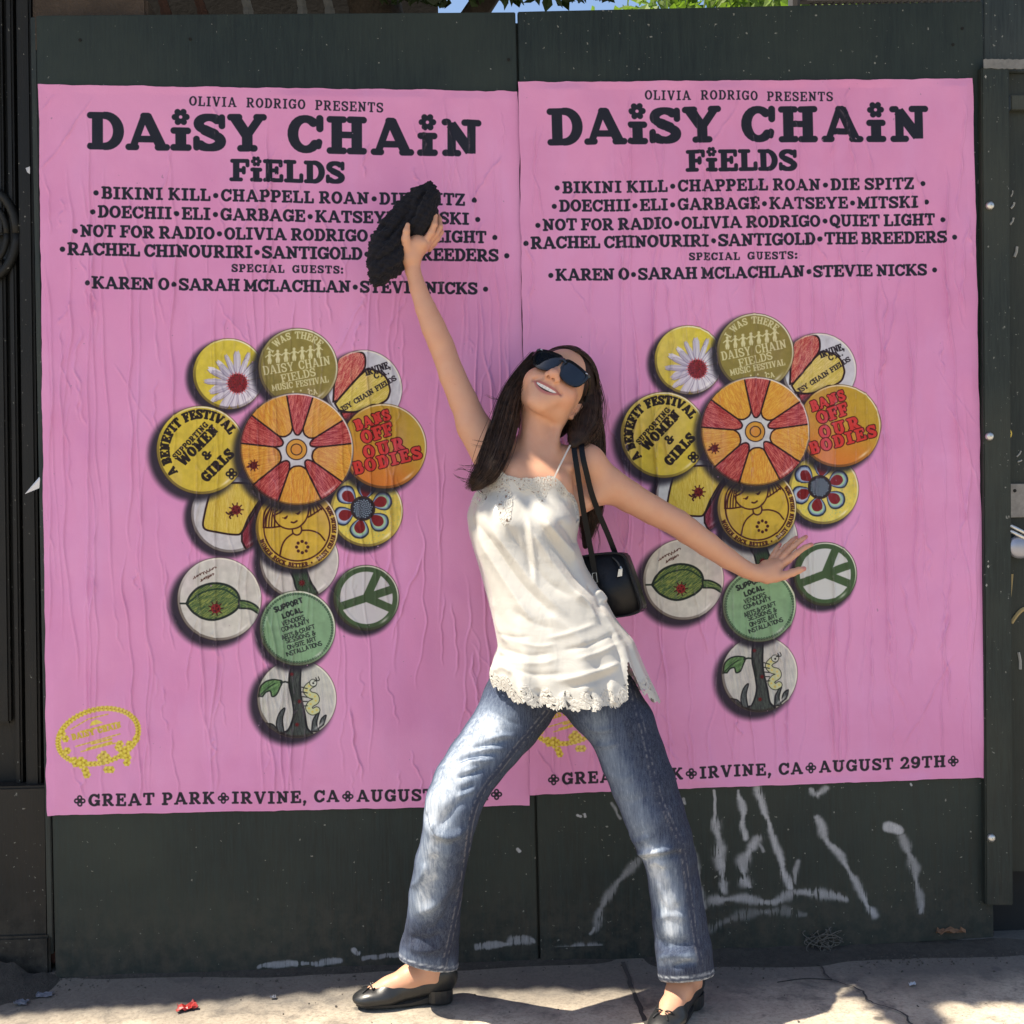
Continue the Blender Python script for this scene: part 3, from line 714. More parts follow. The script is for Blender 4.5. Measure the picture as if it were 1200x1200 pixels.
def board_mat(name, base, strokes=None, box=None, seed=0, spec=.0006, top=None):
    m = NT(name); v = m.coord('Object')
    vg = m.coord('Object', scale=(26, 26, 1.6), loc=(seed, 0, 0))
    grain = m.noise(vg, 6, 8, .65, .6); big = m.noise(m.coord('Object', loc=(seed*3, 1, 2)), 2.2, 5, .6)
    c = m.mix(m.ramp(grain, [(.35, 0.0), (.7, 1.0)]), tuple(x*.62 for x in base)+(1,), tuple(x*1.3 for x in base)+(1,))
    c = m.mix(m.ramp(big, [(.40, 0.0), (.66, 0.60)]), c, (base[0]*2.2, base[1]*1.75, base[2]*1.45, 1))
    # worn specks and fine scratches
    sp = m.ramp(m.noise(v, 95, 2, .5), [(.715, 0.0), (.745, 1.0)])
    sp2 = m.ramp(m.noise(m.coord('Object', scale=(40, 40, 9), rot=(0, .5, 0), loc=(seed, 3, 1)), 9, 3, .6), [(.72, 0.0), (.77, .7)])
    c = m.mix(m.math('MULTIPLY', m.math('MAXIMUM', sp, sp2), .55), c, (.30, .30, .27, 1))
    # road grime thrown up along the foot
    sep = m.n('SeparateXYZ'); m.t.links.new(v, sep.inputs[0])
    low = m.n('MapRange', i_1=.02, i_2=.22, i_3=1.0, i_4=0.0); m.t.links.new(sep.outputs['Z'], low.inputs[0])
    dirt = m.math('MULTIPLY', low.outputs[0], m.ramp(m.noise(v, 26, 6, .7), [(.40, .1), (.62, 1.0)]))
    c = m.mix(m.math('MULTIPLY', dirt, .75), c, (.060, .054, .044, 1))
    if strokes:
        img = make_image(name+'_spray', spray_mask(strokes, *box, seed=seed+5), data=True)
        a = W(box[0], box[3]); b = W(box[2], box[1])
        # plain planar mapping on the board's own face (x, z)
        tc = m.n('TexCoord'); sx = m.n('SeparateXYZ'); m.t.links.new(tc.outputs['Object'], sx.inputs[0])
        u = m.n('MapRange', clamp=False, i_1=float(a[0]), i_2=float(b[0])); m.t.links.new(sx.outputs['X'], u.inputs[0])
        w = m.n('MapRange', clamp=False, i_1=float(a[2]), i_2=float(b[2])); m.t.links.new(sx.outputs['Z'], w.inputs[0])
        cx = m.n('CombineXYZ'); m.t.links.new(u.outputs[0], cx.inputs[0]); m.t.links.new(w.outputs[0], cx.inputs[1])
        tx = m.tex(img, cx.outputs[0]); tx.extension = 'CLIP'
        c = m.mix(m.math('MULTIPLY', tx.outputs[0], .95), c, (.50, .51, .54, 1))
    m.set(Base_Color=c, Roughness=m.ramp(grain, [(.3, .50), (.8, .68)]), Specular_IOR_Level=.28)
    nb = m.bump(grain, .35, .0025); m.bump(m.noise(v, 60, 4, .6), .15, .002, nb)
    return m.m

# ================================================================== the hoarding: sheets of painted plywood
def slab(name, quad, mat, thick=.018, y=0.0, parent=None, bev=.002):
    """a board from four wall points (TL, TR, BR, BL as x, z), its face at y"""
    P = [np.array([q[0], y, q[1]]) for q in quad]; Q = [p+np.array([0, thick, 0]) for p in P]
    bm = bmesh.new(); a = [bm.verts.new(p) for p in P]; b = [bm.verts.new(p) for p in Q]
    bm.faces.new(a[::-1]); bm.faces.new(b)
    for i in range(4): bm.faces.new((a[i], a[(i+1) % 4], b[(i+1) % 4], b[i]))
    bmesh.ops.recalc_face_normals(bm, faces=bm.faces[:]); bmesh.ops.bevel(bm, geom=bm.edges[:], offset=bev, segments=2, affect='EDGES')
    mb = MB(); mb.bm(bm); return mb.build(name, mat, parent)
def wq(*pp): return [tuple(W(*p)[[0, 2]]) for p in pp]
GREEN = (.0128, .0215, .0212)
lw = [([(304, 1133), (352, 1131), (396, 1128)], 5.5, .35, .62), ([(413, 1117), (417, 1121)], 6, .3, .8), ([(424, 1127), (470, 1122)], 6, .3, .6), ([(556, 1118), (590, 1113), (622, 1112)], 6, .45, .6), ([(596, 1110), (616, 1112)], 8, .4, .6), ([(605, 998), (607, 1001)], 2.4, .3, .9), ([(159, 963), (158, 966)], 1.6, .3, .9)]
rw = [([(648, 1113), (668, 1111), (704, 1112)], 6, .6, .5), ([(746, 1006), (722, 1034), (704, 1062), (697, 1090)], 7, .9, .42), ([(690, 1096), (694, 1088)], 4.5, .6, .6),
      ([(678, 946), (681, 947)], 2.5, .3, .95), ([(686, 948), (685, 944)], 1.6, .3, .9), ([(716, 930), (726, 952)], 5, .6, .5),
      ([(836, 921), (838, 960)], 4, .5, .9), ([(838, 960), (841, 1000), (846, 1046)], 9, .7, .75), ([(865, 920), (868, 950), (871, 980)], 5, .6, .85),
      ([(886, 918), (898, 965), (914, 1015), (924, 1046)], 6.5, .6, .85), ([(884, 984), (869, 1006), (868, 1030), (876, 1042)], 8, .7, .75), ([(884, 984), (890, 1000)], 5, .6, .6),
      ([(832, 1060), (860, 1056), (905, 1062), (935, 1050), (986, 1062)], 8, .8, .62), ([(931, 1014), (928, 1040)], 6, .7, .62), ([(948, 922), (955, 930), (966, 920)], 5, .6, .7),
      ([(953, 958), (968, 990), (990, 1022), (1010, 1064), (1020, 1084)], 6.5, .7, .75), ([(1040, 972), (1050, 976)], 8, .5, .95), ([(1054, 985), (1064, 1010), (1071, 1040), (1077, 1080)], 7, .8, .55),
      ([(826, 1094), (860, 1078), (900, 1074), (940, 1080)], 8, .9, .26), ([(808, 985), (816, 1030), (822, 1066)], 6, .8, .5), ([(1065, 919), (1066, 921)], 1.6, .2, 1), ([(800, 930), (801, 935)], 3, .5, .6)]
mL = board_mat('green painted plywood', GREEN, lw, (290, 950, 640, 1145), seed=1)
mR = board_mat('green painted plywood sprayed', GREEN, rw, (636, 905, 1100, 1110), seed=7)
mT = board_mat('green painted timber', (.020, .027, .024), seed=13)
pl = slab('plywood_panel', wq((42, 18), (604, 14), (631, 1133), (65, 1147)), mL)
tag(pl, 'dark green plywood sheet behind the poster with the raised hand, its foot plain and scuffed', 'plywood panel', 'plywood sheets of the hoarding')
b0 = W(633.5, 1118); pr = slab('plywood_panel', wq((606.5, 14), (1151, 2), (1164, 1098)) + [(b0[0], W(633, 1131)[2])], mR, y=-.003)
tag(pr, 'dark green plywood sheet with white spray paint strokes across its foot', 'plywood panel', 'plywood sheets of the hoarding')
m = MB(); a = W(618, 600); m.box((a[0]-.05, .0185, -.002), (a[0]+.06, .06, 2.38)); o = m.build('joint_blocker', mT); tag(o, 'dark backing strip added behind the joint of the two plywood sheets to stop light', 'backing strip')  # strip added so no light shows through the joint
# fixing holes and splinters
mDark = mat_simple('dark hole', (.004, .004, .004, 1), .9)
mRust = mat_simple('rust stain', (.16, .055, .03, 1), .8, noise=.4)
for p, (px, py) in ((pl, (94, 47)), (pl, (223, 46)), (pl, (596, 70)), (pr, (1127, 34)), (pr, (1116, 53))):
    w = W(px, py); m = MB(); yy = -.0012 if p is pl else -.0042
    m.tube([(w[0], yy, w[2]), (w[0], yy-.0008, w[2])], .004, 10); o = m.build('nail_hole', mDark, p)
# ---- batten at the far left, its torn paper scrap
bt = slab('batten', wq((28, 11), (35, 11), (50, 700), (43, 700))[:2]+[(W(50, 700)[0], .05), (W(43, 700)[0], .05)], board_mat('batten paint', (.026, .036, .036), seed=21), thick=.05, y=.045)
tag(bt, 'narrow weathered green batten on edge left of the plywood', 'batten')
m = MB(); a, b, c_ = W(46, 559, .004), W(46, 572, .004), W(29, 579, .012)
m.add([a, b, c_, a+np.array([.004, -.006, -.004])], [(0, 1, 2), (0, 2, 3), (0, 3, 1), (1, 3, 2)])
o = m.build('paper_scrap', mat_simple('white paper', (.62, .64, .68, 1), .8)); tag(o, 'torn white paper corner sticking out beside the left batten', 'paper scrap', 'paper scraps')
m = MB(); a, b, c_ = W(30, 197, .0), W(35, 195, .01), W(35, 204, .01); m.add([a, b, c_, a+np.array([.006, -.008, -.012])], [(0, 1, 2), (0, 2, 3), (0, 3, 1), (1, 3, 2)])
o = m.build('paper_scrap', mat_simple('grey paper', (.45, .46, .48, 1), .8)); tag(o, 'tiny grey paper tatter high on the left batten', 'paper scrap', 'paper scraps')

# ================================================================== posters
def wrinkle(NU, NV, seed, n_long, n_short):
    """relief of pasted paper: long mostly vertical creases, slanting folds, shallow blisters (metres) and the wear on the crests"""
    r = np.random.default_rng(seed); H = np.zeros((NV, NU)); wear = np.zeros((NV, NU)); X = np.arange(NU)*PW/(NU-1); Z = np.arange(NV)*PH/(NV-1)
    def crease(x0, z0, L, slope, amp, sg, wob, side):
        z1 = min(z0+L, PH); iz = np.where((Z >= z0) & (Z <= z1))[0]
        if len(iz) < 5: return
        t = (Z[iz]-z0)/(z1-z0); ph = r.random(3)*6
        cx = x0+slope*(Z[iz]-z0)+wob*(np.sin(t*5+ph[0])+.5*np.sin(t*13+ph[1])+.25*np.sin(t*29+ph[2]))
        env = np.minimum(1, np.minimum(t, 1-t)*6)**.8*(.6+.4*np.sin(t*9+ph[1])**2)
        d = X[None]-cx[:, None]; k = np.exp(-(d/sg)**2)
        step = .5*(1+np.tanh(d/sg*1.2))*np.exp(-np.maximum(d, 0)/(sg*7))*side
        H[iz] += env[:, None]*amp*(k+step*.55); wear[iz] = np.maximum(wear[iz], env[:, None]*np.exp(-(d/(sg*.8))**2))
    for i in range(n_long): crease(r.random()*PW, r.random()*PH*.75, .25+r.random()*1.0, (r.random()-.5)*.10, .0018+.0036*r.random()**2, .0018+.0019*r.random(), .004+.008*r.random(), (r.random()-.5)*2)
    for i in range(n_short):
        s = (r.random()-.5)*1.5*(1 if r.random() < .4 else .25); crease(r.random()*PW, r.random()*PH*.95, .05+r.random()*.22, s, .0012+.0022*r.random(), .0018+.0014*r.random(), .003+.004*r.random(), (r.random()-.5)*2)
    big = vnoise(NV, NU, NV/7, seed+1, 3, cellx=NU/9)-.5
    return H+big*.012, wear
def make_poster(name, quad, yoff, seed, n_long, n_short, mat, extra=None, art=None, gain=1.3):
    NU, NV = 640, 560; H, wear = wrinkle(NU, NV, seed, n_long, n_short)
    u = np.linspace(0, 1, NU)[None].repeat(NV, 0); v = np.linspace(0, 1, NV)[:, None].repeat(NU, 1)
    TL, TR, BR, BL = [np.array(q) for q in quad]
    P = ((1-u)[..., None]*TL+u[..., None]*TR)*(1-v)[..., None]+((1-u)[..., None]*BL+u[..., None]*BR)*v[..., None]
    edge = np.minimum(np.minimum(u, 1-u)*PW, np.minimum(v, 1-v)*PH)
    r = np.random.default_rng(seed+9)
    # the cut edges wander a little
    nz = vnoise(NV, NU, 22, seed+4, 3)-.5; k = np.clip(1-edge/.03, 0, 1); P[..., 0] += nz*.006*k; P[..., 1] += (vnoise(NV, NU, 22, seed+6, 3)-.5)*.005*k
    y = yoff-np.maximum(H*gain, -.0040)*np.clip(edge/.02, .15, 1)
    if extra is not None: P, y = extra(P, y, u, v)
    V = np.stack([P[..., 0], y, P[..., 1]], -1).reshape(-1, 3)
    idx = np.arange(NU*NV).reshape(NV, NU); Fq = np.stack([idx[:-1, :-1], idx[1:, :-1], idx[1:, 1:], idx[:-1, 1:]], -1).reshape(-1, 4)
    if art is not None:                              # where this sheet was trimmed: print position from place on the wall
        (a0, a1, a2), (b0, b1, b2) = art; x_, z_ = P[..., 0]-a0, P[..., 1]-b0; dt = a1*b2-a2*b1; u = (x_*b2-a2*z_)/dt; v = (a1*z_-b1*x_)/dt
    uv = np.stack([u, 1-v], -1).reshape(-1, 2)
    return mesh_obj(name, V, Fq, mat, None, True, uv=uv, attr={'wear': wear.ravel()})
_img = make_image('printed sheet', _art)
def poster_mat(name, seed, tint):
    m = NT(name); tc = m.n('TexCoord'); v = m.coord('Object', loc=(seed, seed*2, 0))
    tx = m.tex(_img, tc.outputs['UV']).outputs[0]
    # uneven fading and paste stains in the paper itself
    a = m.noise(v, 2.6, 5, .6, .4); b = m.noise(m.coord('Object', scale=(3, 3, .8), loc=(seed, 0, 5)), 3.5, 4, .6)
    c = m.mix(m.ramp(a, [(.40, 0.0), (.62, .55)]), tx, tint, 'MULTIPLY')
    rd = m.n('SeparateColor'); m.t.links.new(tx, rd.inputs[0]); lum = rd.outputs[0]
    c = m.mix(m.math('MULTIPLY', m.ramp(b, [(.5, 0.0), (.72, .20)]), lum), c, (.66, .40, .72, 1))
    fib = m.noise(m.coord('Object', scale=(1, 1, .55)), 420, 3, .6)
    c = m.mix(m.math('MULTIPLY', m.ramp(fib, [(.30, .0), (.75, .22)]), m.math('ADD', lum, .12)), c, m.mix(.18, c, (.8, .66, .76, 1)))
    # rubbed crests
    wr = m.math('MULTIPLY', m.math('POWER', m.attr('wear'), 2.0), m.ramp(m.noise(v, 60, 4, .7), [(.46, 0.0), (.68, .24)]))
    c = m.mix(wr, c, (.58, .42, .55, 1))
    fl = m.ramp(m.noise(v, 70, 2, .5), [(.765, 0.0), (.785, .8)]); c = m.mix(fl, c, (.34, .2, .3, 1))
    m.set(Base_Color=c, Roughness=.72, Specular_IOR_Level=.2)
    n1 = m.bump(m.noise(m.coord('Object', scale=(1, 1, .7)), 300, 4, .65), .20, .0012)
    m.bump(m.noise(v, 34, 5, .6), .22, .003, n1)
    return m.m
mp1 = poster_mat('pasted pink paper', 1.0, (.88, .76, .86, 1)); mp2 = poster_mat('pasted pink paper, second sheet', 4.3, (.86, .74, .80, 1))
q1 = wq((46, 100), (607, 108), (620.5, 943), (56, 955)); q2 = wq((607.5, 98), (1138, 94), (1153.5, 910), (620.5, 930))
p1 = make_poster('poster', q1, -.0062, 31, 74, 130, mp1)
tag(p1, 'pink festival poster with badge artwork, pasted flat on the plywood behind the raised hand', 'poster', 'pasted festival posters')
def curl(P, y, u, v):                      # the second sheet laps over the first and lifts a little along its right edge
    k = np.clip((u-.985)/.015, 0, 1)*np.clip((v-.72)/.2, 0, 1); y = y-k*.010
    n_ = np.clip((u-.975)/.025, 0, 1)*np.clip((.62-np.abs(v-.36)*0-v)/.2, 0, 1)*0
    return P, y
p2 = make_poster('poster', q2, -.0116, 57, 86, 130, mp2, curl, gain=1.4, art=((-.0193, 1.1953, .0348), (2.2159, .0288, -1.7872)))
tag(p2, 'pink festival poster with badge artwork, behind the outstretched hand and above the sprayed foot', 'poster', 'pasted festival posters')

# ================================================================== right-hand trim, door and fittings
tb = slab('trim_board', [tuple(W(px, py, .026)[[0, 2]]) for px, py in ((1150.5, 78), (1183, 78), (1187.5, 1061), (1155.5, 1061))], mT, thick=.045, y=-.026, bev=.003)
tag(tb, 'upright dark green trim board with three silver bolt heads', 'trim board')
mSil = mat_simple('galvanised steel', (.55, .55, .53, 1), .38, .85, noise=.3, scale=160, bump=.3, bscale=220)
for (px, py) in ((1160, 241), (1159.5, 511.5), (1161.5, 982)):
    w = W(px, py, .028); m = MB(); m.tube([(w[0], -.0265, w[2]), (w[0], -.030, w[2]), (w[0], -.0335, w[2]), (w[0], -.0355, w[2]), (w[0], -.036, w[2])], [.0108, .0106, .0088, .0055, .001], 20, caps=False); m.build('bolt_head', mSil, tb, smooth=True)
ub = slab('upper_board', wq((1153.5, -8), (1230, -10), (1230, 84), (1153.5, 84)), board_mat('upper board paint', (.024, .034, .036), seed=31), y=.004)
tag(ub, 'short dark board above the trim with a torn grey strip along its lower edge', 'board')
m = MB(); r5 = np.random.default_rng(3); pts_t, pts_b = [], []
for i in range(22):
    x = W(1147, 80)[0]+i*.0055; pts_t.append((x, -.0275, W(1150, 74.5)[2]+.003*r5.random())); pts_b.append((x, -.0275, W(1150, 84)[2]-.003*r5.random()))
vs = pts_t+pts_b+[(p[0], p[1]+.003, p[2]) for p in pts_t+pts_b]; n = 22
fs = [(i, n+i, n+i+1, i+1) for i in range(n-1)]+[(2*n+i, 2*n+i+1, 3*n+i+1, 3*n+i) for i in range(n-1)]+[(i, i+1, 2*n+i+1, 2*n+i) for i in range(n-1)]+[(n+i, 3*n+i, 3*n+i+1, n+i+1) for i in range(n-1)]
m.add(vs, fs); o = m.build('torn_strip', mat_simple('weathered grey tape', (.16, .16, .155, 1), .8, noise=.5, scale=60, bump=.5, bscale=80), ub)
# door
dr = slab('door', wq((1184, 84), (1262, 84), (1262, 1023), (1184, 1023)), board_mat('door paint', (.018, .024, .021), seed=41), thick=.04, y=.012)
tag(dr, 'dark green door at the right edge with hasp and padlock', 'door')
m = MB(); a = W(1180, 112), W(1262, 130); m.box((a[0][0]+.008, -.006, a[1][2]), (a[1][0], .011, a[0][2]), .002); m.build('door_rail', board_mat('door rail paint', (.030, .038, .034), seed=43), dr)
w = W(1181.5, 508); m = MB(); m.tube([(w[0], .0115, w[2]), (w[0], .0105, w[2])], .0155, 24); o = m.build('round_sticker', mat_simple('yellow sticker', (.62, .46, .06, 1), .45), dr)
m = MB(); m.box((w[0]+.001, .0095, w[2]-.001), (w[0]+.0125, .0102, w[2]+.001)); m.build('sticker_mark', mDark, o)
a, b = W(1183, 567), W(1216, 606); m = MB(); m.box((a[0], .004, b[2]), (b[0], .011, a[2]), .0015); hp = m.build('hasp', mat_simple('worn steel plate', (.20, .19, .18, 1), .5, .6, noise=.6, scale=50), dr)
w = W(1190, 575); m = MB(); m.tube([(w[0], .0042, w[2]), (w[0], .0030, w[2])], .0045, 12); m.build('screw_hole', mDark, hp)
# padlock: rounded body and shackle
lk = empty('padlock', tuple(W(1196, 640, .02)))
c0 = W(1196, 641, .016); m = MB(); mm = bmesh.new(); bmesh.ops.create_uvsphere(mm, u_segments=24, v_segments=14, radius=1)
for v in mm.verts: v.co = Vector((c0[0]+v.co.x*.036, c0[1]+v.co.y*.016, c0[2]+v.co.z*.030))
m.bm(mm); m.build('lock_body', mat_simple('padlock case', (.30, .31, .36, 1), .35, .55, noise=.2), lk, smooth=True)
m = MB()
for dz in (.030, .044):
    m.tube([c0+np.array([-.030, -.006, dz+.012]), c0+np.array([-.008, -.010, dz]), c0+np.array([.026, -.010, dz-.018])], .0048, 10)
m.build('shackle', mSil, lk, smooth=True); tag(lk, 'round steel padlock hanging under the hasp at the right edge', 'padlock')
# marks on the door: a dull gold painted loop and grey scrapes
gold = mat_simple('dull gold paint', (.30, .23, .10, 1), .7)
m = MB(); pts = [W(1185+i*2.4, 730-17*sin(i/7*1.5), -.0105) for i in range(0, 9)]; m.tube([(p[0], .0112, p[2]) for p in pts], .0055, 6); m.build('painted_loop', gold, dr)
m = MB(); pts = [W(1186+.4*i, 700-4.5*i) for i in range(7)]; m.tube([(p[0], .0114, p[2]) for p in pts], .0035, 6); m.build('painted_loop', gold, dr)
gs = mat_simple('scraped paint', (.28, .28, .26, 1), .8, noise=.4)
for (xa, ya, xb, yb, rr) in ((1194, 288, 1191, 300, .004), (1186, 262, 1190, 254, .003), (1194, 535, 1199, 528, .002), (1195, 541, 1200, 539, .002), (1196, 765, 1198, 785, .004), (1187, 243, 1191, 236, .003), (1189, 222, 1187, 229, .002)):
    a, b = W(xa, ya), W(xb, yb); m = MB(); m.tube([(a[0], .0115, a[2]), ((a[0]+b[0])/2+.002, .0112, (a[2]+b[2])/2), (b[0], .0115, b[2])], rr, 6); m.build('scrape', gs, dr)
# paint chips on the trim
for (px, py, s) in ((1158, 664, .0032), (1156, 686, .003), (1158, 658, .002), (1155, 90, .003)):
    w = W(px, py, .027); m = MB(); m.add([(w[0]-s, -.0272, w[2]), (w[0], -.0274, w[2]+s*1.6), (w[0]+s, -.0272, w[2]+.2*s), (w[0]+.1*s, -.0272, w[2]-s*1.3)], [(0, 3, 2, 1)]); m.build('paint_chip', gs, tb)
# black sheet stands for the shade in the gap under the door
m = MB(); a, b = W(1166, 1023), W(1300, 1090); m.box((a[0], .10, -.02), (b[0], .13, a[2]+.03)); o = m.build('door_gap_shade', mat_simple('black gap shade', (.010, .011, .012, 1), .8, noise=.3)); tag(o, 'black sheet standing for the shade in the gap below the right door', 'board')

# ================================================================== left: cast front of the old building
mBlk = board_mat('black painted front', (.0075, .0085, .0085), seed=51)
fr = empty('shop_front', (-1.45, .1, 0))
m = MB(); m.box((-2.6, .12, 0.0), (-1.175, .30, 3.4)); m.build('back_panel', mBlk, fr)
m = MB(); m.box((-1.232, .075, .20), (-1.196, .1195, 3.4), .006); m.box((-1.262, .09, .20), (-1.246, .1195, 3.4), .005); m.build('pilaster_moulding', mBlk, fr)
m = MB()
for k in range(3): m.box((-1.66, .095+.006*k, 1.86+.02*k), (-1.275-.02*k, .1195, 3.4), .005)
for k in range(3): m.box((-1.66, .095+.006*k, .62+.02*k), (-1.275-.02*k, .1195, 1.80-.02*k), .006)
m.build('raised_panel', mBlk, fr)
m = MB()                                      # scrolled roundel of the panel
for rr, tt in ((.075, .012), (.05, .008)):
    m.tube([(-1.285+rr*cos(q)-.03, .088, 1.86+rr*1.5*sin(q)) for q in np.linspace(0, 2*pi, 30)], tt, 8)
m.build('scroll', mBlk, fr, smooth=True)
m = MB(); m.box((-2.6, .05, 0), (-1.172, .1195, .47), .006); m.box((-2.6, .035, 0), (-1.165, .0495, .10), .01); m.build('plinth', board_mat('plinth paint', (.012, .0125, .012), seed=53), fr)
tag(fr, 'black cast shop front with mouldings at the left edge', 'shop front')
m = MB()
for k in range(34):
    zz = .02+k*.072; m.box((-1.172, .06, zz), (-1.10, .16, zz+.064), .004)
o = m.build('brick_pier', mat_simple('old brick', (.085, .034, .024, 1), .9, noise=.6, scale=14, bump=.6, bscale=70)); tag(o, 'narrow strip of dark red brick in the gap left of the plywood', 'brick pier')

# ================================================================== pavement
m = NT('city pavement'); v = m.coord('Object')
n1 = m.noise(v, 3.0, 6, .62); n2 = m.noise(v, 120, 4, .7); n3 = m.noise(v, 14, 6, .65, .5)
c = m.ramp(n2, [(.28, (.26, .22, .17, 1)), (.5, (.52, .45, .345, 1)), (.75, (.62, .55, .43, 1))])
c = m.mix(m.ramp(n1, [(.38, 0.0), (.66, .65)]), c, (.24, .20, .155, 1))
c = m.mix(m.ramp(n3, [(.54, 0.0), (.68, .65)]), c, (.13, .11, .09, 1))
gum = m.n('TexVoronoi', i_Scale=5.5, i_Randomness=1.0); m.t.links.new(v, gum.inputs['Vector'])
c = m.mix(m.ramp(gum.outputs['Distance'], [(.05, .75), (.085, 0.0)]), c, (.07, .065, .06, 1))
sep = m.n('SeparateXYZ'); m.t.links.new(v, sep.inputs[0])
grime_shade = m.n('MapRange', i_1=-.34, i_2=-.14, i_3=0.0, i_4=1.0); m.t.links.new(m.math('ADD', sep.outputs['Y'], m.math('MULTIPLY', m.math('SUBTRACT', n3, .5), .22)), grime_shade.inputs[0])
c = m.mix(m.math('MULTIPLY', grime_shade.outputs[0], .82), c, m.mix(n2, (.055, .052, .05, 1), (.105, .10, .095, 1)))  # near-wall dirt, darkened and widened to carry the shade there
# spilt whitewash rings
wv = m.n('TexNoise', i_Scale=7.0, i_Detail=4.0); m.t.links.new(v, wv.inputs['Vector'])
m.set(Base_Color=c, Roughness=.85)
nb = m.bump(n2, .35, .004); m.bump(n3, .25, .01, nb)
mPave = m.m
GX = np.concatenate([[-400, -60, -12, -4], np.linspace(-2.2, 2.2, 90), [4, 12, 60, 400]]); GY = np.concatenate([[-400, -60, -14, -5, -2.5], np.linspace(-1.6, .4, 60), [1, 4, 14, 60, 400]])
gx, gy = np.meshgrid(GX, GY); hn = np.zeros_like(gx)
near = (np.abs(gx) < 2.21) & (gy > -1.61) & (gy < .41); r6 = vnoise(len(GY), len(GX), 9, 5, 3)-.5; hn[near] = r6[near]*.006
hn += np.where(gy > -.16, (.16+np.clip(gy, -.16, 0))*.06, 0)*(np.abs(gx) < 2.21)*(gy < .41)
idx = np.arange(gx.size).reshape(gx.shape); Fq = np.stack([idx[:-1, :-1], idx[:-1, 1:], idx[1:, 1:], idx[1:, :-1]], -1).reshape(-1, 4)
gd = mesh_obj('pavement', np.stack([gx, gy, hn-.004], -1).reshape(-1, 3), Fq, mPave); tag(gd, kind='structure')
def ground_z(x, y): 
    return (-.004+max(0, (.16+min(max(y, -.16), 0))*.06)) if abs(x) < 2.2 else -.004
# joints between the flags: dark sunk lines, a hand-wide strip of whitewash beside the first
mJoint = mat_simple('joint grit', (.05, .046, .042, 1), .95, noise=.5, scale=200)
def ribbon(name, pts, hw, mat, dz=.004, **tg):
    V = []; n = len(pts)
    for i, p in enumerate(pts):
        a = np.array(pts[min(i+1, n-1)])-np.array(pts[max(i-1, 0)]); a = a/np.linalg.norm(a); q = np.array([-a[1], a[0]]); w_ = hw if np.isscalar(hw) else hw[i]
        for s in (-1, 1): e = np.array(p)+s*w_*q; V.append((e[0], e[1], ground_z(e[0], e[1])+dz))
    o = mesh_obj(name, V, [(2*i, 2*i+1, 2*i+3, 2*i+2) for i in range(n-1)], mat, None, False); tag(o, **tg); return o
r7 = np.random.default_rng(12)
def jag(a, b, n=30, w=.004):
    a, b = np.array(a[:2]), np.array(b[:2]); return [tuple(a+(b-a)*i/n+(r7.random(2)-.5)*w) for i in range(n+1)]
ja, jb = WG(733, 1137), WG(757, 1199); ribbon('pavement_joint', jag((ja[0], -.03), (jb[0]+(jb[0]-ja[0])*1.2, jb[1]+(jb[1]-ja[1])*1.2)), [.004+.002*r7.random() for _ in range(31)], mJoint, kind='structure')
ja, jb = WG(945, 1128), WG(1075, 1200); ribbon('pavement_crack', [tuple(np.array(p)+np.array([.012*sin(i*.5), 0])) for i, p in enumerate(jag(ja, jb, 34, .006))], [.0016+.0016*r7.random() for _ in range(35)], mJoint, kind='structure')
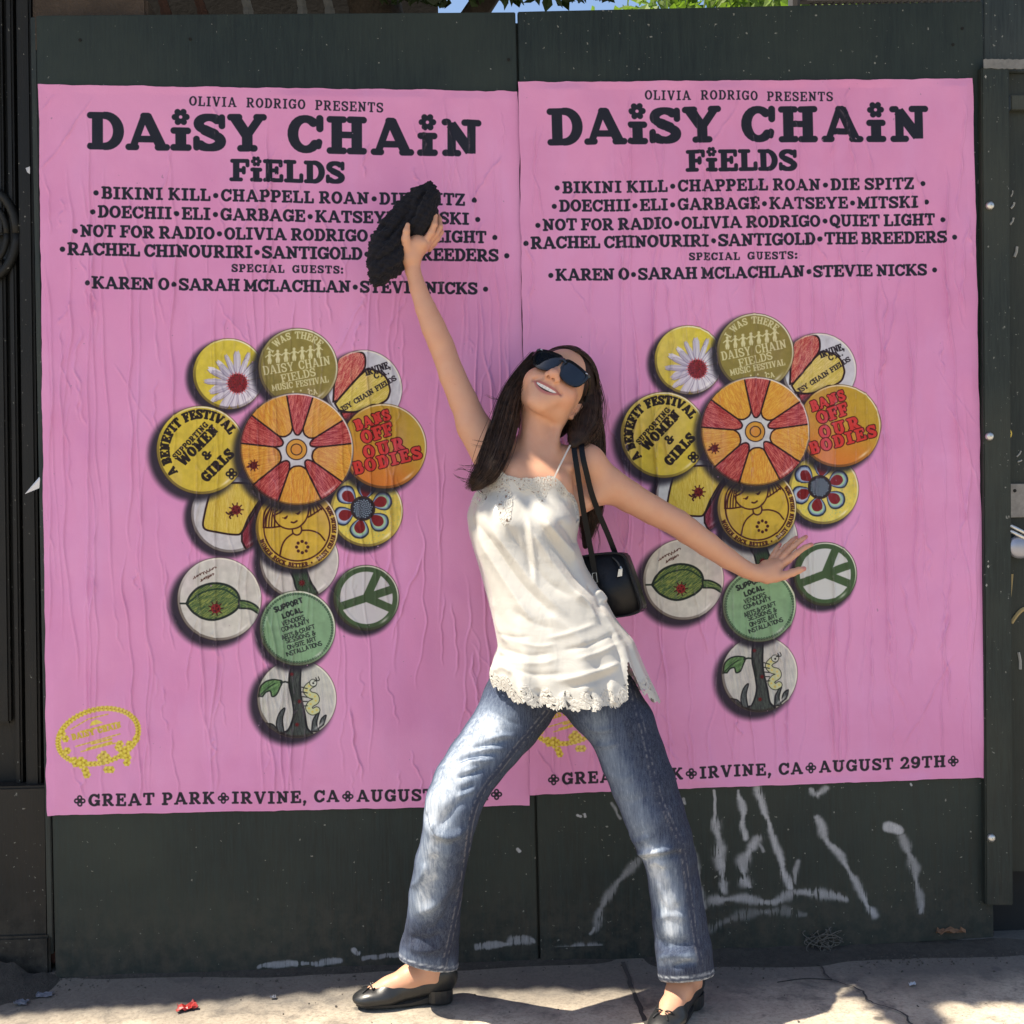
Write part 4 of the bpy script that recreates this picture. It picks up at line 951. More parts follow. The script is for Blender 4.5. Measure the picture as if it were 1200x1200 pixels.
# ================================================================== smooth solids: blended round cones and ellipsoids, meshed as one skin
class Solid:
    def __init__(s): s.p = []
    def cone(s, a, b, ra, rb, k=.02, op='u'):
        a, b = np.asarray(a, float), np.asarray(b, float); m = max(ra, rb); s.p.append(('c', a, b, ra, rb, k, op, np.minimum(a, b)-m, np.maximum(a, b)+m)); return s
    def chain(s, pts, k=.02):
        for (a, ra), (b, rb) in zip(pts[:-1], pts[1:]): s.cone(a, b, ra, rb, k)
        return s
    def ell(s, c, rad, M=None, k=.02, op='u'):
        c = np.asarray(c, float); M = np.eye(3) if M is None else np.asarray(M, float); rad = np.asarray(rad, float)
        e = np.abs(M)@rad; s.p.append(('e', c, M, rad, 0, k, op, c-e, c+e)); return s
    def half(s, pt, n, lo, hi, k=.003):               # cut away everything beyond a plane, inside a box
        s.p.append(('h', np.asarray(pt, float), np.asarray(n, float), 0, 0, k, 'i', np.asarray(lo, float), np.asarray(hi, float))); return s
    def dist(s, P, prims):
        d = np.full(len(P), .2, np.float32)
        for q in prims:
            if q[0] == 'c':
                a, b, ra, rb = q[1:5]; ba = b-a; t = np.clip(((P-a)@ba)/(ba@ba+1e-12), 0, 1).astype(np.float32)
                e = np.linalg.norm(P-a-t[:, None]*ba, axis=1)-(ra+(rb-ra)*t)
            elif q[0] == 'e':
                c, M, r = q[1:4]; L = (P-c)@M; k0 = np.linalg.norm(L/r, axis=1); k1 = np.linalg.norm(L/(r*r), axis=1)+1e-9; e = k0*(k0-1)/k1
            else: e = (P-q[1])@q[2]
            k, op = q[5], q[6]
            if op == 'u': h = np.maximum(k-np.abs(d-e), 0)/k; d = np.minimum(d, e)-h*h*k*.25
            elif op == 's': e = -e; h = np.maximum(k-np.abs(d-e), 0)/k; d = np.maximum(d, e)+h*h*k*.25
            else:
                ins = np.all((P >= q[7]) & (P <= q[8]), axis=1); h = np.maximum(k-np.abs(d-e), 0)/k; d = np.where(ins, np.maximum(d, e)+h*h*k*.25, d)
        return d
    def mesh(s, h=.0025, n=20):
        lo = np.min([q[7] for q in s.p], 0)-.03; hi = np.max([q[8] for q in s.p], 0)+.03; B = n*h
        nb = np.ceil((hi-lo)/B).astype(int); cells_id = []; cells_p = []; quads = []
        dims = nb*n+4; st = np.array([dims[1]*dims[2], dims[2], 1], np.int64)
        blo = np.array([q[7] for q in s.p]); bhi = np.array([q[8] for q in s.p]); mg = np.array([q[5] for q in s.p])[:, None]*4.5+.015
        g = np.stack(np.meshgrid(*[np.arange(n+1)]*3, indexing='ij'), -1)
        for bx in range(nb[0]):
            for by in range(nb[1]):
                for bz in range(nb[2]):
                    o = np.array([bx, by, bz])*n; c0 = lo+o*h; c1 = c0+B
                    ix = np.where(np.all((blo-mg < c1) & (bhi+mg > c0), axis=1))[0]
                    if len(ix) == 0 or all(s.p[i][6] != 'u' for i in ix): continue
                    P = (c0+g.reshape(-1, 3)*h).astype(np.float32); d = s.dist(P, [s.p[i] for i in ix]).reshape(n+1, n+1, n+1)
                    if d.min() > 0 or d.max() < 0: continue
                    sg = d < 0; acc = np.zeros((n, n, n, 3)); cnt = np.zeros((n, n, n))
                    for ax in range(3):
                        sl0 = [slice(None)]*3; sl1 = [slice(None)]*3; sl0[ax] = slice(0, n); sl1[ax] = slice(1, n+1)
                        A, Bv = d[tuple(sl0)], d[tuple(sl1)]; ch = sg[tuple(sl0)] != sg[tuple(sl1)]
                        t = np.where(ch, A/(A-Bv+1e-12), 0)
                        oth = [a for a in range(3) if a != ax]
                        for da in (0, 1):
                            for db in (0, 1):
                                sl = [None]*3; sl[ax] = slice(0, n); sl[oth[0]] = slice(da, da+n); sl[oth[1]] = slice(db, db+n)
                                c = ch[tuple(sl)]; tt = t[tuple(sl)]; cnt += c
                                acc[..., ax] += np.where(c, tt, 0); acc[..., oth[0]] += c*da; acc[..., oth[1]] += c*db
                        sl = [slice(0, n)]*3; e = np.argwhere(ch[tuple(sl)])
                        if len(e):
                            gi = e+o+1; base = gi@st; u, v = st[oth[0]], st[oth[1]]
                            q = np.stack([base, base-u, base-u-v, base-v], 1)
                            fl = sg[tuple(sl)][tuple(e.T)]; 
                            if ax == 1: fl = ~fl
                            q[~fl] = q[~fl][:, ::-1]; quads.append(q)
                    act = np.argwhere(cnt > 0); w = acc[tuple(act.T)]/cnt[tuple(act.T)][:, None]
                    cells_id.append((act+o+1)@st); cells_p.append(c0+(act+w)*h)
        ids = np.concatenate(cells_id); P = np.concatenate(cells_p); od = np.argsort(ids); ids = ids[od]; P = P[od]
        Q = np.concatenate(quads); k = np.searchsorted(ids, Q); k = np.minimum(k, len(ids)-1); ok = np.all(ids[k] == Q, axis=1)
        return P, k[ok].astype(np.int32)
def relax(P, Q, it=2, f=.5, keep=None):
    for _ in range(it):
        S = np.zeros_like(P); N = np.zeros(len(P))
        for a, b in ((0, 1), (1, 2), (2, 3), (3, 0)):
            np.add.at(S, Q[:, a], P[Q[:, b]]); np.add.at(S, Q[:, b], P[Q[:, a]]); np.add.at(N, Q[:, a], 1); np.add.at(N, Q[:, b], 1)
        M = S/np.maximum(N, 1)[:, None]; g = f if keep is None else f*(1-keep)[:, None]; P = P+(M-P)*g
    return P
def vnormals(P, Q):
    n = np.cross(P[Q[:, 2]]-P[Q[:, 0]], P[Q[:, 3]]-P[Q[:, 1]]); N = np.zeros_like(P)
    for k in range(4): np.add.at(N, Q[:, k], n)
    return N/(np.linalg.norm(N, axis=1)[:, None]+1e-12)
def to_px(P):
    v = P-_C; z = v@_F; return np.stack([600+FPX*(v@_R)/z, 600-FPX*(v@_U)/z], 1)
def seg_d(X, pts):
    """distance of points (n,2) to a polyline; -> distance, position along it 0..1, signed side"""
    pts = np.asarray(pts, float); D = np.full(len(X), 1e9); Tt = np.zeros(len(X)); Sd = np.zeros(len(X)); L = np.r_[0, np.cumsum(np.linalg.norm(np.diff(pts, axis=0), axis=1))]
    for i in range(len(pts)-1):
        a, b = pts[i], pts[i+1]; ba = b-a; t = np.clip(((X-a)@ba)/(ba@ba+1e-9), 0, 1); q = X-a-t[:, None]*ba; d = np.hypot(q[:, 0], q[:, 1]); m = d < D
        D = np.where(m, d, D); Tt = np.where(m, (L[i]+t*np.sqrt(ba@ba))/L[-1], Tt); Sd = np.where(m, np.sign(ba[0]*q[:, 1]-ba[1]*q[:, 0]), Sd)
    return D, Tt, Sd
def folds(P, N, strokes, front=True, gain=1.0, sharp=2.0):
    """cloth folds: each stroke (photo-pixel polyline on the visible side, half width px, height m, asymmetry) lifts or sinks the cloth along its own normal"""
    X = to_px(P); face = np.clip(-N@_F*3+.2, 0, 1) if front else 1.0; H = np.zeros(len(P))
    for pts, w, h, asym in strokes:
        pts = np.array(spline(pts, 6)) if len(pts) > 2 else np.array(pts, float)
        d, t, sd = seg_d(X, pts); env = np.clip(np.minimum(t, 1-t)*5+.15, 0, 1); ww = np.where(sd > 0, w*(1+asym), w*(1-asym))
        H += h*env*np.exp(-np.abs(d/ww)**sharp)
    return P+N*(H*face*gain)[:, None]

def project(S, P, idx, it=3):
    """settle chosen vertices exactly on the solid's surface"""
    Q = P[idx].astype(np.float64); e = 4e-4
    blo = np.array([q[7] for q in S.p]); bhi = np.array([q[8] for q in S.p]); mg = np.array([q[5] for q in S.p])[:, None]*4.5+.015
    lo, hi = Q.min(0), Q.max(0); pr = [S.p[i] for i in np.where(np.all((blo-mg < hi) & (bhi+mg > lo), axis=1))[0]]
    for _ in range(it):
        d = S.dist(Q, pr); g = np.stack([(S.dist(Q+np.eye(3)[a]*e, pr)-S.dist(Q-np.eye(3)[a]*e, pr))/(2*e) for a in range(3)], 1); g /= np.maximum(np.linalg.norm(g, axis=1), .3)[:, None]
        Q = Q-g*np.clip(d, -.003, .003)[:, None]
    P[idx] = Q; return P
def refine(P, Q, sel, cuts=2):
    bm = bmesh.new(); vs = [bm.verts.new(p) for p in P]
    for q in Q:
        try: bm.faces.new([vs[i] for i in q])
        except ValueError: pass
    bm.verts.index_update(); ed = [e for e in bm.edges if sel[e.verts[0].index] and sel[e.verts[1].index]]
    bmesh.ops.subdivide_edges(bm, edges=ed, cuts=cuts, use_grid_fill=True); bm.verts.index_update()
    V = np.array([v.co[:] for v in bm.verts]); Fc = [[v.index for v in f.verts] for f in bm.faces]; bm.free(); return V, Fc
# ================================================================== the woman
def hx(px, py, d): return W(px, py, d)
# ---- head frame: viewer-right, towards viewer, up; then turned, tipped back and leaned over
def _rot(ax, a):
    ax = np.asarray(ax, float); ax = ax/np.linalg.norm(ax); K = np.array([[0, -ax[2], ax[1]], [ax[2], 0, -ax[0]], [-ax[1], ax[0], 0]]); return np.eye(3)+sin(a)*K+(1-cos(a))*(K@K)
HX, HF, HZ = _WR.copy(), -_F.copy(), _UP.copy()
_B = np.stack([HX, HF, HZ], 1)
HEAD_YAW, HEAD_PITCH, HEAD_ROLL = radians(11), radians(27), radians(35)
_M = _rot(HX, -HEAD_PITCH)@_rot(HZ, -HEAD_YAW) if False else _rot(-_F, -HEAD_ROLL)@_rot(HX, -HEAD_PITCH)@_rot(HZ, -HEAD_YAW)
HB = _M@_B                                      # columns: local x (viewer right), forward, up
HEAD_O = hx(648, 460, .190)
def hd(x, f, z): return HEAD_O+HB@np.array([x, f, z])
def HM(rx=0, rz=0): return HB@_rot([1, 0, 0], rx)@_rot([0, 0, 1], rz)
S = Solid(); HS = .98                              # head a touch smaller than the canon
def he(c, r, k=.02, op='u', M=None): S.ell(hd(*(np.array(c)*HS)), np.array(r)*HS, HB if M is None else M, k, op)
def hc(a, b, ra, rb, k=.01, op='u'): S.cone(hd(*(np.array(a)*HS)), hd(*(np.array(b)*HS)), ra*HS, rb*HS, k, op)
he((0, -.012, .040), (.074, .094, .084)); he((0, .026, -.024), (.0605, .066, .064), .03)
he((0, .064, -.083), (.022, .019, .016), .028)                                     # chin
for sx in (-1, 1):
    he((sx*.039, .055, -.030), (.026, .028, .026), .022)                          # cheeks, lifted by the smile
    he((sx*.043, .004, -.050), (.016, .028, .022), .03)                           # jaw corner
    hc((sx*.042, .008, -.060), (sx*.010, .064, -.087), .012, .012, .025)          # jaw line
    he((sx*.031, .070, .006), (.015, .011, .011), .012)                           # lids
    hc((sx*.012, .086, .022), (sx*.048, .070, .024), .008, .006, .015)            # brow
    he((sx*.074, -.012, -.006), (.009, .018, .030), .008); he((sx*.079, -.014, .004), (.005, .014, .018), .006)   # ear
    hc((sx*.072, -.004, -.034), (sx*.073, -.004, -.030), .007, .006, .005)
hc((0, .083, .018), (0, .106, -.022), .0085, .0105, .016); he((0, .109, -.026), (.0115, .0105, .010), .010)     # nose
for sx in (-1, 1): he((sx*.0125, .098, -.030), (.0082, .010, .0082), .007)
for sx in (-1, 1): he((sx*.0062, .103, -.0375), (.0040, .0062, .0060), .0015, 's')
# smiling mouth: lips round an opening, teeth inside
LZ = -.060
def lipc(t, zo, fo): return (t*.034, .0845-.022*t*t+fo, LZ+zo+.0105*t*t)
he((0, .070, LZ), (.036, .018, .024), .018)                                       # muzzle
for i in range(6):
    a, b = -1+i/3, -1+(i+1)/3
    hc(lipc(a, .0080*(1-a*a)+.0008, .0015), lipc(b, .0080*(1-b*b)+.0008, .0015), .0030+.0008*(1-a*a), .0030+.0008*(1-b*b), .003)
    hc(lipc(a, -.0085*(1-a*a)-.0008, .0005), lipc(b, -.0085*(1-b*b)-.0008, .0005), .0032+.0014*(1-a*a), .0032+.0014*(1-b*b), .003)
for sx in (-1, 1): hc((sx*.021, .0955, -.037), (sx*.036, .0800, -.047), .0026, .0020, .010, 's')
# ---- neck, shoulders, trunk (under the camisole)
sL, sR = hx(582, 528, .205), hx(689, 548, .205)                                  # shoulder joints, picture left and right
nk = hx(629, 548, .225); hb = hd(0, -.028, -.058)
S.chain([(nk, .050), (hb, .043)], .016); S.cone(hx(630, 542, .232), hd(0, .006, -.085), .030, .024, .016)
S.cone(nk, hx(603, 538, .215), .042, .040, .04); S.cone(nk, hx(668, 545, .215), .042, .038, .04)
S.cone(hx(608, 580, .232), hx(633, 588, .232), .078, .074, .05); S.cone(hx(600, 620, .255), hx(630, 625, .255), .080, .074, .05)
S.cone(hx(624, 645, .265), hx(654, 740, .30), .092, .094, .05)
S.cone(hx(628, 778, .31), hx(688, 778, .31), .055, .055, .05)
S.cone(hx(604, 558, .285), hx(648, 566, .285), .034, .030, .04); S.cone(hx(606, 573, .268), hx(638, 579, .268), .056, .052, .03)                  # collar bones run into the chest
S.cone(hx(624, 551, .288), hx(592, 540, .262), .0075, .0065, .012); S.cone(hx(638, 553, .288), hx(678, 546, .258), .0075, .0065, .012)
for q in (hx(590, 612, .305), hx(638, 616, .305)): S.ell(q, (.052, .050, .055), None, .03)

S.cone(hx(622, 553, .286), hd(-.047, -.004, -.052), .008, .009, .02); S.cone(hx(640, 554, .286), hd(.050, -.004, -.052), .008, .009, .02)
# raised arm (picture left)
A = lambda px, py, d, r: (hx(px, py, d), r*SCALE(d))
S.chain([(sL, .043), A(556, 499, .195, 18.2), A(543, 470, .185, 16.8), A(530, 440, .178, 15.4), A(517, 404, .17, 14.2), A(508, 384, .168, 13.8), A(499, 362, .166, 12.2), A(490, 338, .162, 10.0), A(484, 318, .160, 8.8), A(483, 306, .16, 9.4)], .005)
S.cone(hx(572, 545, .215), hx(552, 500, .195), .030, .026, .03)
S.ell(hx(521, 413, .155), (.022, .02, .026), None, .02); S.cone(hx(505, 374, .172), hx(514, 398, .176), .016, .020, .02)
for q_ in (hx(497, 285, .178), hx(501, 284, .168), hx(915, 662, .122), hx(911, 659, .113)): S.ell(q_, (.0065, .0065, .0065), None, .006)
# its hand: palm, thumb up the near side of the cloth, fingers closed round the far side
S.cone(*[hx(482, 303, .160), hx(490, 287, .162)], 10.0*SCALE(.16), 12.5*SCALE(.16), .012); S.cone(hx(481, 300, .165), hx(478, 288, .172), .019, .015, .012)
S.cone(hx(494, 288, .158), hx(500, 280, .150), .0155, .012, .010)
def finger(pts, r0, r1, k=.005):
    n = len(pts); rr = np.linspace(r0, r1, n); S.chain([(p, q) for p, q in zip(pts, rr)], k)
finger([hx(477.5, 291, .178), hx(475.5, 280, .190), hx(476.3, 271, .196), hx(477.8, 263.5, .194)], .0125, .0054, .004)
finger([hx(497, 285, .170), hx(505, 273.5, .180), hx(509, 263.5, .183), hx(509.6, 253, .175), hx(508, 245.5, .160)], .0092, .0056, .003)
finger([hx(501.5, 285, .160), hx(510.5, 274.5, .164), hx(515.5, 266, .162), hx(514.6, 257, .150), hx(511.5, 250.5, .135)], .0090, .0056, .003)
finger([hx(503.5, 288, .149), hx(512, 279.5, .147), hx(516.5, 272, .141), hx(513, 263, .127), hx(507, 258, .116)], .0086, .0054, .003)
finger([hx(503, 291.5, .139), hx(509, 285, .133), hx(511.5, 278, .126), hx(507, 270, .112), hx(501, 267, .104)], .0078, .0048, .003)
# outstretched arm (picture right)
S.chain([(sR, .043), A(712, 566, .195, 20.0), A(737, 582, .18, 18.4), A(765, 598, .168, 17.0), A(794, 613, .160, 16.0), A(806, 622, .156, 15.8), A(829, 638, .146, 14.6), A(852, 654, .136, 12.6), A(873, 667, .126, 10.2), A(884, 671.5, .12, 9.6)], .005)
S.ell(hx(684, 540, .215), (.045, .040, .040), None, .03); S.cone(hx(676, 590, .22), hx(708, 574, .2), .030, .028, .03)
d0 = .115
S.cone(hx(888, 671.5, .118), hx(905, 668, d0), .019, .021, .012); S.cone(hx(899, 677, .122), hx(911, 674.5, .124), .016, .0135, .012)
S.cone(hx(897, 663, .108), hx(907, 659, .102), .0145, .0105, .008); S.cone(hx(905, 666, .114), hx(913, 662, .114), .015, .0115, .008)
finger([hx(909, 677, .126), hx(919, 674.5, .135), hx(929, 671, .140), hx(936, 668.4, .142), hx(942, 666.5, .140)], .0115, .0062)          # thumb
finger([hx(914, 663, .116), hx(924, 656.5, .122), hx(934, 648, .121), hx(943, 641.5, .114), hx(951, 638, .106)], .0092, .0054, .003)           # index
finger([hx(912, 660, .108), hx(920, 650, .110), hx(930, 640.5, .106), hx(938, 633.5, .098), hx(944.5, 629, .091)], .0092, .0054, .003)         # middle
finger([hx(908, 658, .100), hx(914, 648.5, .093), hx(921, 640.5, .085), hx(928, 634, .078), hx(933, 630, .072)], .0086, .0050, .003)             # ring
finger([hx(903, 657.5, .094), hx(906.5, 650, .088), hx(910, 643.5, .080), hx(914, 638, .073)], .0078, .0046, .003)                             # little
# legs inside the jeans down to bare ankles and insteps
def footframe(heel, toe):
    u = np.asarray(toe)-np.asarray(heel); u[2] = 0; L = np.linalg.norm(u); u = u/L; v = np.cross([0, 0, 1.0], u); return np.asarray(heel, float), u, v, L
HL, uL, vL, LL = footframe(WG(532, 1170), WG(412, 1180)); HR, uR, vR, LR = footframe(WG(815, 1172), WG(775, 1213))
FT = {'L': (HL, uL, vL, .232), 'R': (HR, uR, vR, .232)}
def fp(side, u, v, h): o, a, b, L = FT[side]; return o+a*u+b*v+np.array([0, 0, h])
anL, anR = fp('L', .050, 0, .115), fp('R', .050, 0, .115)
for side, an, kn, hip in (('L', anL, hx(530, 960, .385), hx(606, 822, .30)), ('R', anR, hx(779, 988, .355), hx(708, 826, .325))):
    S.chain([(hip, .055), (kn, .036), (kn*.55+an*.45, .034), (an, .030)], .005)
    S.chain([(an, .030), (fp(side, .045, 0, .062), .028), (fp(side, .10, 0, .058), .027), (fp(side, .150, 0, .036), .024), (fp(side, .19, 0, .026), .020)], .02)
    S.cone(fp(side, .035, 0, .05), fp(side, .02, 0, .045), .026, .022, .015)
bp, bq = S.mesh(.0024); bp = relax(bp, bq, 2, .5)
_L0 = (bp-HEAD_O)@HB; _X0 = to_px(bp)
_keep = np.clip(np.maximum(1.25-np.linalg.norm(_L0, axis=1)/.125, np.maximum(1.4-np.hypot(_X0[:, 0]-495, _X0[:, 1]-272)/40, 1.4-np.hypot(_X0[:, 0]-920, _X0[:, 1]-658)/38)), 0, 1)
bp = relax(bp, bq, 14, .5, keep=np.where(_keep > .05, 1, 0)*1.0)
# ---- colour of skin, lips, teeth, nails
_L1 = (bp-HEAD_O)@HB/HS; _face = (np.abs(_L1[:, 0]) < .060) & (_L1[:, 1] > .035) & (_L1[:, 2] > -.125) & (_L1[:, 2] < .045)
bp, bfaces = refine(bp, bq, _face, 3)
_L1 = (bp-HEAD_O)@HB/HS; _X1 = to_px(bp); _hd = (np.linalg.norm(_L1, axis=1) < .135) & (_L1[:, 2] > -.128) & (_L1[:, 1] > -.02)
bp = project(S, bp, np.where(_hd)[0])
for cx_, cy_, r_ in ((495, 268, 30), (925, 655, 32)): bp = project(S, bp, np.where(np.hypot(_X1[:, 0]-cx_, _X1[:, 1]-cy_) < r_)[0])
L = (bp-HEAD_O)@HB/HS
lip = np.zeros(len(bp)); tt = L[:, 0]/.034; inz = np.abs(tt) < 1.06
zc = L[:, 2]-(LZ+.0105*tt*tt); up = (.0080*(1-tt*tt)+.0008); dn = (-.0085*(1-tt*tt)-.0008)
k1 = np.exp(-((zc-up)/(.0032+.0018*(1-np.clip(tt*tt, 0, 1))))**4); k2 = np.exp(-((zc-dn)/(.0034+.0026*(1-np.clip(tt*tt, 0, 1))))**4)
lip = np.where(inz & (L[:, 1] > .055), np.maximum(k1, k2), 0)
ae = lambda lo, hi, x: sstep(lo, hi, x)
mouth = inz*(L[:, 1] > .045)*ae(0, .0009, up-.0022-zc)*ae(0, .0009, zc-dn-.0026)*ae(0, .05, .90-np.abs(tt))
tz = np.clip((up-.0022-zc)/np.maximum((up-dn)-.0048, .001), 0, 1)
teeth = mouth*ae(0, .0008, .0085*np.sqrt(np.clip(1-(tt/.80)**2, 0, 1))-(up-.0022-zc))*ae(0, .05, .80-np.abs(tt))
skin = np.tile(np.array(s2l((200, 152, 124))), (len(bp), 1))
lipc_ = np.array(s2l((168, 92, 92)))
red = np.zeros(len(bp))
for c_, r_ in (((.042, .06, -.030), .026), ((-.042, .06, -.030), .026), ((0, .108, -.026), .014)): red = np.maximum(red, np.exp(-(np.linalg.norm(L-np.array(c_), axis=1)/r_)**2)*.30)
blush = np.array(s2l((206, 128, 112))); skin = skin*(1-red[:, None])+blush*red[:, None]
skin = skin*(1-lip[:, None]*.8)+lipc_*lip[:, None]*.8
skin = skin*(1-mouth[:, None])+np.array(s2l((66, 22, 24)))*mouth[:, None]
tcol = np.array(s2l((232, 226, 214)))*(.70+.30*np.clip(np.abs(np.sin(tt*pi*4.2))*2.4, 0, 1))[:, None]; skin = skin*(1-teeth[:, None])+tcol*teeth[:, None]
bp = bp-np.outer(mouth*(1-.45*teeth)*.0024, HB[:, 1])
def near(pt, r): return np.exp(-(np.linalg.norm(bp-pt, axis=1)/r)**4)
for q in (hx(943.5, 666, .146), hx(952, 637.5, .112), hx(945.5, 628.5, .096), hx(915, 637.5, .078), hx(934, 629.5, .077)):
    k = near(q, .0075)[:, None]*.75; skin = skin*(1-k)+np.array(s2l((186, 112, 112)))*k
hole = np.zeros(len(bp))
for sx in (-1, 1): hole = np.maximum(hole, np.exp(-(np.linalg.norm(L-np.array([sx*.0062, .1025, -.0362]), axis=1)/.0044)**4))
skin = skin*(1-hole[:, None]*.85)+np.array([.02, .006, .005])*hole[:, None]*.85
m = NT('skin'); col = m.attr('col', 'Color'); v = m.coord('Object')
mot = m.noise(v, 38, 5, .6); c = m.mix(m.ramp(mot, [(.35, 0.0), (.75, .34)]), col, m.mix(1.0, col, (.93, .74, .68, 1), 'MULTIPLY'))
fre = m.ramp(m.noise(v, 210, 2, .5), [(.70, 0.0), (.78, .28)]); c = m.mix(fre, c, m.mix(1.0, c, (.70, .50, .42, 1), 'MULTIPLY'))
m.set(Base_Color=c, Roughness=.48, Subsurface_Weight=.12, Subsurface_Radius=(.012, .005, .003), Subsurface_Scale=.6, Specular_IOR_Level=.4)
m.bump(m.noise(v, 420, 3, .6), .10, .0008)
person = mesh_obj('person', bp, bfaces, m.m, None, True, attr={'col': skin})
tag(person, 'laughing dark-haired woman in sunglasses, ivory lace camisole and jeans, one arm flung up', 'person')

# ================================================================== jeans
J = Solid(); Lg = lambda px, py, d, r: (hx(px, py, d), r*SCALE(d))
J.chain([Lg(617, 802, .285, 42), Lg(607, 825, .297, 43), Lg(595, 846, .312, 39.5), Lg(577, 869, .332, 36.5), Lg(558, 893, .355, 35), Lg(542, 917, .378, 34), Lg(532, 940, .392, 33), Lg(528, 958, .392, 31.5), Lg(523, 985, .372, 29), Lg(516, 1011, .345, 29.5), Lg(510, 1050, .305, 30.5), Lg(507, 1088, .268, 31.5), Lg(503, 1112, .25, 34), Lg(501.5, 1130, .245, 36)], .006)
J.chain([Lg(690, 800, .315, 44), Lg(706, 822, .325, 44), Lg(728, 851, .335, 40), Lg(741, 885, .345, 38.5), Lg(754, 919, .355, 38), Lg(766, 952, .365, 36), Lg(777, 982, .368, 34), Lg(786, 1008, .362, 30.5), Lg(791, 1040, .358, 30.5), Lg(796, 1078, .355, 31.5), Lg(801, 1112, .352, 33), Lg(804.5, 1146, .348, 33.5)], .006)
J.cone(hx(640, 788, .31), hx(675, 788, .31), .080, .080, .03)
lo, hi = hx(400, 1200, 1.0), hx(900, 700, 0.0)
nL = np.array([-.22, -.12, -1.0]); nL /= np.linalg.norm(nL); J.half(hx(503, 1130, .25), nL, (-1, -1, -1), (hx(640, 1000, .3)[0], 1, hx(600, 1075, .3)[2]), .002)
nR = np.array([.08, -.22, -1.0]); nR /= np.linalg.norm(nR); J.half(hx(804, 1146, .35), nR, (hx(660, 1000, .3)[0], -1, -1), (2, 1, hx(600, 1085, .3)[2]), .002)
J.half(hx(650, 786, .31), np.array([0, 0, 1.0]), (-2, -1, 0), (2, 1, 3), .002)
jp, jq = J.mesh(.0042); jp = relax(jp, jq, 4, .5); jn = vnormals(jp, jq)
F_ = [  # picture-left leg: drag lines across thigh and knee
 ([(572, 866), (590, 862), (606, 862)], 3.4, .0060, .3), ([(552, 876), (575, 872), (598, 866)], 3.2, -.0065, 0), ([(560, 879), (575, 878), (592, 877)], 3.0, .0055, .2), ([(530, 893), (555, 886), (585, 881)], 3.6, -.0080, 0), ([(545, 892), (562, 891), (578, 890)], 3.0, .0055, .2),
 ([(535, 912), (555, 905), (572, 897)], 3.6, -.0080, 0), ([(545, 905), (560, 900), (572, 898)], 2.6, .0045, .2), ([(540, 926), (550, 922), (556, 918)], 3.0, -.0055, .0), ([(536, 934), (548, 929), (557, 925)], 2.6, .0045, 0),
 ([(512, 972), (530, 950), (545, 935)], 6.5, -.0070, 0), ([(505, 960), (512, 975), (528, 979), (545, 972)], 4.2, .0095, .2), ([(497, 950), (500, 965), (510, 978)], 2.6, -.0055, 0), ([(510, 985), (525, 992), (540, 985)], 5.0, -.0060, 0),
 ([(507, 1000), (512, 1022), (510, 1040)], 6.0, -.0050, 0), ([(534, 1012), (528, 1035), (512, 1058), (492, 1070)], 5.5, .0075, .1), ([(535, 1042), (528, 1065), (515, 1088)], 5.5, -.0085, 0), ([(520, 1078), (508, 1088), (496, 1090)], 5, -.0045, 0), ([(478, 1098), (500, 1102), (520, 1094)], 5, -.0055, 0), ([(476, 1108), (498, 1114), (520, 1108)], 5, .0045, 0), ([(480, 1040), (492, 1030), (500, 1012)], 5, .004, 0),
 ([(566, 826), (590, 842), (612, 851)], 3.0, -.0028, 0),
 # picture-right leg: slack behind a bent knee, puddling at the hem
 ([(688, 850), (700, 856), (720, 853)], 3.6, .0045, 0), ([(696, 873), (712, 874), (725, 870)], 2.6, .0035, 0), ([(736, 974), (745, 986), (762, 980)], 4.0, .0045, .2), ([(745, 1000), (765, 998), (790, 994)], 3.4, .0085, .2), ([(752, 1008), (775, 1006), (800, 1000)], 4.0, -.0085, 0), ([(760, 1014), (768, 1010), (780, 1016)], 2.6, .0050, 0), ([(780, 1020), (788, 1045), (796, 1062)], 5.0, .0055, .2), ([(768, 1030), (778, 1050), (790, 1068)], 4.6, .0040, 0),
 ([(765, 1078), (785, 1072), (808, 1076)], 6.0, .0045, 0), ([(768, 1100), (788, 1108), (812, 1104)], 6.0, -.0060, 0), ([(770, 1122), (790, 1118), (814, 1122)], 5.5, .0060, .1), ([(788, 1134), (800, 1130), (815, 1128)], 3.4, -.0070, 0), ([(815, 1010), (812, 1060), (818, 1110)], 7, -.0050, 0), ([(700, 900), (725, 912), (748, 906)], 6, .0022, 0), ([(715, 935), (740, 940), (765, 930)], 7, -.002, 0)]
jp = folds(jp, jn, F_, sharp=1.5, gain=1.15); jn = vnormals(jp, jq); X = to_px(jp); fr_ = np.clip(-jn@_F, 0, 1)
def strk(pts, w, X=X): d, t, s_ = seg_d(X, np.array(spline(pts, 6))); return np.exp(-(d/w)**2)
ins_L = [(641, 833), (622, 856), (603, 878), (586, 900), (572, 916), (562, 932), (555, 950), (550, 972), (546, 1005), (541, 1035), (534, 1070), (526, 1105), (519, 1134)]
ous_R = [(739, 800), (746, 830), (755, 862), (763, 900), (775, 940), (788, 968), (797, 985), (801, 1005), (806, 1040), (811, 1075), (816, 1105), (821, 1130)]
seam = np.zeros(len(jp)); stc = np.zeros(len(jp))
for pts, sd in ((ins_L, 1), (ous_R, 1)):
    d, t, s_ = seg_d(X, np.array(spline(pts, 6))); sdist = d*s_
    seam = np.maximum(seam, np.exp(-(d/4.2)**4)*(fr_ > 0)); stc = np.maximum(stc, np.exp(-((np.abs(sdist)-2.4)/.7)**2)*(fr_ > 0))
jp = jp+jn*(seam*.0016)[:, None]
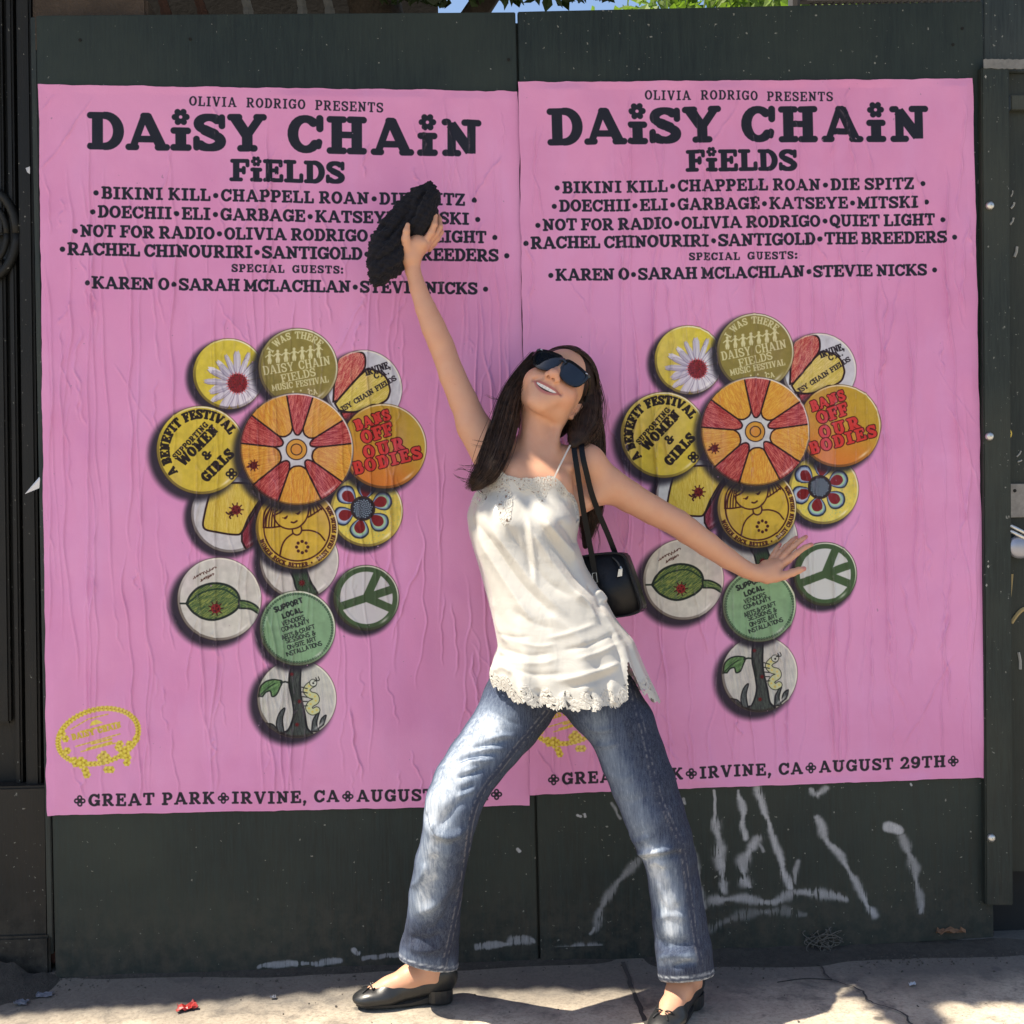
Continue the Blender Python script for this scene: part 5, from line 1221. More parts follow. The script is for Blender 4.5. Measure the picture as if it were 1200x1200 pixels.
fade_sun = np.maximum(np.maximum(.95*strk([(575, 850), (545, 890), (520, 930), (512, 960)], 34), .85*strk([(512, 960), (505, 1010), (495, 1060)], 24)), np.maximum(.62*strk([(700, 850), (725, 910), (752, 975)], 24), .95*strk([(762, 1000), (782, 1050), (788, 1090)], 22)))  # denim wash, widened and paled so its colour also carries sunlight
fade_sun = np.maximum(fade_sun, .45*strk([(470, 1116), (500, 1128), (530, 1130)], 8)); fade_sun = np.maximum(fade_sun, .7*strk([(775, 1126), (795, 1126), (812, 1122)], 9)); fade_sun = np.clip(fade_sun, 0, 1)*np.clip(fr_*2+.25, 0, 1)
hem = np.maximum(np.exp(-((((jp-hx(503, 1130, .25))@nL)+.013)/.0022)**2)*(X[:, 0] < 650), np.exp(-((((jp-hx(804, 1146, .35))@nR)+.013)/.0022)**2)*(X[:, 0] > 650))
hedge = np.maximum(np.exp(-((((jp-hx(503, 1130, .25))@nL)+.002)/.003)**2)*(X[:, 0] < 650), np.exp(-((((jp-hx(804, 1146, .35))@nR)+.002)/.003)**2)*(X[:, 0] > 650))*(X[:, 1] > 1080)
hem = hem*(X[:, 1] > 1080)
m = NT('washed denim'); v = m.coord('Object')
fd = m.attr('fade_sun'); sm = m.attr('seam'); st_ = m.attr('stitch'); hm = m.attr('hem')
slub = m.noise(m.coord('Object', scale=(1, 1, .12)), 420, 3, .7); sl2 = m.noise(v, 520, 3, .6); cl = m.noise(v, 16, 5, .65)
strk_ = m.noise(m.coord('Object', scale=(1, 1, .10)), 130, 5, .7); f2 = m.math('ADD', m.math('ADD', fd, m.math('MULTIPLY', m.math('SUBTRACT', cl, .5), .35)), m.math('MULTIPLY', m.math('SUBTRACT', strk_, .5), .75), clamp=True)
c = m.ramp(f2, [(0.0, (.014, .020, .045, 1)), (.35, (.050, .070, .12, 1)), (.7, (.19, .235, .30, 1)), (1.0, (.60, .65, .69, 1))])
c = m.mix(m.ramp(m.math('ADD', m.math('MULTIPLY', slub, .6), m.math('MULTIPLY', sl2, .4)), [(.36, .0), (.66, .6)]), m.mix(1.0, c, (.66, .68, .74, 1), 'MULTIPLY'), m.mix(.20, c, (.45, .50, .58, 1)))
c = m.mix(m.math('MULTIPLY', sm, .72), c, (.028, .035, .062, 1)); 
wv = m.ramp(m.noise(v, 110, 2, .5), [(.42, 0.0), (.58, 1.0)])
c = m.mix(m.math('MULTIPLY', st_, m.math('MULTIPLY', wv, .45)), c, (.26, .26, .28, 1))
c = m.mix(m.math('MULTIPLY', hm, m.math('ADD', .25, m.math('MULTIPLY', wv, .55))), c, (.46, .50, .55, 1))
m.set(Base_Color=c, Roughness=.88, Specular_IOR_Level=.15)
nb = m.bump(slub, .5, .0014); nb = m.bump(m.noise(v, 55, 4, .6), .25, .003, nb); m.bump(m.noise(m.coord('Object', scale=(1, 1, .5)), 14, 3, .5), .12, .012, nb)
jeans = mesh_obj('jeans', jp, jq, m.m, person, True, attr={'fade_sun': fade_sun, 'seam': seam, 'stitch': stc, 'hem': np.maximum(hem, hedge)})
# ================================================================== camisole
NTH, NSR = 300, 230
_rs = [  # s, left px, right px, distance, half depth
 (-.22, (584, 540), (652, 548), .232, .074), (-.13, (574, 556), (662, 563), .235, .086), (0, (556, 577), (676, 589), .243, .098), (.09, (546.5, 602), (679, 607), .252, .114), (.2, (549.5, 625), (675, 633), .262, .118), (.35, (559.5, 660), (686, 664), .276, .112), (.5, (568, 691), (702, 690), .290, .112),
 (.65, (576.5, 722), (722, 726), .304, .116), (.80, (584, 757), (741, 750), .318, .122), (.86, (579, 769), (746, 764), .322, .125), (.92, (574, 784), (754, 784), .326, .128), (1.0, (582, 803), (767, 812), .330, .132), (1.06, (588, 818), (775, 832), .332, .134)]
_sv = np.array([r[0] for r in _rs])
def _ip(col):
    y = np.array([np.atleast_1d(r[col]) for r in _rs], float); s_ = np.linspace(-.22, 1.06, NSR)
    out = []
    for k in range(y.shape[1]):
        # smooth through the rings
        yy = np.interp(s_, _sv, y[:, k]); ker = np.hanning(19); ker /= ker.sum(); yp = np.pad(yy, 9, mode='reflect', reflect_type='odd'); out.append(np.convolve(yp, ker, 'valid'))
    return np.stack(out, 1)
sS = np.linspace(-.22, 1.06, NSR); Lp, Rp, dS, bS = _ip(1), _ip(2), _ip(3)[:, 0], _ip(4)[:, 0]
th = np.linspace(0, 2*pi, NTH, endpoint=False)
Pt = np.zeros((NSR, NTH, 3))
for i in range(NSR):
    a, b = W(Lp[i, 0], Lp[i, 1], dS[i]), W(Rp[i, 0], Rp[i, 1], dS[i]); c0 = (a+b)/2; e = (b-a)/2
    ct, st = np.cos(th), np.sin(th); ex = 2/2.35; cx = np.sign(ct)*np.abs(ct)**ex; sx_ = np.sign(st)*np.abs(st)**ex
    Pt[i] = c0+cx[:, None]*e+np.stack([0*cx, -sx_*bS[i], 0*cx], 1)
    # bust, belly and the droop of the hem in front
    s_ = sS[i]
    bust = .020*np.exp(-((s_-.10)/.10)**2)*(np.exp(-((cx+.38)/.30)**2)+np.exp(-((cx-.40)/.30)**2))*np.clip(st, 0, 1)
    Pt[i, :, 1] -= bust; Pt[i, :, 2] -= .030*sstep(.55, 1.06, s_)*np.clip(st, -.3, 1)+.006*np.sin(th*6+2*s_)*sstep(.75, 1.06, s_)
    flare = sstep(.6, 1.06, s_)*(.007*np.sin(th*9+.6)+.004*np.sin(th*17+2)); Pt[i] += flare[:, None]*np.stack([ct*e[0]/np.linalg.norm(e), -st, 0*ct], 1)
idx = np.arange(NSR*NTH).reshape(NSR, NTH); nx = np.roll(idx, -1, 1)
tq = np.stack([idx[:-1], idx[1:], nx[1:], nx[:-1]], -1).reshape(-1, 4)
tp = Pt.reshape(-1, 3); tn = vnormals(tp, tq)
if np.mean(((tp-tp.mean(0))*tn).sum(1)) < 0: tq = tq[:, ::-1].copy(); tn = -tn
TF = [
 ([(558, 612), (582, 645), (612, 685), (650, 722)], 5.0, -.0075, .0), ([(560, 628), (580, 660), (605, 700), (628, 735)], 5.0, .0065, .2), ([(572, 612), (600, 650), (632, 690), (665, 722)], 6.0, .0075, .2), ([(556, 650), (570, 690), (582, 730)], 4.5, -.0045, 0),
 ([(592, 610), (612, 645), (640, 680), (670, 700)], 5.0, -.0060, 0), ([(619, 604), (624, 640), (627, 668), (628, 686)], 2.4, .0042, .0), ([(613, 612), (618, 645), (622, 680)], 3.0, -.0030, 0),
 ([(624, 603), (645, 632), (668, 662), (686, 690)], 5.5, -.0085, .2), ([(636, 606), (656, 632), (676, 655)], 5.0, .0085, 0), ([(618, 610), (640, 648), (668, 688), (694, 715)], 5.0, .0070, .1), ([(655, 610), (668, 625), (676, 640)], 4.0, -.0055, 0),
 ([(688, 684), (700, 700), (706, 716)], 3.4, -.0050, 0), ([(672, 694), (688, 708), (700, 730)], 4.0, .0055, 0), ([(698, 692), (706, 700), (710, 706)], 4.0, .0100, 0),
 ([(584, 742), (602, 747), (622, 746)], 2.6, -.0024, 0), ([(640, 748), (668, 742), (700, 730)], 3.0, .0028, .2), ([(588, 760), (618, 768), (650, 765)], 3.0, -.0026, 0), ([(660, 762), (690, 756), (720, 742)], 3.2, -.0034, .1), ([(592, 775), (630, 777), (655, 772)], 2.6, .0024, .2), ([(675, 772), (700, 765), (728, 752)], 3.0, .0034, .2), ([(606, 752), (630, 757), (652, 755)], 2.2, .0020, .2),
 ([(575, 786), (590, 782), (602, 790)], 4.0, .0070, 0), ([(588, 765), (583, 775), (578, 784)], 4.0, -.0060, 0), ([(598, 784), (630, 791), (660, 789)], 3.0, -.0030, 0), ([(650, 798), (676, 793), (704, 785), (731, 775)], 3.6, .0060, .3), ([(665, 807), (695, 799), (724, 787)], 3.6, -.0042, 0),
 ([(715, 740), (724, 760), (730, 785)], 4.0, -.0065, 0), ([(704, 716), (716, 735), (726, 752)], 4.0, .0050, 0), ([(610, 800), (612, 815), (616, 826)], 4.0, .0050, 0), ([(630, 806), (633, 820), (636, 830)], 4.0, -.0055, 0), ([(660, 812), (660, 824), (662, 834)], 4.0, .0055, 0), ([(692, 806), (694, 820), (696, 830)], 4.0, -.0055, 0), ([(716, 800), (718, 815), (720, 828)], 4.0, .0050, 0),
 ([(640, 720), (665, 735), (690, 760)], 7.0, .0045, .2), ([(600, 715), (625, 730), (650, 738)], 6, -.0035, .0), ([(575, 700), (585, 735), (595, 755)], 4.0, .0050, .1), ([(556, 584), (552, 604), (556, 622)], 4.0, -.0045, 0)]
# the lace edge lies on the skin
from mathutils.kdtree import KDTree
_bx = to_px(bp); _bd = -bp[:, 1]; _sel = np.where((_bx[:, 0] > 540) & (_bx[:, 0] < 700) & (_bx[:, 1] > 520) & (_bx[:, 1] < 640))[0]
_kd = KDTree(len(_sel))
for _i, _k in enumerate(_sel): _kd.insert((_bx[_k, 0], _bx[_k, 1], 0), int(_k))
_kd.balance(); _tx = to_px(tp); _sa = np.repeat(sS, NTH); _fr = np.sin(np.tile(th, NSR)) > .05
for _i in np.where(_fr & (_sa < .15))[0]:
    hits = _kd.find_range((_tx[_i, 0], _tx[_i, 1], 0), 3.0)
    if not hits: continue
    dm = max(_bd[h[1]] for h in hits)+.0045; w_ = (1-sstep(-.02, .15, _sa[_i]))*sstep(.05, .5, sin(th[_i % NTH]))*sstep(564, 584, _tx[_i, 0]); v_ = tp[_i]-_C; q_ = _C+v_*((-dm-_C[1])/v_[1]); tp[_i] = tp[_i]*(1-w_)+q_*w_
tn = vnormals(tp, tq)
if np.mean(((tp-tp.mean(0))*tn).sum(1)) < 0: tn = -tn
tp = folds(tp, tn, TF, sharp=1.5); tn = vnormals(tp, tq); X = to_px(tp); sarr = np.repeat(sS, NTH); front = (np.sin(np.tile(th, NSR)) > -.12)
# cut: neckline, armholes, hem scallops, side slit (tailor's pattern read off the garment)
nl = np.array([(540, 590), (556, 578), (566, 566), (575, 556), (582, 551), (589, 553), (594, 557), (602, 558.5), (609, 560.5), (616, 559.5), (623, 560.5), (630, 558.5), (637, 559), (643, 557), (650, 558.5), (656, 563), (662, 570), (666, 576), (672, 580), (678, 588), (690, 600)])
top_y = np.interp(X[:, 0], nl[:, 0], nl[:, 1])
scal = 6.2*np.abs(np.sin((X[:, 0]-592)/23.5*pi))+1.3*np.sin(X[:, 0]*1.1)
he_ = np.array([(570, 796), (581, 800), (592, 811), (604, 818), (616, 823), (640, 826), (662, 829), (686, 830), (705, 827), (724, 824), (739, 819), (750, 812), (760, 814), (772, 818)])
bot_y = np.interp(X[:, 0], he_[:, 0], he_[:, 1])+scal
keepv = np.where(front, (X[:, 1] > top_y) & (X[:, 1] < bot_y), (sarr > .03) & (sarr < 1.03+.012*np.abs(np.sin(np.tile(th, NSR)*12))))
tri = front & (X[:, 1] > 778) & (X[:, 0] > 736+.04*(X[:, 1]-778)) & (X[:, 0] < 737+(X[:, 1]-778)*.46)
keepv &= ~tri
# the cut edges run true along the pattern
_kg = keepv.reshape(NSR, NTH); _nxt = np.zeros_like(_kg); _nxt[:-1] = _kg[1:]; _prv = np.zeros_like(_kg); _prv[1:] = _kg[:-1]
_lo = (_kg & ~_nxt).ravel() & front & (np.abs(bot_y-X[:, 1]) < 3.5); tp[_lo, 2] -= (bot_y-X[:, 1])[_lo]*SCALE(.42)
_hi = (_kg & ~_prv).ravel() & front & (np.abs(X[:, 1]-top_y) < 3.5) & (X[:, 1] < 640); tp[_hi, 2] += (X[:, 1]-top_y)[_hi]*SCALE(.32)
kf = np.all(keepv[tq], axis=1); tq2 = tq[kf]; used = np.unique(tq2); rm = np.full(len(tp), -1); rm[used] = np.arange(len(used)); tq2 = rm[tq2]
lace = np.where(front, np.maximum(1-sstep(0, 1, (X[:, 1]-top_y-(15+8*np.sin(X[:, 0]*.11+1)+5*np.sin(X[:, 0]*.27)))/4), 1-sstep(0, 1, (bot_y-scal-X[:, 1]-(13+5*np.sin(X[:, 0]/23.5*2*pi)))/3)), np.where(sarr > .93, 1.0, 0))
lace = np.maximum(lace, ((X[:, 0]-592)**2/9**2+(X[:, 1]-590)**2/26**2 < 1)*front*.9)
tuv = np.stack([np.tile(th/(2*pi), NSR)*5.0, sarr*2.4], 1)
m = NT('ivory satin'); v = m.coord('Object'); tc = m.n('TexCoord'); uvv = tc.outputs['UV']
la = m.attr('lace')
vo = m.n('TexVoronoi', feature='DISTANCE_TO_EDGE', i_Scale=17.0); m.t.links.new(m.coord('UV'), vo.inputs['Vector'])
vo2 = m.n('TexVoronoi', feature='F1', i_Scale=9.0); m.t.links.new(m.coord('UV'), vo2.inputs['Vector'])
vo3 = m.n('TexVoronoi', feature='DISTANCE_TO_EDGE', i_Scale=60.0); m.t.links.new(m.coord('UV'), vo3.inputs['Vector'])
pet = m.math('ABSOLUTE', m.math('SINE', m.math('ADD', m.math('MULTIPLY', vo2.outputs['Distance'], 11.0), m.math('MULTIPLY', m.noise(m.coord('UV'), 22, 3, .6), 5.0))))
hole = m.math('MULTIPLY', m.ramp(vo.outputs['Distance'], [(.20, 0.0), (.27, 1.0)]), m.ramp(pet, [(.62, 0.0), (.85, 1.0)]))
hole = m.math('MULTIPLY', hole, la)
thread = m.math('MULTIPLY', la, m.ramp(vo3.outputs['Distance'], [(.02, 1.0), (.12, 0.0)]))
base = m.mix(m.ramp(m.noise(v, 9, 4, .6), [(.4, 0.0), (.7, 1.0)]), (.53, .515, .47, 1), (.58, .565, .52, 1))
base = m.mix(m.math('MULTIPLY', la, .5), base, (.66, .63, .56, 1))
m.set(Base_Color=base, Roughness=m.mix(la, (.24, .24, .24, 1), (.75, .75, .75, 1)), Specular_IOR_Level=.45, Sheen_Weight=.2, Sheen_Roughness=.4)
relief = m.math('ADD', m.math('MULTIPLY', pet, la), m.math('MULTIPLY', thread, .25))
nb = m.bump(relief, .75, .0022); nb = m.bump(m.noise(m.coord('Object', scale=(1, 1, .45), rot=(0, .6, 0)), 24, 3, .5, 1.4), .26, .006, nb); nb = m.bump(m.noise(m.coord('Object', scale=(.5, 1, 1.6), rot=(0, -.15, 0)), 18, 3, .5, .8), .18, .006, nb); m.bump(m.noise(v, 600, 2, .5), .06, .0006, nb)
tr = m.n('BsdfTransparent'); mxs = m.n('MixShader'); tl = m.n('BsdfTranslucent', i_Color=(.75, .7, .6, 1)); mx2 = m.n('MixShader', i_0=.12)
m.t.links.new(m.b.outputs[0], mx2.inputs[1]); m.t.links.new(tl.outputs[0], mx2.inputs[2])
m.t.links.new(m.math('MULTIPLY', hole, .92), mxs.inputs[0]); m.t.links.new(mx2.outputs[0], mxs.inputs[1]); m.t.links.new(tr.outputs[0], mxs.inputs[2]); m.t.links.new(mxs.outputs[0], m.out.inputs['Surface'])
mSatin = m.m
cami = mesh_obj('camisole', tp[used], tq2.astype(np.int32), mSatin, person, True, uv=tuv[used], attr={'lace': lace[used]})
def ribbon3(name, pts, width, thick, nrm, mat, parent, n=8):
    P = np.array(spline(pts, n)); M_ = len(P); V = []
    for i in range(M_):
        t = P[min(i+1, M_-1)]-P[max(i-1, 0)]; t /= np.linalg.norm(t)+1e-9; nn = np.asarray(nrm[min(int(i/M_*len(nrm)), len(nrm)-1)], float); nn = nn-t*(nn@t); nn /= np.linalg.norm(nn); b = np.cross(t, nn)
        for su, sv in ((-1, -1), (1, -1), (1, 1), (-1, 1)): V.append(P[i]+b*su*width/2+nn*sv*thick/2)
    Fc = [(i*4+k, i*4+(k+1) % 4, (i+1)*4+(k+1) % 4, (i+1)*4+k) for i in range(M_-1) for k in range(4)]+[(3, 2, 1, 0), tuple(len(V)-4+k for k in range(4))]
    mb = MB(); mb.add(V, Fc); return mb.build(name, mat, parent)
ft = -_F+np.array([0, 0, .35])
m = NT('ivory satin strap'); m.set(Base_Color=(.62, .56, .48, 1), Roughness=.5); mStrap = m.m
ribbon3('shoulder_strap', [hx(649, 561, .338), hx(654, 550, .330), hx(660, 538, .312), hx(666, 526, .285), hx(670, 519, .250), hx(672, 518, .20)],   .0036, .0018, [ft, ft, ft+np.array([0, 0, .6])], mStrap, cami)

# ================================================================== hair
mHair = NT('dark brown hair'); v = mHair.coord('Object'); hv = mHair.noise(v, 60, 4, .6)
mHair.set(Base_Color=mHair.ramp(hv, [(.3, (.011, .007, .0055, 1)), (.7, (.034, .019, .013, 1))]), Roughness=.6, Specular_IOR_Level=.2)
mHair.bump(mHair.noise(mHair.coord('Object', scale=(1, 1, .15)), 320, 3, .6), .4, .003)
Hs = Solid()
def hh(c, r, k=.02, op='u'): Hs.ell(hd(*(np.array(c)*HS)), np.array(r)*HS, HB, k, op)
hh((0, -.022, .046), (.082, .098, .088)); hh((0, -.05, -.02), (.076, .075, .085), .03)
hh((0, .085, -.030), (.070, .060, .098), .006, 's'); hh((0, .094, .004), (.058, .060, .069), .006, 's')
PXd = lambda px, py, d, r: (hx(px, py, d), r*SCALE(d))
G = {'a': [PXd(630, 418, .185, 7), PXd(614, 440, .20, 9), PXd(600, 466, .225, 11), PXd(592, 495, .25, 13), PXd(583, 525, .285, 14.5), PXd(573, 550, .315, 13), PXd(562, 565, .33, 8), PXd(553, 575, .33, 2)],
     'b': [PXd(684, 432, .15, 8), PXd(691, 452, .155, 9), PXd(690, 478, .175, 14), PXd(684, 498, .20, 16), PXd(678, 513, .235, 12), PXd(672, 521, .262, 6)],
     'c': [PXd(690, 480, .13, 12), PXd(694, 520, .115, 14), PXd(693, 570, .12, 14), PXd(691, 604, .13, 12), PXd(686, 640, .14, 4)]}
for g_ in G.values(): Hs.chain(g_, .012)
hp_, hq_ = Hs.mesh(.0032); hp_ = relax(hp_, hq_, 5, .5)
hair = mesh_obj('hair', hp_, hq_, mHair.m, person, True)
sV, sF = [], []; rh = np.random.default_rng(77); nb_ = 0
def strand(P, r0):
    global nb_
    P = np.asarray(P); n = len(P); t = np.gradient(P, axis=0); t /= np.linalg.norm(t, axis=1)[:, None]+1e-9
    a = np.cross(t, [.2, .9, .3]); a /= np.linalg.norm(a, axis=1)[:, None]+1e-9; b = np.cross(t, a); rr = r0*np.minimum(1, (1-np.linspace(0, 1, n)**3)+.15)
    V = np.stack([P+rr[:, None]*(a*cos(q)+b*sin(q)) for q in (0, 2.094, 4.188)], 1).reshape(-1, 3); sV.append(V)
    i = np.arange(n-1)[:, None]*3; k = np.arange(3)[None]; k2 = (k+1) % 3
    sF.append((np.stack([i+k, i+k2, i+3+k2, i+3+k], -1).reshape(-1, 4))+nb_); nb_ += len(V)
def bundle(g_, n, spread=1.05, r0=.0007, jit=.004, tail=(0, 0, 0)):
    C = np.array(spline([p for p, r in g_], 5)); R_ = np.array(spline([np.array([r]) for p, r in g_], 5))[:, 0]; m_ = len(C); u = np.linspace(0, 1, m_)
    tg = np.gradient(C, axis=0); tg /= np.linalg.norm(tg, axis=1)[:, None]; ax = np.cross(tg, -_F); ax /= np.linalg.norm(ax, axis=1)[:, None]; bx = np.cross(tg, ax)
    for _ in range(n):
        q = rh.random()*2*pi; rad = spread*(.55+.5*rh.random()+(.45*rh.random() if rh.random() < .14 else 0)); ph = rh.random(2)*6; q2 = q+(rh.random()-.5)*1.2*u
        off = (ax*np.cos(q2)[:, None]+bx*np.sin(q2)[:, None])*(R_*rad)[:, None]
        w_ = (np.sin(u*7+ph[0])[:, None]*ax+np.sin(u*9+ph[1])[:, None]*bx)*jit*u[:, None]
        e = .86+.14*rh.random(); k = max(6, int(m_*e)); P = C+off+w_+np.array(tail)*rh.random()*(u**3)[:, None]; strand(P[:k], r0*(.7+.6*rh.random()))
bundle(G['a'], 800, 1.08, tail=tuple(HX*-.02)); bundle(G['b'], 520); bundle(G['c'], 420, 1.1)
# over the crown: from the parting down both sides
for i in range(620):
    side = -1 if rh.random() < .5 else 1; f0 = radians(62-150*rh.random()); P = []; a1 = radians(88+20*rh.random()); sw = .25+.25*rh.random(); rr_ = 1.0+.03*rh.random()+(.06*rh.random() if rh.random() < .12 else 0)
    for k in range(14):
        u = k/13; al = side*a1*u; fi = f0*(1-.25*u)-sw*u; d_ = np.array([sin(al), cos(al)*sin(fi), cos(al)*cos(fi)])
        P.append(hd(*((np.array([.004, -.022, .046])+d_*np.array([.0835, .0995, .0895])*rr_)*HS)))
    strand(P, .0008)
for pts in ([(566, 556), (552, 552), (540, 549), (533, 551)], [(565, 560), (550, 562), (538, 560), (531, 556)], [(575, 545), (560, 545), (548, 547), (538, 545)], [(560, 570), (548, 566), (540, 563)], [(600, 470), (586, 468), (576, 466), (568, 462)], [(598, 480), (585, 484), (573, 483)], [(690, 425), (702, 445), (706, 470), (702, 500)], [(690, 560), (703, 590), (706, 620)], [(694, 600), (702, 630), (700, 650)], [(556, 570), (566, 580), (570, 590)], [(588, 500), (575, 515), (566, 518), (553, 516)], [(590, 505), (577, 520), (565, 523), (552, 521)]):
    for j in range(4): strand(spline([hx(x+(rh.random()-.5)*3, y+(rh.random()-.5)*3, .30 if x < 600 and y > 500 else .2) for x, y in pts], 6), .00045)
mSt = NT('hair strands'); v = mSt.coord('Object'); mSt.set(Base_Color=mSt.ramp(mSt.noise(v, 90, 3, .6), [(.3, (.012, .007, .005, 1)), (.7, (.075, .040, .024, 1))]), Roughness=.42, Specular_IOR_Level=.3)
mesh_obj('hair_strands', np.concatenate(sV), np.concatenate(sF).astype(np.int32), mSt.m, hair, True)

# ================================================================== sunglasses
mFr = NT('black acetate'); mFr.set(Base_Color=(.008, .008, .010, 1), Roughness=.16, Specular_IOR_Level=.6); mFr = mFr.m
mLn = NT('dark lens'); mLn.set(Base_Color=(.006, .008, .014, 1), Roughness=.04, Specular_IOR_Level=.75); mLn = mLn.m
def lens_outline(sx, g=0.0, n=40):
    base = [(-.0275, .006), (-.0265, .0165), (-.018, .0205), (0, .0205), (.018, .0195), (.0275, .0165), (.030, .010), (.0275, -.004), (.021, -.0165), (.009, -.0225), (-.007, -.0225), (-.019, -.0165), (-.0255, -.006)]
    P = np.array(spline(base+[base[0]], 4))[:-1]; P[:, 1] *= 1.14; c = P.mean(0); P = c+(P-c)*(1+g/.024); P[:, 0] *= sx; return P
def glass_pt(x, z, f=0.0): return hd(x*.98, (.0965-3.2*x*x+f)*HS+.002, z+.008)
gl = None
V, Fc = [], []
mb = MB()
for sx in (-1, 1):
    o_, i_ = lens_outline(sx, .0042), lens_outline(sx, 0); n = len(o_); cx = sx*.0345; V = []
    for P_, f in ((o_, 0), (o_, .0045), (i_, .0052), (i_, 0)):
        for q in P_: V.append(glass_pt(q[0]+cx, q[1], f))
    Fc = [(r*n+k, r*n+(k+1) % n, ((r+1) % 4)*n+(k+1) % n, ((r+1) % 4)*n+k) for r in range(4) for k in range(n)]
    if sx < 0: Fc = [q[::-1] for q in Fc]
    mb.add(V, Fc)
    mb.tube([glass_pt(sx*.064, .022, .002), glass_pt(sx*.068, .021, .001), hd(sx*.0735, .060, .026), hd(sx*.0755, .02, .020), hd(sx*.075, -.015, .012)], [.0045, .0048, .0042, .0032, .003], 8)
mb.tube([glass_pt(-.0085, .015, .002), glass_pt(0, .018, .004), glass_pt(.0085, .015, .002)], [.0058, .0050, .0058], 8)
gl = mb.build('sunglasses', mFr, person, smooth=False)
for sx in (-1, 1):
    P_ = lens_outline(sx, .0006); cx = sx*.0345; n = len(P_); c = P_.mean(0); V = [glass_pt(c[0]+cx, c[1], .0045)]
    for ring in (.5, 1.0):
        for q in P_: qq = c+(q-c)*ring; V.append(glass_pt(qq[0]+cx, qq[1], .0045-.0022*ring**2))
    Fc = [(0, 1+k, 1+(k+1) % n) for k in range(n)]+[(1+k, 1+n+k, 1+n+(k+1) % n, 1+(k+1) % n) for k in range(n)]
    if sx < 0: Fc = [q[::-1] for q in Fc]
    m2 = MB(); m2.add(V, Fc); m2.build('lens', mLn, gl, smooth=True)
    m3 = MB(); p0 = glass_pt(sx*.0615, .0215, .0058); m3.tube([p0-HB[:, 0]*.0026, p0+HB[:, 0]*.0026], .0013, 6); m3.build('rivet', mSil, gl)

# ================================================================== shoes: black ballet flats with a bow
mLea = NT('black leather'); v = mLea.coord('Object'); mLea.set(Base_Color=mLea.mix(mLea.noise(v, 40, 4, .6), (.010, .011, .012, 1), (.024, .025, .026, 1)), Roughness=mLea.ramp(mLea.noise(v, 60, 4, .6), [(.3, .28), (.7, .48)])); mLea.bump(mLea.noise(v, 260, 3, .6), .15, .001); mLea = mLea.m
mSole = mat_simple('shoe sole', (.018, .016, .014, 1), .7)
for side in ('L', 'R'):
    o, u_, v_, Ls = FT[side]; F3 = np.stack([u_, v_, [0, 0, 1.0]], 1)
    B = Solid(); P_ = lambda u, v, h: fp(side, u, v, h)
    B.ell(P_(.204, 0, .019), (.033, .032, .016), F3, .015); B.ell(P_(.168, .002, .023), (.045, .037, .021), F3, .02); B.cone(P_(.15, 0, .030), P_(.06, 0, .042), .031, .027, .015)
    B.ell(P_(.030, 0, .050), (.038, .030, .036), F3, .02); B.ell(P_(.03, 0, .068), (.034, .028, .026), F3, .02)
    B.half(P_(0, 0, .006), np.array([0, 0, -1.0]), P_(0, 0, 0)-.5, P_(0, 0, 0)+.5, .002)
    # throat of the shoe, scooped out round the foot
    B.ell(P_(.088, 0, .090), (.104, .032, .055), F3, .004, 's')
    a_, b_ = B.mesh(.0020); a_ = relax(a_, b_, 4, .5)
    sh = mesh_obj('shoe', a_, b_, mLea, person, True); 
    tag(sh, 'black ballet flat pointing sideways, toe in the sun' if side == 'L' else 'black ballet flat pointing forwards')
    m2 = MB(); n = 26; ring = []
    for i in range(n):
        q = 2*pi*i/n; uu = .116+.112*cos(q); vv = (.025+.009*sin(cos(q)*1.2+.3))*sin(q); ring.append((uu, vv))
    V = [P_(a, b, .0022) for a, b in ring]+[P_(a, b, .0075+.012*sstep(.11, .03, a)) for a, b in ring]
    m2.add(V, [tuple(range(n-1, -1, -1)), tuple(range(n, 2*n))]+[(i, (i+1) % n, n+(i+1) % n, n+i) for i in range(n)]); m2.build('sole', mSole, sh)
    m2 = MB(); V = []
    for h_, g_ in ((0.0, 1.0), (.003, 1.03), (.030, 1.05)):
        for i in range(20):
            q = 2*pi*i/20; V.append(P_(.034+.030*g_*np.sign(cos(q))*abs(cos(q))**.7, .029*g_*np.sign(sin(q))*abs(sin(q))**.7, h_))
    m2.add(V, [(r*20+i, r*20+(i+1) % 20, (r+1)*20+(i+1) % 20, (r+1)*20+i) for r in range(2) for i in range(20)]+[tuple(range(19, -1, -1)), tuple(range(40, 60))]); m2.build('heel', mLea, sh, smooth=False)
    m2 = MB(); c0 = P_(.190, 0, .043)
    for sg in (-1, 1):
        m2.tube(spline([c0, c0+v_*sg*.010+u_*.004+np.array([0, 0, .006]), c0+v_*sg*.019+u_*.001+np.array([0, 0, .003]), c0+v_*sg*.012-u_*.005+np.array([0, 0, .001]), c0], 5), .0017, 6)
        m2.tube(spline([c0, c0+v_*sg*.010+u_*.012, c0+v_*sg*.017+u_*.024+np.array([0, 0, -.006])], 5), .0016, 6)
    m2.tube([c0-v_*.004, c0+v_*.004], .0036, 8); m2.build('bow', mLea, sh, smooth=True)

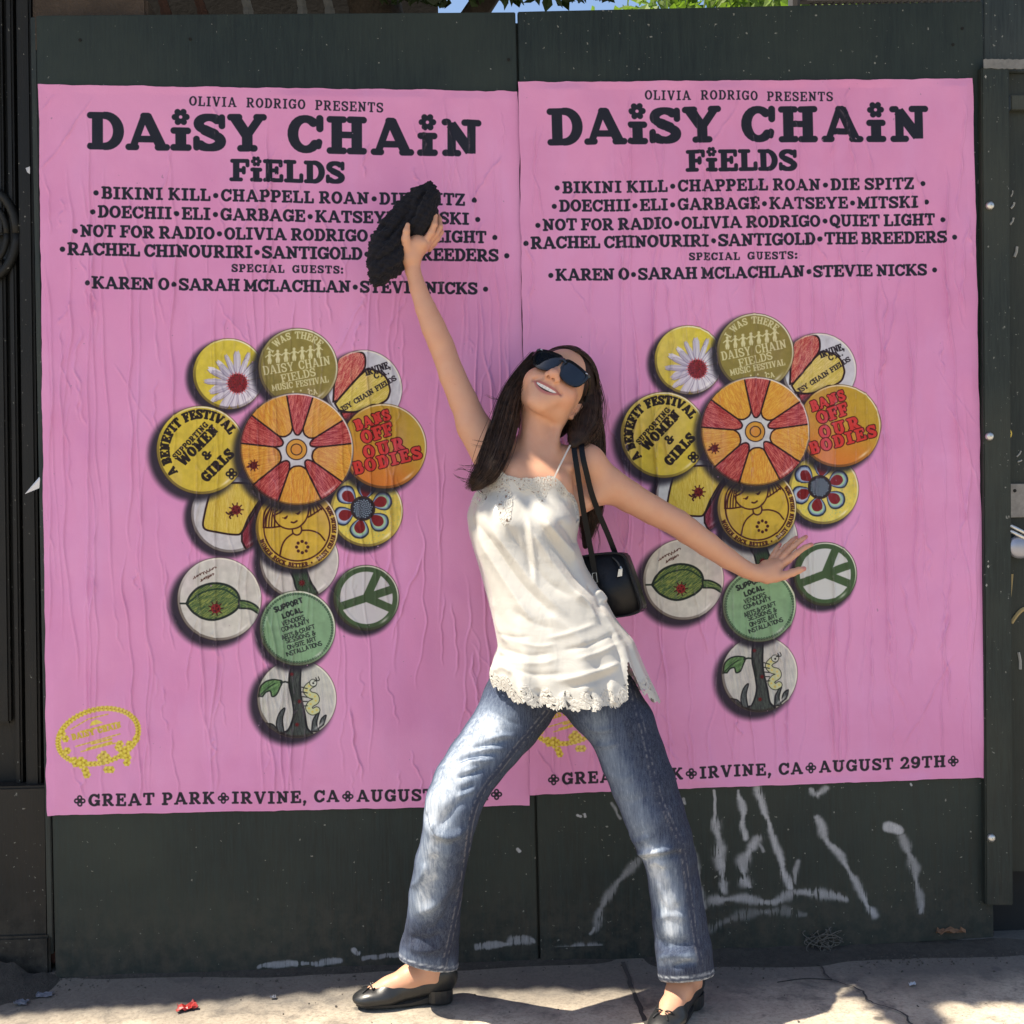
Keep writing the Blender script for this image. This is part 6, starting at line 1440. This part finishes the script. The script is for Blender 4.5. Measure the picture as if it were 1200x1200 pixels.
# ================================================================== handbag hanging from her shoulder
bag = empty('handbag', tuple(hx(718, 690, .2)))
mBag = NT('black bag leather'); v = mBag.coord('Object'); mBag.set(Base_Color=(.006, .006, .0075, 1), Specular_IOR_Level=.3, Roughness=mBag.ramp(mBag.noise(v, 18, 4, .6), [(.35, .34), (.7, .55)])); nb = mBag.bump(mBag.noise(v, 300, 3, .6), .18, .001); mBag.bump(mBag.noise(v, 22, 3, .5), .35, .008, nb); mBag = mBag.m
fpoly = [(676, 652), (696, 648.5), (727, 648), (731, 650), (742, 680), (752, 711), (750, 716), (735, 722.5), (712, 725), (684, 727), (679, 715)]
def bagbody(d0, d1, dx):
    bm = bmesh.new(); a = [bm.verts.new(hx(x, y, d0)) for x, y in fpoly]; b = [bm.verts.new(hx(x+dx, y-1, d1)) for x, y in fpoly]; n = len(a)
    bm.faces.new(a); bm.faces.new(b[::-1])
    for i in range(n): bm.faces.new((a[i], b[i], b[(i+1) % n], a[(i+1) % n]))
    bmesh.ops.recalc_face_normals(bm, faces=bm.faces[:]); bmesh.ops.bevel(bm, geom=bm.edges[:], offset=.0055, segments=3, affect='EDGES', clamp_overlap=True); return bm
m2 = MB(); m2.bm(bagbody(.232, .165, 7)); m2.build('bag_body', mBag, bag, smooth=True)
m2 = MB(); m2.tube(spline([hx(680, 652, .2345), hx(727, 649.5, .2345), hx(741, 681, .2345), hx(750.5, 712, .2345), (hx(736, 721, .2345)), hx(700, 725, .2345)], 8), .0022, 8); m2.build('piping', mBag, bag, smooth=True)
m2 = MB(); m2.tube(spline([hx(692, 649, .20), hx(712, 650.5, .222), hx(722, 657, .2375), hx(726.5, 664, .238)], 6), .0020, 6); m2.build('zipper', mat_simple('zip tape', (.03, .03, .032, 1), .5), bag)
m2 = MB(); a = hx(727, 664, .240); m2.tube([a, a+np.array([.002, -.002, -.006])], .0022, 8); q = [hx(725, 667, .241), hx(729.5, 666, .241), hx(729, 675, .241), hx(723.5, 676, .241)]
m2.add([p+np.array([0, dy, 0]) for dy in (0, .002) for p in q], [(0, 1, 2, 3), (7, 6, 5, 4), (0, 4, 5, 1), (1, 5, 6, 2), (2, 6, 7, 3), (3, 7, 4, 0)]); m2.build('zip_pull', mSil, bag)
mStr = mat_simple('black strap leather', (.004, .005, .007, 1), .38); mStr.node_tree.nodes['Principled BSDF'].inputs['Specular IOR Level'].default_value = .16; n1_ = -_F; n2_ = -_F+np.array([0, 0, .5])
ribbon3('strap', [hx(699, 684, .236), hx(695, 660, .238), hx(690, 632, .245), hx(685, 606, .258), hx(680, 575, .272), hx(676, 548, .275), hx(673.5, 532, .272), hx(673, 522, .262), hx(675, 516.5, .235), hx(678, 517, .19)], .0128, .003, [n1_]*6+[n2_, np.array([0, -.4, 1]), np.array([0, -.1, 1])], mStr, bag)
ribbon3('strap', [hx(722, 651, .195), hx(713, 628, .205), hx(702, 602, .225), hx(693, 577, .255), hx(687.5, 555, .272), hx(683.5, 538, .275), hx(681.5, 524, .265), hx(682.5, 518, .238), hx(686, 517.5, .19)], .0128, .003, [n1_]*6+[n2_, np.array([0, -.4, 1]), np.array([0, -.1, 1])], mStr, bag)
m2 = MB(); q = [hx(694, 672, .2395), hx(698.5, 671, .2395), hx(700, 682, .2395), hx(695, 683, .2395), hx(694, 672, .2395)]; m2.tube(q, .0009, 6); m2.build('buckle', mSil, bag)
tag(bag, 'small black leather shoulder bag with zip hanging at her hip', 'handbag')

# ================================================================== black knitted garment bunched in the raised hand
K = Solid(); kd = lambda px, py, d, r: (hx(px, py, d), r*SCALE(d))
K.chain([kd(503, 221, 0.160, 8), kd(500, 232, 0.164, 13), kd(495, 248, 0.166, 15), kd(491, 262, 0.166, 12.5), kd(489, 269, 0.165, 8)], .02)
K.chain([kd(488, 226, 0.158, 7), kd(475, 248, 0.154, 12), kd(462, 270, 0.153, 17), kd(455, 292, 0.156, 20), kd(452, 306, 0.158, 20)], .02)
K.chain([kd(452, 300, 0.160, 19), kd(446, 318, 0.162, 13), kd(441, 330, 0.162, 6.5)], .02); K.chain([kd(470, 262, 0.146, 12), kd(468, 290, 0.138, 8), kd(462, 312, 0.148, 9)], .02)
K.cone(hx(507, 224, .165), hx(511, 231, .165), .011, .008, .01)
kp, kq = K.mesh(.0026); kp = relax(kp, kq, 6, .5); kn_ = vnormals(kp, kq)
kp = folds(kp, kn_, [([(500, 214), (490, 235), (478, 262)], 3.2, -.012, 0), ([(484, 232), (468, 262), (446, 284)], 3.0, -.009, 0), ([(470, 268), (450, 272), (436, 282)], 3, .006, 0), ([(470, 285), (452, 300), (434, 306)], 3.0, -.008, 0), ([(470, 300), (455, 316), (440, 322)], 3.0, .007, 0), ([(466, 312), (452, 318), (444, 330)], 2.6, -.007, 0), ([(510, 226), (502, 246), (494, 270)], 3, .004, 0), ([(445, 262), (456, 268), (466, 270)], 3, -.009, 0)]); kn_ = vnormals(kp, kq); X = to_px(kp)
# knitted ribs: courses run across each lobe
ax_u = np.where(X[:, 0]+X[:, 1]*.42 > 590, X[:, 0]*.93+X[:, 1]*.36, X[:, 0]*.35+X[:, 1]*.93)
ax_v = np.where(X[:, 0]+X[:, 1]*.42 > 590, -X[:, 0]*.36+X[:, 1]*.93, -X[:, 0]*.93+X[:, 1]*.35)
_lump = np.sin(kp[:, 0]*170+1)*np.sin(kp[:, 2]*140)+.6*np.sin(kp[:, 0]*330-kp[:, 2]*260)+.5*np.sin(kp[:, 2]*420+kp[:, 0]*150+2)
kp = kp+kn_*(.0020*_lump)[:, None]; kp = kp+kn_*(.0011*np.sin(ax_u*2*pi/2.9)+.0004*np.sin(ax_v*2*pi/1.9+np.floor(ax_u/2.6)*1.3))[:, None]
m = NT('black knitwear'); v = m.coord('Object'); m.set(Base_Color=m.mix(m.noise(v, 200, 3, .7), (.003, .003, .0045, 1), (.022, .022, .030, 1)), Roughness=.95, Sheen_Weight=.05, Specular_IOR_Level=.15); m.bump(m.noise(v, 500, 3, .6), .6, .002)
kg = mesh_obj('knitted_garment', kp, kq, m.m, None, True); tag(kg, 'crumpled black ribbed knit garment clutched in the raised hand', 'knitwear')
# ================================================================== what stands behind and above the hoarding
def leaf_mesh(name, pts, size, mat, parent, seed, flat=.6, aspect=.55):
    """many small pointed leaves at the given points"""
    r = np.random.default_rng(seed); n = len(pts); q = r.normal(size=(n, 3)); q /= np.linalg.norm(q, axis=1)[:, None]; nrm = np.array([0, -.15, 1.0])*flat+q*(1-flat); nrm /= np.linalg.norm(nrm, axis=1)[:, None]
    t = np.cross(nrm, r.normal(size=(n, 3))); t /= np.linalg.norm(t, axis=1)[:, None]; b = np.cross(nrm, t); s = size*(.6+.8*r.random(n))[:, None]; p = np.asarray(pts)
    V = np.stack([p-t*s*.5, p-t*s*.05+b*s*aspect*.5+nrm*s*.06, p+t*s*.55-nrm*s*.10, p-t*s*.05-b*s*aspect*.5+nrm*s*.06], 1).reshape(-1, 3)
    return mesh_obj(name, V, np.arange(n*4).reshape(n, 4), mat, parent, False)
def leaf_mat(name, c0, c1, tl=.35):
    m = NT(name); v = m.coord('Object'); col = m.mix(m.ramp(m.noise(v, 6, 4, .6), [(.3, 0.0), (.7, 1.0)]), c0, c1)
    m.set(Base_Color=col, Roughness=.5, Specular_IOR_Level=.3); t = m.n('BsdfTranslucent'); m.t.links.new(m.mix(1.0, col, (1.2, 1.5, .5, 1), 'MULTIPLY'), t.inputs[0]); mx = m.n('MixShader', i_0=tl)
    m.t.links.new(m.b.outputs[0], mx.inputs[1]); m.t.links.new(t.outputs[0], mx.inputs[2]); m.t.links.new(mx.outputs[0], m.out.inputs['Surface']); return m.m
mBark = mat_simple('bark', (.055, .042, .032, 1), .9, noise=.5, scale=12, bump=.8, bscale=30, bdist=.02)
mLeafD = leaf_mat('dark leaves', (.020, .034, .012, 1), (.045, .075, .022, 1), .12); mLeafB = leaf_mat('sunlit leaves', (.10, .15, .03, 1), (.20, .27, .07, 1), .4)
# --- the near tree: its trunk behind the boards, its crown, out of view, shaped to cast the shade
tree = empty('tree', (-.25, .75, 0)); rt = np.random.default_rng(5)
m = MB(); m.tube(spline([(-.25, .75, 0), (-.22, .74, 1.2), (-.28, .70, 2.2), (-.40, .60, 2.9), (-.5, .45, 3.4)], 6), np.linspace(.12, .06, 25), 12); tr_ = m.build('trunk', mBark, tree, smooth=True)
for pts in ([(-.28, .70, 2.3), (.05, .50, 2.75), (.5, .2, 3.0), (.9, -.1, 3.05)], [(-.36, .64, 2.7), (-.9, .3, 2.95), (-1.7, -.1, 3.05), (-2.6, -.3, 3.1)], [(-.45, .5, 3.1), (-.6, .0, 3.12), (-.9, -.35, 3.1)], [(-.40, .6, 2.9), (-.1, .2, 3.1), (.1, -.3, 3.1)]):
    m = MB(); P = spline(pts, 6); m.tube(P, np.linspace(.045, .012, len(P)), 8); m.build('limb', mBark, tr_, smooth=True)
EDGE0 = .225; tx_ = -SUN_DIR.x/SUN_DIR.z; ty_ = -SUN_DIR.y/SUN_DIR.z           # shift of a sun ray per metre of height
n0 = 80000; px_ = rt.uniform(-3.5, 1.5, n0); pz_ = rt.uniform(2.86, 3.30, n0); gx_ = px_+tx_*pz_; lim = np.interp(gx_, [-1.8, -1.14, -.8, -.4, 0, .32, .70, 1.14, 1.8], [.24, .19, .155, .11, .15, .18, .28, .33, .36])+ty_*pz_+.40*np.exp(-((gx_-.86)/.045)**4)
pd_ = rt.uniform(-.75, 1.0, n0)*1.0; wob = .010*np.sin(px_*7.1)+.008*np.sin(px_*17+1)+.006*np.sin(px_*31+2)
ok = (pd_ < lim+wob-.02)
# openings in the crown: follow the ray from lit spots
def ray_gap(pt, rad):
    dz = pz_-pt[2]; x = pt[0]-tx_*dz; d = -pt[1]+ty_*dz; return np.hypot(px_-x, pd_-d) > rad
chest = hx(638, 549, .325); ok &= ray_gap(chest, .045)
for q, rr_ in ((hx(556, 600, .33), .03), (hx(640, 600, .38), .05), (hx(590, 640, .38), .06), (hx(640, 600, .38), .05), (hx(610, 590, .37), .05)): ok &= ray_gap(q, rr_)
pts = np.stack([px_, -pd_, pz_], 1)[ok]; leaf_mesh('crown', pts, .075, mLeafD, tree, 3, .55)
ph = []
for (xa, ya, n_, sx, sz) in ((470, 3, 60, 24, 5), (508, 4, 60, 14, 6), (553, 6, 6, 5, 4), (560, 3, 5, 5, 3), (600, 1, 46, 16, 5), (640, 2, 40, 16, 5), (672, 3, 30, 12, 5), (700, 2, 22, 8, 4), (712, 3, 6, 4, 3)):
    for k in range(n_): ph.append(W(xa+rt.normal()*sx*.7, ya-8+rt.normal()*sz-rt.random()*6, -.28-.25*rt.random()))
leaf_mesh('hanging_leaves', np.array(ph), .045, mLeafD, tree, 9, .2)
tag(tree, 'dark leafy tree hanging over the hoarding, seen as leaves along its top edge', 'tree')
# --- far sunlit tree
def far_tree(name, x, y, h0, h1, rad, label, mat, seed, n=5000):
    t = empty(name, (x, y, 0)); r = np.random.default_rng(seed); m = MB(); m.tube(spline([(x, y, 0), (x+.1, y, h0*.6), (x, y, h0+1)], 6), np.linspace(.22, .10, 13), 10); m.build('trunk', mBark, t, smooth=True)
    c = r.normal(size=(26, 3)); c /= np.linalg.norm(c, axis=1)[:, None]; c = c*np.array([rad, rad, (h1-h0)/2])*(.35+.5*r.random(26))[:, None]+np.array([x, y, (h0+h1)/2]); k = r.integers(0, 26, n)
    p = c[k]+r.normal(size=(n, 3))*rad*.20; leaf_mesh('crown', p, .22, mat, t, seed+1, .3); tag(t, label, 'tree')
a = W(905, 0, -11); far_tree('tree', float(a[0]), 11, 3.6, 9.0, 2.2, 'distant tree with pale sunlit leaves above the right-hand plywood', mLeafB, 21, 7000)
# --- old timber and dark building behind the left sheet
m = MB(); a, b = W(31, 26), W(168, 4); m.box((a[0], .04, a[2]-.06), (b[0], .16, b[2]+.035), .008); m.box((a[0]+.02, .035, a[2]-.05), (b[0]-.02, .0395, a[2]+.022), .002)
o = m.build('timber_beam', mat_simple('weathered beam', (.060, .043, .032, 1), .9, noise=.7, scale=9, bump=.9, bscale=40, bdist=.01)); tag(o, 'weathered brown beam end above the left plywood sheet', 'timber beam')
m = MB(); m.box((-2.4, .9, 0), (-.165, 1.1, 3.4)); o = m.build('back_wall', mat_simple('dark back wall', (.016, .015, .015, 1), .95, noise=.5, scale=6, bump=.5)); tag(o, 'dark wall of the building behind the left plywood', 'wall')
mSt1 = mat_simple('rusted strip', (.050, .022, .014, 1), .9, noise=.6, scale=20); mSt2 = mat_simple('grey strip', (.11, .11, .105, 1), .8, noise=.5, scale=20)
for i, (xa, xb, mt, lab) in enumerate(((196, 186, mSt1, 'rust brown slat leaning behind the left plywood, next to the beam'), (240, 228, mSt1, 'rust brown slat leaning behind the left plywood, second from the beam'), (292, 284, mSt2, 'bent grey sheet edge behind the left plywood'), (352, 350, mSt2, 'pale grey torn sheet standing up behind the left plywood'), (386, 380, mSt2, 'thin grey slat behind the left plywood, nearest the leaves'))):
    a, b = W(xa, 40, -.3), W(xb, -12, -.3); m = MB(); m.tube(spline([a, (a+b)/2+np.array([.008, 0, 0]), b], 5), [.016, .015, .016, .014, .015, .016, .013, .014, .012, .012, .010], 6); o = m.build('slat', mt); tag(o, lab, 'slat', 'scrap behind the hoarding')
m = MB(); a, b = W(948, 2, -.9), W(1145, -2, -.9)
for k in range(26):
    q = a+(b-a)*k/25; m.tube([q+np.array([0, 0, -.09]), q+np.array([.02, 0, .05])], .008, 6)
m.tube([a+np.array([-.05, 0, .0]), b+np.array([.05, 0, 0])], .010, 8); m.tube([a+np.array([-.05, 0, -2.0]), a+np.array([-.05, 0, .05])], .02, 8); m.tube([b+np.array([.05, 0, -2.0]), b+np.array([.05, 0, .05])], .02, 8)
o = m.build('railing', mat_simple('dark railing', (.05, .05, .055, 1), .6)); tag(o, 'close-set railing showing above the right end of the plywood', 'railing')

# ================================================================== things lying on the pavement
mGrit = mat_simple('grit', (.075, .066, .056, 1), .95, noise=.6, scale=300)
gb = MB(); rg = np.random.default_rng(4); ico = bmesh.new(); bmesh.ops.create_icosphere(ico, subdivisions=1, radius=1.0); iv = np.array([v.co[:] for v in ico.verts]); jf = [[v.index for v in f.verts] for f in ico.faces]; ico.free()
for i in range(1500):
    if rg.random() < .6: x = rg.uniform(.35, 1.30); y = -abs(rg.normal())*.045-.008
    elif rg.random() < .5: x = rg.uniform(-1.32, -1.0); y = -abs(rg.normal())*.06-.0+.04
    else: x = rg.uniform(-1.2, 1.3); y = -abs(rg.normal())*.05-.006
    if rg.random() < .10: x = rg.uniform(-1.2, 1.3); y = -rg.uniform(.02, .6)
    s = .0012+.0030*rg.random()**3; R_ = _rot(rg.normal(size=3), rg.random()*6); gb.add((iv*(.7+.5*rg.random((len(iv), 1)))*np.array([1, 1, .6]))@R_.T*s+np.array([x, y, ground_z(x, y)+s*.3]), jf)
o = gb.build('grit', mGrit); tag(o, 'scattered grit and crumbs along the foot of the hoarding', 'grit', kind='stuff')
def mound(name, x0, x1, y0, hmax, mat, seed, label, cat):
    nx_, ny_ = 60, 16; X_, Y_ = np.meshgrid(np.linspace(x0, x1, nx_), np.linspace(0, 1, ny_)); nz = vnoise(ny_, nx_, 6, seed, 3, cellx=7); wd = y0*(.5+.9*vnoise(ny_, nx_, 30, seed+1, 2, cellx=12))
    y = -Y_*wd+.004; z = hmax*(1-Y_)**1.6*(.3+1.1*nz)*np.minimum(1, np.minimum(X_-x0, x1-X_)*8); V = np.stack([X_, y, np.vectorize(ground_z)(X_, y)+z-.0015], -1).reshape(-1, 3); k = np.arange(nx_*ny_).reshape(ny_, nx_)
    o = mesh_obj(name, V, np.stack([k[:-1, :-1], k[1:, :-1], k[1:, 1:], k[:-1, 1:]], -1).reshape(-1, 4), mat); tag(o, label, cat, kind='stuff')
mDirt = mat_simple('street dirt', (.040, .036, .031, 1), .95, noise=.7, scale=60, bump=1.0, bscale=110, bdist=.006)
mound('dirt', .30, 1.36, .10, .022, mDirt, 3, 'drift of dirt at the foot of the right plywood', 'dirt'); mound('dirt', -1.14, .30, .05, .008, mDirt, 8, 'thin line of dirt at the foot of the left plywood', 'dirt')
mound('dirt', -1.6, -1.12, .16, .05, mDirt, 13, 'heap of dirt below the black shop front', 'dirt')
def crumple(name, px, py, sx, sy, h, mat, seed, label, cat, group=None, rot=0.0, dz=0.0):
    r = np.random.default_rng(seed); n = 7; g = WG(px, py); u, v = np.meshgrid(np.linspace(-1, 1, n), np.linspace(-1, 1, n)); q = r.normal(size=(n, n))*.5+r.normal()*u*.4
    k = 1-.35*r.random((n, n))*(np.maximum(abs(u), abs(v)) > .8); x = u*sx*k; y = v*sy*k; c_, s_ = cos(rot), sin(rot); z = np.abs(q)*h+.002
    P = np.stack([g[0]+c_*x-s_*y, g[1]+s_*x+c_*y, 0*z], -1); P[..., 2] = np.vectorize(ground_z)(P[..., 0], P[..., 1])+z+.002+dz
    idx = np.arange(n*n).reshape(n, n); o = mesh_obj(name, P.reshape(-1, 3), np.stack([idx[:-1, :-1], idx[:-1, 1:], idx[1:, 1:], idx[1:, :-1]], -1).reshape(-1, 4), mat, None, False)
    sm_ = o.modifiers.new('thickness', 'SOLIDIFY'); sm_.thickness = .0008; tag(o, label, cat, group); return o
mRed = mat_simple('red wrapper', (.30, .020, .018, 1), .45); mWht = mat_simple('pale wrapper', (.40, .43, .48, 1), .7); mGry = mat_simple('grey wrapper', (.12, .13, .16, 1), .7); mBrn = mat_simple('dry leaf', (.16, .085, .045, 1), .8, noise=.4, scale=60)
crumple('wrapper', 219, 1181,   .028, .020, .010, mRed, 5, 'crushed red wrapper on the pavement left of the shoe', 'litter', rot=.4)
crumple('wrapper', 25, 1176,   .018, .014, .006, mGry, 6, 'crumpled grey wrapper in the lower left corner', 'litter', 'scraps of litter'); crumple('wrapper', 52, 1168,   .022, .012, .004, mGry, 7, 'flattened grey wrapper near the lower left corner, farther in', 'litter', 'scraps of litter')
crumple('paper_scrap', 1057, 1105, .020, .007, .006, mWht, 8, 'small white paper scrap by the foot of the right plywood', 'paper scrap', 'paper scraps', -.3, .036); crumple('paper_scrap', 1069, 1154, .009, .006, .006, mWht, 9, 'tiny white paper bit on the shaded pavement at lower right', 'paper scrap', 'paper scraps')
crumple('paper_scrap', 320, 1169, .008, .006, .006, mGry, 10, 'little grey paper pellet in the sun right of the red wrapper', 'paper scrap', 'paper scraps')
crumple('dry_leaf', 1114, 1113, .042, .014, .018, mBrn, 11, 'curled brown leaf at the foot of the right plywood', 'leaf', rot=.25, dz=.034)
# loose tangle of twine
g = WG(964, 1118); rw_ = np.random.default_rng(15); m = MB()
for k in range(20):
    ph = rw_.random(6)*6; P = []
    for i in range(26):
        t = i/25*2*pi*(.7+.5*rw_.random()*0); P.append(g+np.array([.040*cos(t+ph[0])*(.5+.5*sin(ph[1]+k))+.014*sin(2*t+ph[2]), .018*sin(t+ph[3])-.004, .040+.030*sin(t+ph[4])*cos(.5*t+ph[5])]))
    m.tube(P, .0011, 5)
m.tube([g+np.array([.01, -.01, .010]), g+np.array([.03, -.03, .008]), g+np.array([.055, -.035, .006])], .0012, 5)
o = m.build('twine', mat_simple('old twine', (.10, .095, .085, 1), .9), smooth=True); tag(o, 'loose tangle of grey twine against the foot of the right plywood', 'twine')
a, b = WG(911, 1153), WG(975, 1150); m = MB(); m.tube(spline([a+np.array([0, 0, .004]), (a+b)/2+np.array([0, .006, .007]), b+np.array([0, 0, .004])], 6), .0014, 6); o = m.build('stick', mat_simple('black stick', (.012, .012, .012, 1), .8)); tag(o, 'thin black stick lying on the shaded pavement right of her', 'stick')
